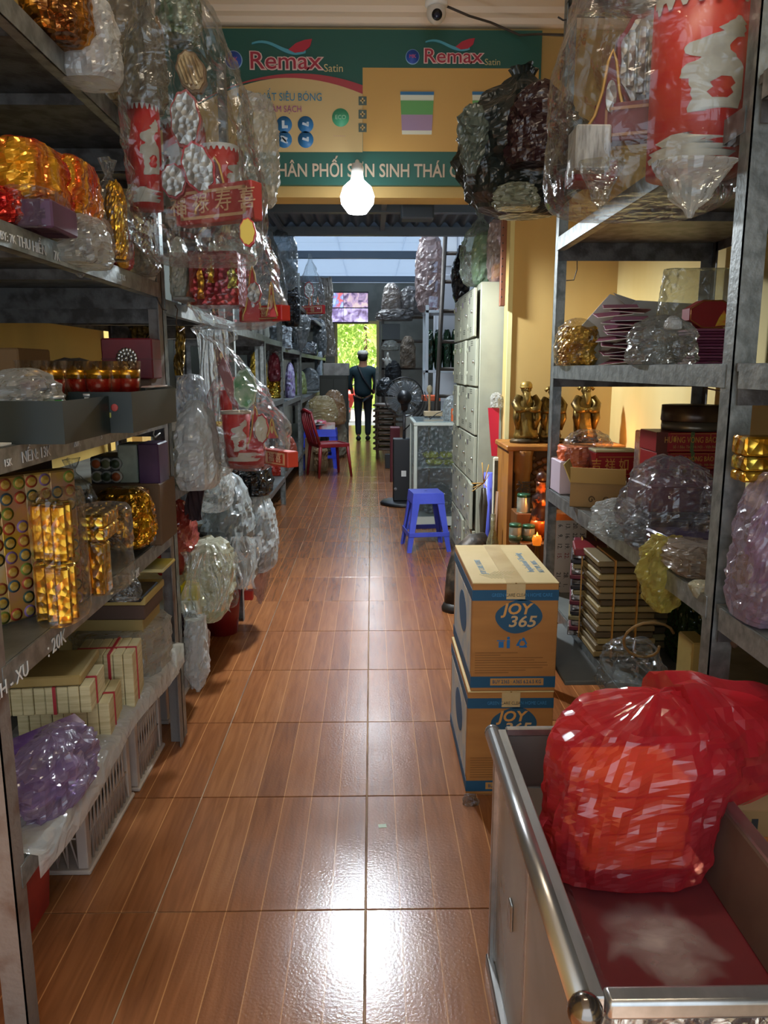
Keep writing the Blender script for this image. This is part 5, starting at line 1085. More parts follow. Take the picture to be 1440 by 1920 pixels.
ob('gold_frame', B().bx(-w_ * .44, w_ * .44, -d_ / 2 - .001, -d_ / 2, h_ * .3, h_ * .32).bx(-w_ * .44, w_ * .44, -d_ / 2 - .001, -d_ / 2, h_ * .84, h_ * .86), pm('a8762c', .4), K); lettering('吉 祥 如 意', h_ * .42, pm('c08a3c', .4), K, (0, -d_ / 2 - .0012, h_ * .58), FACE, sx=.8)
ob('lid', B().bx(-w_ / 2 - .003, w_ / 2 + .003, -d_ / 2 - .002, d_ / 2, h_, h_ + .008, .001), pm('b8a878', .6), K)
zb = z3 + .03
for k, (yt, yb, l) in enumerate(((810, 848, 'upper'), (848, 880, 'lower'))):
    x, Y, w_, _ = span(1231, 1358, yt, z3, 2.5, yb); za, zc = at(1295, yb, 2.5).z, at(1295, yt, 2.5).z
    K = T('red_box', f'{l} of the two stacked red boxes of incense coils with gold lettering', 'box', (x, 2.5, za), 0)
    ob('body', B().bx(-w_ / 2, w_ / 2, 0, .16, 0, zc - za - .0015, .002), pm('8c1418', .35), K); h_ = zc - za
    b_ = B()
    for z_ in (.08, .9): b_.bx(-w_ * .3, w_ * .48, -.001, 0, h_ * z_, h_ * (z_ + .03))
    ob('gold_line', b_, pm('a8762c', .4), K)
    lettering('HƯƠNG VÒNG BẢO TÍN', h_ * .42, pm('c08a30', .4), K, (w_ * .08, -.0012, h_ * .6), FACE, sx=.66 * w_ / .22)
    lettering('Số 1 Bảo Tín · Hà Nội - Việt Nam', h_ * .2, pm('a87a3c', .4), K, (w_ * .08, -.0012, h_ * .26), FACE, sx=.8)
    ob('green_ribbon', B().bx(.0, .012, -.0016, .0, 0, h_), pm('4a5a2a', .5), K); ob('film_side', B().bx(-w_ / 2 - .001, -w_ / 2 + w_ * .16, -.0015, 0, 0, h_), pm('5a2a26', .2), K)
zt = at(1300, 810, 2.5).z; tp = at(1300, 762, 2.5).z; x = at(1302, 790, 2.58).x; rt_ = (at(1357, 790, 2.58).x - at(1247, 790, 2.58).x) / 2
K = T('round_tin', 'dark brown round tin standing on the stacked red boxes', 'tin', (x, 2.6, zt))
ob('can', B().lathe([(0, 0), (rt_ * .98, 0), (rt_, .01), (rt_ * .98, (tp - zt) * .35), (0, (tp - zt) * .35)], 36), pm('6a5f50', .3, .5), K); ob('lid', B().lathe([(rt_, (tp - zt) * .36), (rt_ * 1.02, (tp - zt) * .4), (rt_, tp - zt), (0, tp - zt)], 36), pm('3f2a1c', .3, .3, '5a4630', 10), K)
block('red_box', 'dark red box base under the two lettered boxes', 'box', (1236, 1352, 880, 932), z3 + .055, pm('6b1218', .4), 2.52, .15)
sack('large crumpled clear bag over the dark red boxes', (1184, 1350, 862, 958), z3, film('e6e4e6', .07), 'heap', 2.0, .24, n=60, m=34, cr=.3)
block('perforated_pack', 'clear blister pack standing behind the red lacquer box', 'pack', (1200, 1232, 808, 862), z3 + .05, film('c9b0a8', .3), 2.74, .06)
for i, (l, m_, zz, hh) in enumerate((('lowest maroon folder in film on the middle shelf', '5a2430', .0, .03), ('brown folder with a gold tag, second in the flat stack', '3a2220', .032, .028), ('navy folder in film in the flat stack', '2c2a3a', .062, .02), ('maroon silk box on top of the flat stack', '5c1c34', .084, .075))):
    K = T('folder', l, 'folder', (.93, 2.18, z3 + zz)); ob('cover', B().bx(-.13, .13, 0, .2, 0, hh, .004), pm(m_, .3, 0, '45202c', 5), K)
    if i in (1, 3): ob('gold_tag', B().bx(.05, .11, -.0015, 0, hh * .1, hh * (.9 if i == 1 else .3)), pm('a8842a', .35, .4), K)
sack('clear crinkled film heap along the middle shelf front', (1120, 1236, 938, 1000), z3, MILK, 'heap', 2.2, .16, cr=.34, n=52)
sack('clear film pouches at the front of the middle shelf', (1140, 1228, 980, 1040), z3, CLEAR, 'pillow', 2.14, .16, cr=.3)
for i in range(4):
    K = T('maroon_pouch', ('bottom maroon pouch', 'second maroon pouch', 'third maroon pouch', 'top maroon pouch')[i] + ' of the film wrapped pile near the post', 'pouch', (.90, 1.93, z3 + .001 + .016 * i), .04 * i); ob('pouch', B().bx(-.13, .14, 0, .16, 0, .0145, .005), pm(('5c1c30', '6f5a60', '6a2030', '4a4058')[i], .25), K)
yb_ = sack('yellow tinted plastic bag hanging over the middle shelf beam', (1204, 1300, 1010, 1128), z3 - .13, YELF, [(0, .3), (.2, .7), (.5, 1), (.8, .9), (1, .5)], 1.86, .14, cr=.22)
sack('pale film wrapped bundles under the yellow bag edge', (1260, 1372, 1024, 1120), z3, film('d8c8b8', .3), 'pillow', 1.72, .24, cr=.2)
hung('torn cream plastic flap hanging at the near post', (1296, 1336, 1092, 1134), 1.66, film('e2dcc0', .5), 'drip', .05)
# lower shelf: tied bundles
z4 = RD + .001
def paperpile(label, px, Y, n, cols, w=None, rz=0, band=True):
    x, Y, w_, h_ = span(px[0], px[1], px[2], z4, Y, px[3]); r = T('paper_bundle', label, 'paper bundle', (x, Y, z4), rz)
    for i in range(n):
        j = (i * 37) % 11 / 11 - .5
        ob('sheaf', B().box((j * .012, .1, h_ * (i + .5) / n), (w_, .2, h_ / n * .86), (0, 0, .03 * j), .003), cols[i % len(cols)], r)
    if band:
        for f in (-.26, .14): ob('rubber_band', B().bx(w_ * f, w_ * f + .005, -.006, .206, -.0005, h_ + .004), pm('b8843a', .5), r)
    return r
TAN = [pm('8a7448', .6), pm('6f5c3a', .6), pm('9a8656', .6), pm('54442c', .6), pm('7c6a48', .5)]
FLM = [foil('b9b4b0', '5a5048', 22, .25, .3), pm('6b2430', .35), foil('d0ccc8', '8a8078', 26, .2, .3), pm('8a7a50', .35), pm('2f2a2c', .3)]
paperpile('tied bundle of tan paper packs on the low shelf', (1122, 1232, 1052, 1218), 2.42, 15, TAN)
paperpile('tied bundle of shiny wrapped papers next to the wall calendar', (1072, 1138, 1030, 1196), 2.62, 17, FLM, rz=-.25)
paperpile('smaller brown paper bundle behind the tan bundle', (1226, 1276, 1120, 1190), 2.5, 7, TAN[1:], band=False)
block('red_folder', 'red edged folder lying on the shiny wrapped papers', 'folder', (1086, 1150, 1030, 1044), at(1110, 1044, 2.6).z, pm('7a1c24', .35), 2.6, .14, -.2)
sack('dark green plastic bag in the low shelf shade', (1268, 1316, 1130, 1196), z4, film('2f4a2c', .8), 'heap', 2.3, .2)
sack('clear plastic bag on the low shelf front', (1138, 1250, 1206, 1260), z4, CLEAR, 'heap', 2.02, .2, cr=.3)
block('tan_box', 'pale tan box in film by the foot of the near post', 'box', (1296, 1330, 1206, 1290), z4, pm('b09a5a', .5, 0, '9a8448', 6), 1.95, .1)
tag(ob('rope', B().tube([at(1196 + 40 * cos(a) + 30 * (a / 7), 1212 + 26 * sin(a) - 4 * a, 2.02 + .03 * sin(a)) for a in [k * .45 for k in range(15)]], .004, 6), pm('8a6a3c', .8)), 'twisted brown rope loop on the low shelf', 'rope')
sheet = T('wall_calendar', 'white calendar sheet with sideways dates hanging beside the far post', 'calendar', (at(1072, 975, 3.18).x, 3.18, at(1072, 1150, 3.18).z)); cw = at(1101, 1060, 3.18).x - at(1044, 1060, 3.18).x; chh = at(1072, 976, 3.18).z - at(1072, 1150, 3.18).z
ob('sheet', B().bx(-cw / 2, cw / 2, 0, .002, 0, chh), pm('b9b0a4', .7), sheet)
for c in range(4):
    for k in range(9): 
        if k == 4: continue
        lettering(str((c * 7 + k * 3 + 5) % 30 + 1) + '.', .026, pm('8a2a2a', .7) if k == 3 else pm('2c2620', .7), sheet, (-cw * .36 + cw * .24 * c, -.001, chh * .94 - chh * .105 * k), (pi / 2, pi / 2, 0), 'date_print', sx=.9)
# ---- beyond the near post (R0)
for i, (px, c, l) in enumerate((((1398, 1470, 820, 856), GOLD, 'upper gold foil box behind the near post'), ((1396, 1472, 858, 884), GOLD2, 'middle gold foil box behind the near post'), ((1394, 1474, 886, 905), GOLD, 'lowest gold foil box behind the near post'))):
    z_ = at(1430, px[3], 1.5).z; block('gold_box', l, 'box', px, z_ , c, 1.5, .06)
sack('round clear bag with purple goods behind the near post', (1402, 1500, 892, 1052), .905, film('d8cce0', .25), 'heap', 1.4, .16, cr=.22)
sack('purple goods inside the round clear bag', (1416, 1480, 950, 1030), .906, pm('7a4a70', .4, 0, 'b89ab0', 14), 'heap', 1.43, .1, 'wrapped_goods', 'goods')
sack('yellowish clear film heap under the round purple bag', (1392, 1480, 1030, 1090), .97, YELF, 'heap', 1.45, .1, lob=.04)
sack('pink film wrapped bundle bulging over the beam by the near post', (1396, 1500, 1066, 1176), .905, PINKF, 'pillow', 1.42, .14, cr=.16, lob=.04)
sack('tied sheaf of gold foil strips on the floor side of the counter', (1364, 1426, 1446, 1570), .421, foil('8a7428', 'c8b85a', 24, .2, .5), 'pillow', 1.47, .08, 'foil_sheaf', 'foil')
sack('clear wrap around the gold foil strips', (1356, 1430, 1440, 1600), .421, WRAP, 'pillow', 1.45, .11)
for i, (px, l) in enumerate((((1410, 1500, 1446, 1510), 'upper brown and white carton at the counter side'), ((1414, 1500, 1512, 1590), 'lower white carton with orange edge at the counter side'))):
    z_ = .421 if i else .421 + .075
    x, Y, w_, h_ = span(px[0], px[1], px[2], z_, 1.3, px[3]); K = T('small_carton', l, 'carton', (x, 1.34, z_)); hh = .07
    ob('body', B().bx(-w_ / 2, w_ / 2, 0, .14, 0, hh, .002), pm(('9a7448', 'c9c2b4')[i], .7), K); ob('orange_edge', B().bx(-w_ / 2, w_ / 2, -.001, 0, 0, hh * .2), pm('b86a2c', .7), K); ob('print_mark', B().bx(-w_ * .2, -w_ * .06, -.001, 0, hh * .4, hh * .75), pm('2c2a28', .7), K)
# ---- bags hanging over the right rack
bx0 = 2.0
tube_boot('wide red paper drum with silver dragon in the upper right hanging bag', (1230, 1388, 4, 330), 1.72, None, True, pm('c82a20', .4, 0, 'b4221c', 3), True, -.36, 'paper_drum', None, 0)
robe('dark red peaked paper panel with gold edge beside the wide red drum', (1110, 1180, 96, 250), 1.95, MAROON, SILV)
plaque('paper_plaque', 'silver quilted paper plaque beside the wide red drum', (1160, 1256, 20, 210), 1.98, SILV, pm('7a1c20', .5), ribs=4)
flatbox('dark red paper box with gold pattern at the foot of the silver quilted plaque', (1112, 268), (1262, 264), 1.96, 1.9, .085, MAROON, pm('9a6a4a', .5))
block('white_packet', 'bundle of white paper strips in the upper bag', 'paper', (1080, 1146, 232, 318), at(1110, 318, 1.9).z, pm('c9c4bc', .6, 0, '8f8a84', 14, (6, 1, 1)), 1.9, .08)
block('red_box', 'red box bottom under the white paper strips', 'box', (1078, 1160, 300, 334), at(1110, 334, 1.92).z, pm('8a2028', .5), 1.94, .1)
hung('big clear bag holding the wide red drum over the envelope rack', (1056, 1412, -60, 352), 1.6, CLEAR, [(0, .82), (.04, .95), (.2, 1), (.6, .98), (1, .8)], .42, n=64, m=36, cr=.07, sq=3.4, lob=.05)
hung('knotted clear corner hanging under the wide red drum', (1228, 1376, 300, 400), 1.58, MILK, [(0, .06), (.1, .12), (.4, .5), (1, 1)], .1, cr=.1)
hung('clear corner hanging under the white paper strips', (1090, 1170, 300, 384), 1.66, CLEAR, [(0, .1), (.2, .4), (1, 1)], .08, cr=.12)
db = hung('dark grey green rubbish bag tied to the far rack post', (862, 1108, 116, 386), 2.95, film('2c3330', .86, .3), [(0, .35), (.05, .62), (.18, .86), (.4, 1), (.62, .92), (.8, .6), (.9, .28), (.95, .14), (1, .2)], .42, n=60, m=40, cr=.2, pl=.2, seed=23)
hung('pale grey green plastic frill at the side of the dark rubbish bag', (856, 916, 196, 320), 2.93, film('7f8c80', .6, .3), [(0, .3), (.3, .7), (.6, .9), (.85, .8), (1, .5)], .12, cr=.35, seed=41)
hung('reddish dark bag between the rubbish bag and the post', (956, 1066, 150, 300), 2.86, film('3a1f24', .85, .3), 'heap', .16, cr=.25)
hung('silver green plastic fringe with orange stains under the rubbish bag', (930, 1010, 340, 386), 2.9, film('aeb4a0', .6, .25), 'heap', .12, cr=.4)
# ================================================================== ALTAR CABINET with figures
WD = pm('a06a2c', .45, 0, '87531f', 5, (2, 2, .6)); WDD = pm('6a3f18', .5, 0, '57320f', 6, (2, 2, .6))
ax0 = at(953, 835, 4.2).x; az = at(990, 836, 4.15).z; ax1 = ax0 + .62
K = T('altar_cabinet', 'carved wooden altar cabinet against the yellow pillar', 'cabinet', (ax0, 4.18, 0)); AW, AD = ax1 - ax0, .38
ob('top', B().bx(-.015, AW + .015, -.02, AD, az - .03, az, .006), WD, K)
ob('side_panel', B().bx(0, .025, 0, AD, 0, az - .03), WD, K); ob('side_panel', B().bx(AW - .025, AW, 0, AD, 0, az - .03), WD, K)
ob('back_panel', B().bx(.025, AW - .025, AD - .02, AD, 0, az - .03), WDD, K); ob('base', B().bx(0, AW, -.01, AD, 0, .12, .005), WD, K)
ob('column', B().lathe([(.05, .12), (.05, .16), (.042, .18), (.042, az - .16), (.052, az - .14), (.052, az - .06), (.06, az - .03)], 18, (.085, .03, 0)), WD, K)
for k, chs in enumerate('福祿寿安喜'): lettering(chs, .085, pm('3a240e', .6), K, (.085, -.0145, az - .24 - .1 * k), FACE, 'carved_character', ext=.003, bold=.001)
b_ = B()
for k in range(26): b_.ball((.15 + .1 * ((k * 7) % 10) / 10, .1, az - .08 - .014 * k), .022, 8, (1, .5, .8))
ob('carved_panel', b_, WDD, K)
def figurine(label, x, Y, s, seed, hat=True, rz=0):
    """bronze coloured bearded figure in long folded robes on a rock base"""
    BR = pm('8a7038', .38, .75, '3a2c18', 13, None, (.4, .68), .3, 40)
    r = T('bronze_figurine', label, 'figurine', (x, Y, az), rz); sd = V((seed, seed * 2.3, 1))
    prof = [(0, .62), (.05, .68), (.12, .6), (.25, .56), (.42, .58), (.55, .54), (.64, .56), (.70, .5), (.735, .3), (.755, .16)]
    rings = []
    for i in range(34):
        t = i / 33; z = .06 + t * .66; q = interp([(a / .755, b_) for a, b_ in prof], t) * .245; ring = []
        for j in range(40):
            a = 2 * pi * j / 40; f = 1 + .13 * (1 - t * .5) * noise.noise(V((cos(a) * 3.2, sin(a) * 3.2, t * 2.2)) + sd) + .07 * abs(sin(a * 5 + t * 5 + seed)) * (t < .85)
            ring.append(V((q * f * cos(a) * 1.08 + .02 * sin(t * 5 + seed) , q * f * sin(a) * .62, z)) * s)
        rings.append(ring)
    b_ = B().loft(rings)
    hx = .02 * sin(5 + seed)
    b_.ball(V((hx, -.012, .79)) * s, .082 * s, 16, (.85, .95, 1.1))
    b_.ball(V((hx, -.094, .785)) * s, .016 * s, 8, (.8, 1, 1.3)); b_.ball(V((hx - .026, -.082, .80)) * s, .012 * s, 6); b_.ball(V((hx + .026, -.082, .80)) * s, .012 * s, 6)
    for sx in (-1, 1):
        b_.ball(V((hx + sx * .07, -.01, .785)) * s, .016 * s, 8, (.5, .8, 1.3))
        b_.tube([V((sx * .10, -.01, .685)) * s, V((sx * .165, -.05, .58)) * s, V((sx * .13, -.125, .49)) * s, V((sx * .035, -.165, .5)) * s], [.06 * s, .07 * s, .066 * s, .034 * s], 12)
        b_.tube([V((sx * .14, -.1, .52)) * s, V((sx * .15, -.1, .38)) * s, V((sx * .13, -.08, .2)) * s], [.055 * s, .062 * s, .025 * s], 10)
        b_.ball(V((sx * .03, -.175, .5)) * s, .03 * s, 8)
        for k in range(4): b_.tube([V((sx * .034, -.19, .488 + .01 * k)) * s, V((sx * .004, -.205, .492 + .01 * k)) * s], .006 * s, 5)
    ob('body', b_, BR, r)
    bd = B(); bd.loft([[V((hx + .05 * q * cos(a), -.085 - dy * 1.6 + .02 * q * sin(a), z)) * s for a in [2 * pi * j / 12 for j in range(12)]] for z, q, dy in ((.765, .9, 0), (.72, 1, .02), (.66, .8, .035), (.6, .45, .03), (.55, .08, .02))])
    ob('beard', bd, pm('9a8048', .35, .75), r)
    if hat: ob('cap', B().lathe([(.086, .80), (.09, .84), (.086, .87), (.065, .9), (.03, .912), (0, .912)], 18, (hx, 0, 0), 1, 1).lathe([(.09, .815), (.098, .82), (.09, .832)], 18, (hx, 0, 0)), pm('a88a48', .4, .7), r).scale = (s, s, s)
    else: ob('headdress', B().box((hx, 0, .86), (.1, .07, .05), (0, 0, 0), .012).tube([(hx - .12, .01, .80), (hx - .07, 0, .85), (hx + .07, 0, .85), (hx + .12, .01, .80)], .026, 8).ball((hx, 0, .9), .03, 8), BR, r).scale = (s, s, s)
    ob('rock_base', B().lathe([(0, 0), (.21 * s, 0), (.22 * s, .03 * s), (.2 * s, .06 * s), (0, .075 * s)], 20, (0, 0, 0), 1.05, .75), pm('4a3a20', .5, .5, '2c2416', 10), r)
    return r
fx = lambda px: at(px, 800, 4.33).x
fs = (at(985, 716, 4.33).z - az) / .9
figurine('bronze bearded figurine with a smooth cap standing clear of the post', fx(985), 4.33, fs, 1.0)
figurine('bronze figurine half hidden behind the steel post', fx(1036), 4.36, fs * .95, 4.2, False)
figurine('bronze figurine with a wide headdress by the wall beyond the post', fx(1098), 4.36, fs * .98, 7.7, False)
# cans and candle in front of the cabinet
def can(label, px, Y, z):
    a, c = at(px[0], px[2], Y), at(px[1], px[3], Y); R_ = (c.x - a.x) / 2; h_ = a.z - c.z
    r = T('drink_can', label, 'can', ((a.x + c.x) / 2, Y, c.z)); ob('can', B().lathe([(0, 0), (R_ * .9, 0), (R_, .008), (R_, h_ - .008), (R_ * .92, h_), (0, h_ - .004)], 24), pm('b9b8a8', .3, .4, '6a7a6a', 12), r)
    ob('green_top', B().lathe([(R_ * 1.01, h_ - .016), (R_ * 1.02, h_ - .005), (R_ * .95, h_ + .001)], 24), pm('2f5a40', .35, .4), r); ob('dark_print', B().lathe([(R_ * 1.004, h_ * .1), (R_ * 1.004, h_ * .42)], 24), pm('3f5a44', .4), r)
ss = T('altar_step', 'dark stepped stand in front of the carved altar cabinet', 'stand', (ax0 + .02, 3.86, 0)); sz1 = at(990, 1012, 3.95).z; sz2 = at(990, 960, 4.05).z
ob('step', B().bx(0, .3, 0, .14, 0, sz1, .004), WDD, ss); ob('step', B().bx(0, .3, .14, .31, 0, sz2, .004), WDD, ss)
can('tall pale can with green rim on the altar stand', (970, 993, 926, 982), 4.06, 0); can('pale can with dark print nearest the yellow pillar', (955, 977, 982, 1016), 3.93, 0); can('dark patterned can beside the pale cans', (980, 1002, 984, 1016), 3.94, 0)
r = T('altar_figure', 'dark figure glowing orange beside the post on the altar stand', 'figurine', (at(1012, 1000, 4.0).x, 4.0, sz1)); b_ = B(); rings = []
for i in range(20):
    t = i / 19; q = (.05, .055, .05, .046, .044, .05, .03, .028)[min(7, int(t * 8))]; rings.append([V((q * cos(a) * (1 + .2 * noise.noise(V((cos(a) * 3, sin(a) * 3, t * 6)))), q * sin(a), .3 * t)) for a in [2 * pi * j / 18 for j in range(18)]])
ob('robe', B().loft(rings), pm('2a1612', .35, .3, 'b8581c', 18, None, (.52, .62)), r); ob('head', B().ball((0, 0, .325), .03, 12), pm('3a1c14', .4), r)
ob('gold_collar', B().lathe([(.034, .2), (.05, .21), (.036, .225)], 14), pm('d8702a', .3, .5), r); ob('gold_skirt', B().lathe([(.055, .02), (.058, .08), (.05, .1)], 14), pm('c8601c', .3, .5), r)
p = at(985, 1000, 3.7)
lamp('altar_candle_light', 'POINT', (p.x + .16, 3.86, sz1 + .2), 1.6, (1, .36, .08), size=.02)
fl = T('altar_lamp', 'small orange oil lamp burning beside the cans', 'lamp', (at(1006, 1012, 3.85).x, 3.84, sz1)); fl.location.z = at(1006, 1022, 3.84).z
ob('glass', B().lathe([(0, 0), (.02, 0), (.026, .03), (.02, .05)], 14), pm('d8701c', .2, emit=.8), fl); ob('flame', B().lathe([(0, .03), (.008, .045), (0, .07)], 10), pm('ffb040', .5, emit=5), fl)
ob('stand', B().lathe([(.03, -.1), (.012, -.09), (.012, -.01), (.024, 0)], 14), pm('6a4a20', .4, .5), fl)
tag(ob('red_wall_glow', B().box((0, 0, 0), (.03, .004, .2), (0, 0, 0), .012), pm('b8703a', .6), None, (1.412, 4.3, at(1152, 805, 4.3).z)), 'long tan wooden oval plaque hung on the side wall', 'plaque') if False else None
lamp('altar_back_light', 'POINT', (1.3, 4.2, az + .05), .9, (1, .4, .12), size=.03)
# ================================================================== LOCKERS by the pillar
LK = pm('a0a18e', .5, .1, '929381', 4); LKD = pm('8f917e', .5)
lx, ly, lh = .663, 4.83, at(930, 527, 4.8).z
K = T('steel_locker', 'grey green steel locker bank with hanging bags on top', 'locker', (lx, ly, 0), .012); LW, LD_, CW = 1.17, .40, .38
ob('cabinet', B().bx(.002, LD_, 0, LW, .06, lh, .004), LK, K); ob('plinth', B().bx(.03, LD_ - .02, .02, LW - .02, 0, .06), LKD, K)
rows = 6; rh = (lh - .1) / rows
CHR = pm('c9c9c4', .2, .9)
for c in range(3):
    for j in range(rows):
        ajar = .05 if (c + j) % 4 == 1 else .0
        z0 = .08 + rh * j; y0 = .012 + c * (CW + .005)
        d_ = ob('door', B().bx(-.02, 0, -CW + .004, 0, 0, rh - .012, .003), LK, K, (0, y0 + CW, z0), -ajar)
        vb = B()
        for k in range(3):
            for zz in (rh - .05, .035): vb.bx(-.0212, -.02, -CW * .5 - .05, -CW * .5 + .05, zz + .012 * k, zz + .012 * k + .004)
        ob('vent_slits', vb, pm('4f5046', .6), d_)
        ob('knob', B().tube([(-.02, -CW + .05, rh * .5), (-.034, -CW + .05, rh * .5)], .011, 10), CHR, d_)
        ob('label_holder', B().bx(-.0222, -.02, -.12, -.06, rh - .085, rh - .05, .001), CHR, d_)
        ob('hinge', B().tube([(-.022, .0, rh * .2), (-.022, .0, rh * .3)], .005, 6).tube([(-.022, .0, rh * .7), (-.022, .0, rh * .8)], .005, 6), LKD, K, (0, y0 + CW, z0))
sack('clear bag with pale green goods standing on the lockers', (866, 938, 380, 544), lh, film('cfd6cf', .2), 'tied', 4.9, .3, n=48, cr=.2)
sack('pale green wrapped goods inside the bag on the lockers', (886, 926, 436, 540), lh, pm('a9d0a0', .35, 0, '8fb88a', 7), 'pillow', 4.98, .2, 'wrapped_goods', 'goods')
sack('pinkish clear bag with yellow base beside the green goods', (914, 954, 412, 524), lh, PINKF, 'pillow', 4.84, .1)
sack('yellow printed pack at the bottom of the pinkish bag', (922, 946, 494, 524), lh, pm('d0a83c', .4, 0, '8a6a9a', 14), 'pillow', 4.86, .06, 'foil_pack', 'pack')
sack('dark net bag drooping over the far edge of the lockers', (848, 884, 462, 546), lh - .1, film('2b2a30', .85), [(0, .1), (.3, .8), (.6, 1), (1, .4)], 5.95, .3)
pb = at(946, 395, 4.56); pc_ = at(946, 574, 4.56)
K = T('wooden_ruler_board', 'long narrow brown board with drilled holes hanging on the pillar corner', 'board', (pb.x, 4.55, pc_.z), 0)
ob('board', B().bx(-.014, .016, .0, .035, 0, pb.z - pc_.z, .003), pm('7c4a30', .6, 0, '6a3c26', 5), K)
for k in range(12): ob('hole', B().tube([(-.006, -.0008, .05 + k * .042), (-.006, .002, .05 + k * .042)], .004, 8), BLACK, K)
x0, x1 = at(919, 770, 4.64).x, at(942, 770, 4.64).x; za, zb_ = at(930, 858, 4.64).z, at(930, 766, 4.64).z
K = T('red_banner', 'red plastic sheet hanging in the gap beside the pillar', 'sheet', (x1 - .075, 4.72, za)); ob('sheet', B().prism([(.03, 0), (.07, 0), (.07, zb_ - za), (0, zb_ - za)], 0, .006), pm('b81c34', .4), K)
sack('white plastic bag top above the red sheet', (920, 944, 736, 772), zb_, film('dcdcd6', .5), 'heap', 4.7, .1)
K = T('blue_tube', 'upright blue plastic tube beside the pillar', 'tube', (at(916, 950, 4.62).x, 4.66, 0)); zt = at(916, 886, 4.66).z
ob('tube', B().lathe([(.028, 0), (.028, zt), (.024, zt), (.024, zt - .06)], 20), pm('5a62c8', .45), K); ob('end_cap', B().lathe([(0, 0), (.03, 0), (.03, .02), (0, .02)], 20), pm('474fa8', .45), K)
K = T('framed_mirror', 'narrow white edged mirror leaning on the pillar corner', 'mirror', (at(934, 950, 4.5).x, 4.52, 0)); zt = at(934, 858, 4.5).z
ob('frame', B().bx(-.032, .03, 0, .02, 0, zt, .006), pm('c9c6b0', .5), K); ob('mirror_glass', B().bx(-.024, .022, -.002, 0, .02, zt - .02), pm('5c6058', .12, .6, '3f443c', 16), K)
tag(ob('wooden_stick', B().tube([(at(926, 1010, 4.4).x, 4.44, 0), (at(940, 900, 4.4).x, 4.49, at(940, 926, 4.4).z)], .016, 8), pm('6f4a26', .6)), 'brown wooden stick leaning on the mirror frame', 'stick')
K = T('bottle', 'small clear bottle with a yellow paper label by the pillar', 'bottle', (at(924, 990, 4.3).x, 4.3, 0)); zb2 = at(924, 964, 4.3).z
ob('glass', B().lathe([(0, 0), (.035, 0), (.035, zb2 * .72), (.014, zb2 * .85), (.014, zb2), (0, zb2)], 18), film('c9c4a0', .25), K); ob('label', B().lathe([(.0355, zb2 * .3), (.0355, zb2 * .62)], 18), pm('c9a038', .5), K)
sb_ = B(); random.seed(4); q = at(898, 930, 4.6)
for k in range(9): sb_.tube([(0, 0, 0), (random.uniform(-.1, .04), random.uniform(-.05, .03), random.uniform(-.12, .14) + .02)], .003, 4)
K = T('dried_twigs', 'bunch of dried twigs sticking out in a dark vase', 'twigs', (at(906, 980, 4.55).x, 4.56, 0)); zv = at(906, 915, 4.56).z
ob('twigs', sb_, pm('b0863c', .7), K, (0, 0, zv + .03))['kind'] = 'stuff'; ob('vase', B().lathe([(0, 0), (.03, 0), (.036, .02), (.018, .06), (.016, zv * .6), (.026, zv * .85), (.014, zv), (0, zv)], 16), pm('4a463e', .4, .4), K)
# bent dark trunk shaped ornament on the floor
pts = [at(846, 1136, 4.36), at(848, 1100, 4.38), at(852, 1070, 4.4), at(862, 1040, 4.42), at(882, 1022, 4.44), at(904, 1016, 4.46)]
K = T('trunk_ornament', 'dark mottled trunk shaped ornament curving up beside the carton', 'ornament', (pts[0].x, pts[0].y, 0)); o_ = K.location
pts = [V((p.x - o_.x + .02, p.y - o_.y, max(.05, p.z) if i else .04)) for i, p in enumerate(pts)]
ob('trunk', B().tube(pts, [.062, .062, .066, .07, .07, .06], 18), pm('2a2520', .5, .2, '5c4e40', 17, None, (.45, .65), .4, 30), K); ob('foot', B().lathe([(0, 0), (.075, 0), (.078, .02), (.062, .05), (0, .06)], 18, (.02, 0, 0)), pm('221e1a', .5, .2), K)
# ================================================================== GLASS CABINET, LADDER, FAN, rear right
gx0, gx1, gy = at(776, 850, 6.75).x, 1.0, 6.75; gz = at(815, 792, gy).z
WF = pm('c9cfc4', .45, .2); K = T('glass_cabinet', 'white framed glass cabinet with gold packs behind the blue stool', 'cabinet', (gx0, gy, 0)); GW, GD = gx1 - gx0, .75
for x in (0, GW - .03):
    for y in (0, GD - .03): ob('post', B().bx(x, x + .03, y, y + .03, 0, gz - .03, .003), WF, K)
ob('top_frame', B().bx(-.005, GW + .005, -.005, GD, gz - .03, gz, .004), WF, K); ob('glass_top', B().bx(.02, GW - .02, .02, GD - .02, gz, gz + .006), pm('9fb0b4', .12, .1), K)
gs = at(815, 876, gy).z
ob('shelf', B().bx(.01, GW - .01, .02, GD - .02, gs - .012, gs), pm('a9b0aa', .3), K); ob('base', B().bx(0, GW, 0, GD, .02, .1), WF, K)
ob('front_glass', B().bx(.03, GW - .03, .01, .014, .1, gz - .03), GLS, K); ob('side_glass', B().bx(.01, .014, .03, GD - .03, .1, gz - .03), GLS, K); ob('back_panel', B().bx(.03, GW - .03, GD - .02, GD - .01, .1, gz - .03), pm('b4b8b0', .5), K)
for i in range(6):
    c_ = foil('b8a81c', 'e8e04a', 20, .25, .15); zz = gs + .001 + .062 * (i // 3)
    tag(ob('foil_pack', bagB(.15, .16, .06, 'pillow', n=20, m=8, cr=.2), c_, None, (gx0 + .19 + .15 * (i % 3) - .03 * (i // 3), gy + .16, zz)), ('lower' if i < 3 else 'upper') + ' yellow foil pack in the glass cabinet' + (' nearest the cabinet corner', ' in the middle of its row', ' nearest the lockers')[i % 3], 'pack', 'yellow foil packs in the glass cabinet')
sack('clear plastic heap on the cabinet floor behind the glass', (790, 852, 906, 960), .101, film('a9b0ac', .4), 'heap', gy + .1, .4)
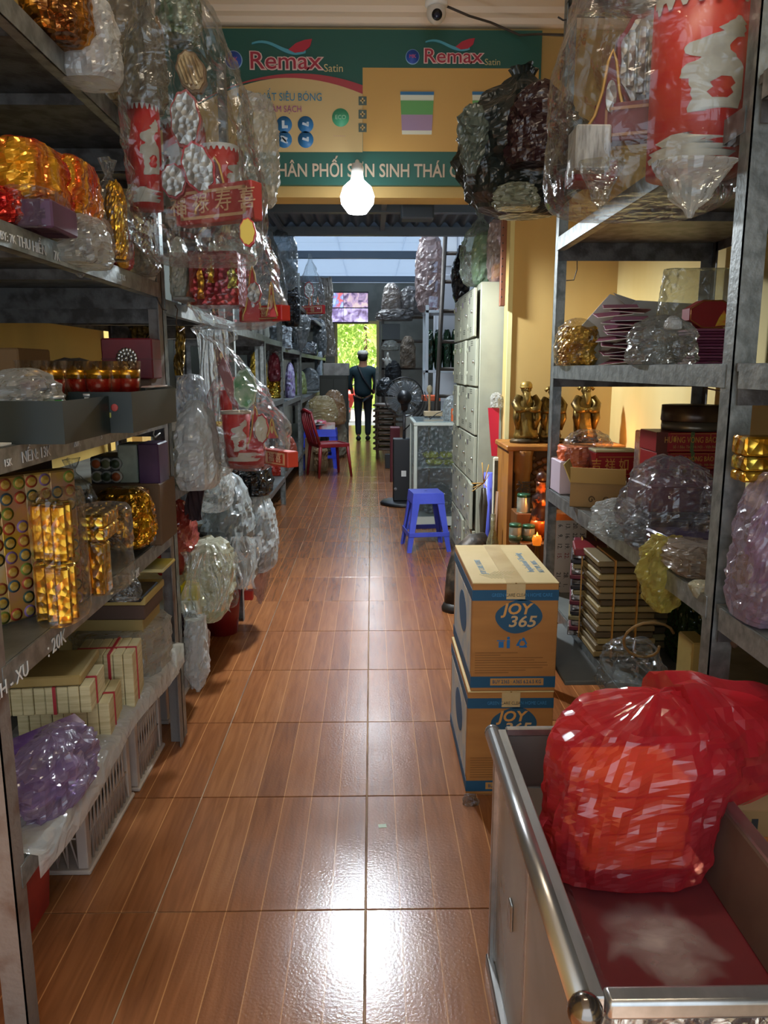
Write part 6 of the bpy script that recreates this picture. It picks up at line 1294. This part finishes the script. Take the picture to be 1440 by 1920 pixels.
sack('clear bag with orange trim on top of the glass cabinet', (832, 866, 742, 790), gz + .007, MILK, 'heap', gy + .05, .3)
block('orange_packet', 'orange packet standing on the glass cabinet top', 'pack', (846, 860, 766, 790), gz + .007, pm('d8642a', .5), gy + .02, .03)
tag(ob('cable', B().tube([at(806, 786, 6.9), at(818, 776, 7.0), at(836, 768, 7.2), at(846, 760, 7.3)], .004, 5), BLACK), 'thin dark cable across the glass cabinet top', 'cable')
block('cardboard_sheet', 'pale card slab lying on the far end of the glass cabinet', 'card', (796, 832, 772, 784), gz + .02, pm('c0a884', .7), 7.3, .15)
SD = pm('4d4640', .5, .4)
K = T('ladder', 'dark steel ladder leaning up to the loft deck', 'ladder', (0, 0, 0))
b0, b1 = at(812, 800, 7.75), at(836, 430, 8.1); b0 = V((b0.x - .02, 7.62, 0.0)); 
rl = b1 - b0; 
def rail(off): return B().tube([b0 + V((off, 0, 0)), b1 + V((off, 0, .05))], .024, 6)
ob('rail', rail(0), SD, K); ob('rail', rail(.46), SD, K)
for py in (472, 527, 583, 641, 692, 742, 800, 870):
    t = (at(826, py, 7.95).z - b0.z) / rl.z
    if 0 < t < 1: ob('rung', B().tube([b0 + rl * t, b0 + rl * t + V((.46, 0, 0))], .02, 6), SD, K)
# fan
fxp = at(758, 745, 8.0)
K = T('pedestal_fan', 'pedestal fan with a dark box column standing in the aisle', 'fan', (fxp.x, 8.0, 0)); FB = pm('17181c', .4); fz = fxp.z; bt = at(757, 822, 8.0).z
ob('base', B().lathe([(0, 0), (.24, 0), (.25, .015), (.23, .035), (0, .045)], 32), FB, K)
ob('box_column', B().bx(-.115, .115, -.08, .1, .04, bt, .01, 2), FB, K); ob('white_sticker', B().bx(-.03, .02, -.0815, -.08, .3, .36), WHITE, K); ob('knob', B().tube([(-.09, -.08, .17), (-.09, -.095, .17)], .015, 10), pm('8a8a8c', .4), K)
ob('pole', B().tube([(0, 0, bt), (0, 0, fz - .1)], .016, 10), pm('5c5c60', .35, .6), K)
ob('motor', B().lathe([(0, -.06), (.05, -.055), (.075, 0), (.07, .07), (.03, .12), (0, .125)], 20), FB, K, (0, -.02, fz), rot=(pi / 2, 0, 0)); ob('neck', B().tube([(0, -.03, fz - .13), (0, -.05, fz)], [.03, .05], 10), FB, K)
R_ = .2; gr = B()
for s_ in (.3, .55, .8, 1): gr.tube([(R_ * s_ * cos(2 * pi * k / 36), .1 - .045 * s_, R_ * s_ * sin(2 * pi * k / 36)) for k in range(37)], .0025, 4)
for k in range(36): gr.tube([(.04 * cos(2 * pi * k / 36), .1, .04 * sin(2 * pi * k / 36)), (R_ * cos(2 * pi * k / 36), .055, R_ * sin(2 * pi * k / 36))], .0013, 3)
for k in range(36): gr.tube([(.04 * cos(2 * pi * k / 36), -.01, .04 * sin(2 * pi * k / 36)), (R_ * cos(2 * pi * k / 36), .055, R_ * sin(2 * pi * k / 36))], .0013, 3)
ob('wire_grill', gr, pm('8f9498', .35, .7), K, (0, .03, fz)); ob('grill_rim', B().tube([(R_ * cos(2 * pi * k / 40), .085, R_ * sin(2 * pi * k / 40)) for k in range(41)], .007, 6), FB, K, (0, 0, fz))
for k in range(5):
    a = 2 * pi * k / 5; ob('blade', B().grid(6, 6, lambda u, v: V(((.03 + .145 * v) * cos(a + (u - .5) * 1.0), .085 + .035 * (u - .5), (.03 + .145 * v) * sin(a + (u - .5) * 1.0)))), film('8f979c', .5, .1), K, (0, 0, fz))
tag(ob('cable', B().tube([at(796, 735, 7.9), at(804, 755, 7.7), at(796, 775, 7.8), at(770, 795, 7.95), at(757, 808, 7.98)], .006, 5), BLACK), 'black cable looping from the fan to the cabinet', 'cable')
K = T('walking_stick', 'pale headed stick standing behind the fan', 'stick', (at(806, 740, 7.4).x, 7.45, 0)); zz = at(806, 730, 7.4).z; ob('shaft', B().tube([(0, 0, 0), (0, 0, zz)], .012, 6), pm('9a7f58', .6), K); ob('head', B().ball((0, 0, zz), .04, 10, (.7, .7, 1)), pm('b8a888', .6), K)
dk = block('desk', 'low dark desk with an orange tray behind the fan', 'desk', (776, 826, 752, 850), 0, pm('3b3a36', .5), 8.25, .34)[0]
block('orange_tray', 'orange tray on the low dark desk', 'tray', (794, 826, 742, 752), at(800, 752, 8.25).z, pm('d85a24', .5), 8.26, .3)
block('white_bin', 'pale grey low cabinet under the fan head', 'cabinet', (762, 784, 780, 830), 0, pm('a8aca4', .5), 9.3, .3)
# rear right rack with bags
K = T('steel_rack', 'pale steel rack with green bags behind the ladder', 'rack', (.82, 9.5 - .55, 0)); PS = pm('aeb8c0', .4, .3)
xa = at(795, 640, 9.2).x - .82; 
for x in (xa, xa + .62):
    for y in (0, .45): ob('post', B().bx(x, x + .035, y, y + .035, 0, 2.1), PS, K)
for zz in (at(800, 582, 9).z, at(800, 694, 9).z, .8): ob('shelf', B().bx(xa, xa + .655, 0, .485, zz - .03, zz, .002), PS, K)
zs = at(800, 694, 9).z
for i in range(4): sack(('first', 'second', 'third', 'fourth')[i] + ' dark green plastic bundle on the pale rack counting from the aisle post', (798 + 16 * i, 814 + 16 * i, 618, 692), zs, film('24442e', .85), 'pillow', 9.03, .24, 'green_bundle', 'bundle', group='green bundles on the pale rack', n=24, m=14)
sack('tall pinkish clear bag standing on top of the pale rack', (780, 832, 440, 582), at(800, 582, 9).z, film('b8a6a4', .45), 'pillow', 9.02, .4, n=36, cr=.22)
for i, (py, l) in enumerate(((500, 'upper'), (536, 'middle'), (566, 'lower'))): 
    p = at(812, py, 9.02); tag(ob('printed_patch', B().box((0, 0, 0), (.1, .004, .12), (0, .08, 0)), pm('9aa0b0', .5, 0, '6a5a68', 20), None, p), f'{l} printed label patch on the tall pinkish bag', 'label')
# far right rack with heaps, near the door
K = T('steel_rack', 'dark steel rack heaped with bags beside the far doorway', 'rack', (.3, 13.5, 0)); xf_ = at(716, 640, 13.5).x - .3
zt = at(750, 590, 13.5).z
for x in (xf_, xf_ + 1.1):
    for y in (0, .6): ob('post', B().bx(x, x + .04, y, y + .04, 0, zt), SD, K)
for zz in (zt, at(740, 637, 13.5).z, at(740, 690, 13.5).z, .5): ob('shelf', B().bx(xf_, xf_ + 1.14, 0, .64, zz - .03, zz), SD, K)
sack('pointed dusty plastic bag on top of the dark rack', (716, 752, 530, 590), zt, film('a89f98', .5), 'heap', 13.5, .5)
sack('slanting grey plastic roll on top of the dark rack', (746, 792, 536, 590), zt, film('8f8a88', .6), 'heap', 13.55, .5)
sack('slack plastic skirt along the top of the dark rack', (706, 776, 578, 600), zt - .1, film('9a9490', .5), 'heap', 13.4, .3)
block('grey_box', 'grey box on the second tier of the dark rack', 'box', (716, 750, 607, 634), at(740, 637, 13.5).z, pm('4f5250', .5), 13.48, .4)
sack('white cloth bundle under the grey box', (716, 748, 637, 656), at(740, 637, 13.4).z - .18, film('c9c8bc', .8), 'heap', 13.4, .3, 'cloth_bundle', 'bundle')
sack('brown mottled bag on the third tier of the dark rack', (750, 780, 630, 682), at(740, 690, 13.5).z, pm('8a7a68', .7, 0, '5f5244', 8), 'heap', 13.1, .4, 'sack', 'bag')
K = T('glove_form', 'pale glove shaped hand standing on the dark rack', 'glove', (at(727, 685, 13.3).x, 13.3, at(727, 688, 13.3).z)); HM = pm('d8d4c8', .5)
ob('palm', B().ball((0, 0, .09), .07, 10, (.9, .4, 1.2)), HM, K); ob('index_finger', B().tube([(0, 0, .14), (.0, 0, .24)], [.026, .016], 8), HM, K); ob('thumb', B().tube([(-.05, 0, .1), (-.09, 0, .14)], [.024, .014], 8), HM, K); ob('folded_fingers', B().tube([(.02, -.02, .13), (.05, -.03, .1), (.04, -.03, .06)], .02, 8), HM, K)
sack('dark jacket heap hanging at the side of the dark rack', (722, 752, 676, 712), at(740, 712, 13.2).z, pm('1f2224', .7, 0, '2f3236', 6), 'heap', 13.2, .3, 'jacket', 'jacket')
sack('dark lumpy bags above the stacked brown chairs', (706, 742, 708, 752), .95, film('3f4446', .8), 'heap', 12.6, .4)
BRC = pm('5c4a3a', .5, 0, '4a3a2c', 6)
for i in range(9):
    z = .0 + .085 * i
    K = T('stacked_stool', 'brown ribbed plastic stool in the tall stack behind the fan' + f', {ORD[i]} from the floor', 'stool', (at(721, 800, 12.2).x + .02, 12.2, z), .03 * (i % 3), 'brown stools stacked behind the fan')
    ob('seat', B().lathe([(0, .19), (.15, .185), (.2, .165), (.205, .14), (.19, .14), (.0, .16)], 18), BRC, K)
    for k in range(4): ob('leg', B().tube([(.17 * cos(k * pi / 2 + .78), .17 * sin(k * pi / 2 + .78), .15), (.2 * cos(k * pi / 2 + .78), .2 * sin(k * pi / 2 + .78), .0)], .016, 5), BRC, K)
sack('white plastic draped beside the brown stool stack', (703, 712, 690, 840), .0, film('c9c8c0', .5), 'pillow', 13.0, .2)
block('maroon_crate', 'maroon box on the floor behind the fan column', 'box', (732, 750, 802, 828), 0, pm('5a1620', .5), 9.6, .25)
block('dark_shoe_box', 'dark box low on the floor beside the brown stools', 'box', (722, 740, 852, 868), 0, pm('1f1e1e', .5), 10.9, .1)
# ================================================================== TELEVISION, cabinet top, greenery and motorbike
ty = 17.6; a, c = at(619, 547, ty), at(691, 606, ty)
K = T('television', 'wall television with four camera views above the far doorway', 'television', ((a.x + c.x) / 2, ty, c.z), 0, None, (.06, 0, 0)); TW, TH = c.x - a.x, a.z - c.z
ob('case', B().bx(-TW / 2, TW / 2, 0, .06, 0, TH, .006), BLACK, K); ob('wall_arm', B().bx(-.1, .1, .06, 1.398, TH * .35, TH * .6), BLACK, K)
for i, (c1, c2, c3) in enumerate((('8a7aa8', 'c9c0e0', '5a4a6a'), ('a898c0', 'd8d0ea', '6a5878'), ('7a90c8', 'd86a6a', 'c0d0f0'), ('a08aa8', 'c8b0b0', '544868'))):
    u0, u1 = ((-.485, -.16), (-.15, .485), (-.485, -.16), (-.15, .485))[i]; v0, v1 = ((.04, .47), (.04, .47), (.5, .96), (.5, .96))[i]
    m, t, p_, out = nodes('camera_view'); cc = ramp(t, noise_tex(t, 7, 4, None, 'Object', .5), [(.36, H(c3)), (.5, H(c1)), (.62, H(c2))]); t.links.new(cc, p_.inputs['Base Color']); t.links.new(cc, p_.inputs['Emission Color']); p_.inputs['Emission Strength'].default_value = 1.3
    ob('camera_view', B().bx(TW * u0, TW * u1, -.003, 0, TH * v0, TH * v1), m, K)
my = 21.4; mx = at(652, 770, my).x
K = T('motorbike', 'red motorbike parked outside the far doorway', 'motorbike', (mx, my, -.06)); MR = pm('c83020', .35); TY = pm('1a1a1a', .7)
for wy in (0, 1.2):
    w_ = ob('wheel', B().tube([(0, .28 * cos(2 * pi * k / 28) + wy, .3 + .28 * sin(2 * pi * k / 28)) for k in range(29)], .045, 8), TY, K, (0, 0, 0))
    hb_ = B()
    for k in range(8): hb_.tube([(0, wy, .3), (0, wy + .25 * cos(k * pi / 4), .3 + .25 * sin(k * pi / 4))], .008, 4)
    ob('spokes', hb_.tube([(-.06, wy, .3), (.06, wy, .3)], .04, 10), pm('d86a50', .4, .4), w_)
ob('body', B().loft([[V((.11 * q * cos(t), y, z + .13 * q * sin(t))) for t in [2 * pi * j / 14 for j in range(14)]] for y, z, q in ((-.1, .62, .4), (.15, .62, .9), (.5, .52, 1), (.9, .66, 1.1), (1.35, .72, .6))]), MR, K)
ob('seat', B().box((0, .85, .86), (.24, .75, .1), (0, 0, 0), .04, 2), TY, K); ob('front_shield', B().loft([[V((.22 * q * cos(t), .02 + dy + .05 * sin(t), z)) for t in [2 * pi * j / 14 for j in range(14)]] for z, q, dy in ((.4, .5, 0), (.7, 1, -.02), (.95, .7, .05))]), MR, K)
ob('fork', B().tube([(0, 0, .3), (0, .12, .95)], .03, 8), STEELD, K); ob('handlebar', B().tube([(-.32, .1, 1.02), (0, .14, 1.0), (.32, .1, 1.02)], .016, 6), TY, K); ob('headlight', B().ball((0, -.02, .98), .08, 12, (1, .6, .8)), pm('e8e0d0', .2), K); ob('kickstand', B().tube([(-.05, .5, .3), (-.2, .5, .0)], .015, 6), STEELD, K)
# ================================================================== PERSON walking away
pp = atz(681, 826); py_ = pp.y
K = T('person', 'person in a dark teal jacket and pale cap walking towards the far doorway', 'person', (pp.x, py_, 0), .0); PH = at(683, 657, py_).z; s = PH / 1.70
def skinned(name, mat, chains, par, lv=2):
    vs_, es, rs = [], [], []; idx = {}
    for ch in chains:
        prev = None
        for p, r in ch:
            k = tuple(round(c, 3) for c in p)
            if k not in idx: idx[k] = len(vs_); vs_.append(V(p) * s); rs.append(r if isinstance(r, tuple) else (r, r))
            if prev is not None and prev != idx[k]: es.append((prev, idx[k]))
            prev = idx[k]
    me = bpy.data.meshes.new(name); me.from_pydata(vs_, es, []); o = bpy.data.objects.new(name, me); C.objects.link(o); o.parent = par
    md = o.modifiers.new('skin', 'SKIN'); md.use_smooth_shade = True
    sv = me.skin_vertices[0].data
    for i, r in enumerate(rs): sv[i].radius = (r[0] * s, r[1] * s); sv[i].use_root = i == 0
    sd_ = o.modifiers.new('sub', 'SUBSURF'); sd_.levels = lv; sd_.render_levels = lv
    me.materials.append(mat); return o
TEAL = pm('17363e', .75, 0, '122c34', 5); NAVY = pm('1a2630', .8, 0, '141d26', 5); SKIN = pm('a9785c', .5)
skinned('body', SKIN, [[((0, 0, .98), (.12, .09)), ((0, 0, 1.2), (.13, .09)), ((0, 0, 1.36), (.12, .08)), ((0, -.01, 1.45), (.055, .055)), ((0, -.01, 1.53), (.07, .08)), ((0, -.01, 1.62), (.078, .092))],
    [((0, 0, 1.36), (.12, .08)), ((.17, 0, 1.36), (.05, .05)), ((.23, .02, 1.1), (.04, .04)), ((.2, .1, .93), (.028, .034)), ((.19, .13, .88), (.024, .036))],
    [((0, 0, 1.36), (.12, .08)), ((-.17, 0, 1.36), (.05, .05)), ((-.24, .02, 1.1), (.04, .04)), ((-.21, .1, .93), (.028, .034)), ((-.2, .13, .88), (.024, .036))],
    [((0, 0, .98), (.12, .09)), ((.09, 0, .88), (.08, .08)), ((.09, .03, .48), (.05, .05)), ((.09, .0, .08), (.035, .04))],
    [((0, 0, .98), (.12, .09)), ((-.09, 0, .88), (.08, .08)), ((-.09, .02, .48), (.05, .05)), ((-.09, -.06, .08), (.035, .04))]], K)
for sx in (-1, 1):
    fg = B()
    for q in range(4): fg.tube([V((sx * (.19 - .006 * q) * s, (.11 + .02 * q) * s, .86 * s)), V((sx * (.185 - .006 * q) * s, (.12 + .018 * q) * s, (.82 - .006 * (q % 2)) * s)), V((sx * .175 * s, (.115 + .018 * q) * s, .785 * s))], .008, 5)
    fg.tube([V((sx * .18 * s, .09 * s, .88 * s)), V((sx * .165 * s, .085 * s, .83 * s))], .009, 5); ob('fingers', fg, SKIN, K)
skinned('jacket', TEAL, [[((0, 0, .80), (.185, .135)), ((0, 0, 1.0), (.185, .13)), ((0, 0, 1.2), (.19, .125)), ((0, 0, 1.34), (.19, .115)), ((0, -.01, 1.43), (.085, .08))],
    [((0, 0, 1.34), (.19, .115)), ((.21, 0, 1.335), (.088, .085)), ((.27, .0, 1.14), (.066, .066)), ((.22, .08, .96), (.05, .05))],
    [((0, 0, 1.34), (.19, .115)), ((-.21, 0, 1.335), (.088, .085)), ((-.28, .0, 1.14), (.066, .066)), ((-.23, .08, .96), (.05, .05))]], K)
skinned('trousers', NAVY, [[((0, 0, .92), (.165, .12)), ((.09, 0, .8), (.096, .1)), ((.095, .03, .46), (.068, .07)), ((.09, .0, .09), (.055, .06))], [((0, 0, .92), (.165, .12)), ((-.09, 0, .8), (.096, .1)), ((-.095, .02, .46), (.068, .07)), ((-.09, -.05, .09), (.055, .06))]], K)
for sx, dy in ((1, .0), (-1, -.05)): ob('shoe', B().loft([[V((sx * .09 * s + .048 * q * s * cos(t), (y + dy) * s, z0 * s + h2 * s * max(-.9, sin(t)))) for t in [2 * pi * j / 14 for j in range(14)]] for y, q, z0, h2 in ((-.07, .7, .045, .045), (-.04, 1, .05, .05), (.06, 1.05, .04, .04), (.14, 1.0, .032, .03), (.19, .5, .026, .02))]), pm('1a1614', .5), K)
ob('hair', B().ball((0, -.035 * s, 1.585 * s), .092 * s, 16, (1, .95, 1.1)), pm('14120f', .6), K); ob('cap', B().lathe([(.101 * s, 1.615 * s), (.104 * s, 1.65 * s), (.085 * s, 1.69 * s), (.04 * s, 1.705 * s), (0, 1.706 * s)], 20, (0, -.01, 0)), pm('b9b8b0', .6), K); ob('cap_brim', B().lathe([(.0, 1.617 * s), (.1 * s, 1.617 * s), (.1 * s, 1.625 * s), (0, 1.63 * s)], 18, (0, .07 * s, 0), .9, 1.1), pm('b9b8b0', .6), K)
for sx in (-1, 1): ob('ear', B().ball((sx * .086 * s, .0, 1.575 * s), .022 * s, 8, (.5, .8, 1.2)), SKIN, K)
ob('shoulder_strap', B().tube([V((-.09, -.09, 1.4)) * s, V((0, -.14, 1.2)) * s, V((.13, -.135, 1.0)) * s, V((.18, -.07, .93)) * s, V((.19, .06, .92)) * s], .02 * s, 6), pm('12161c', .6), K)
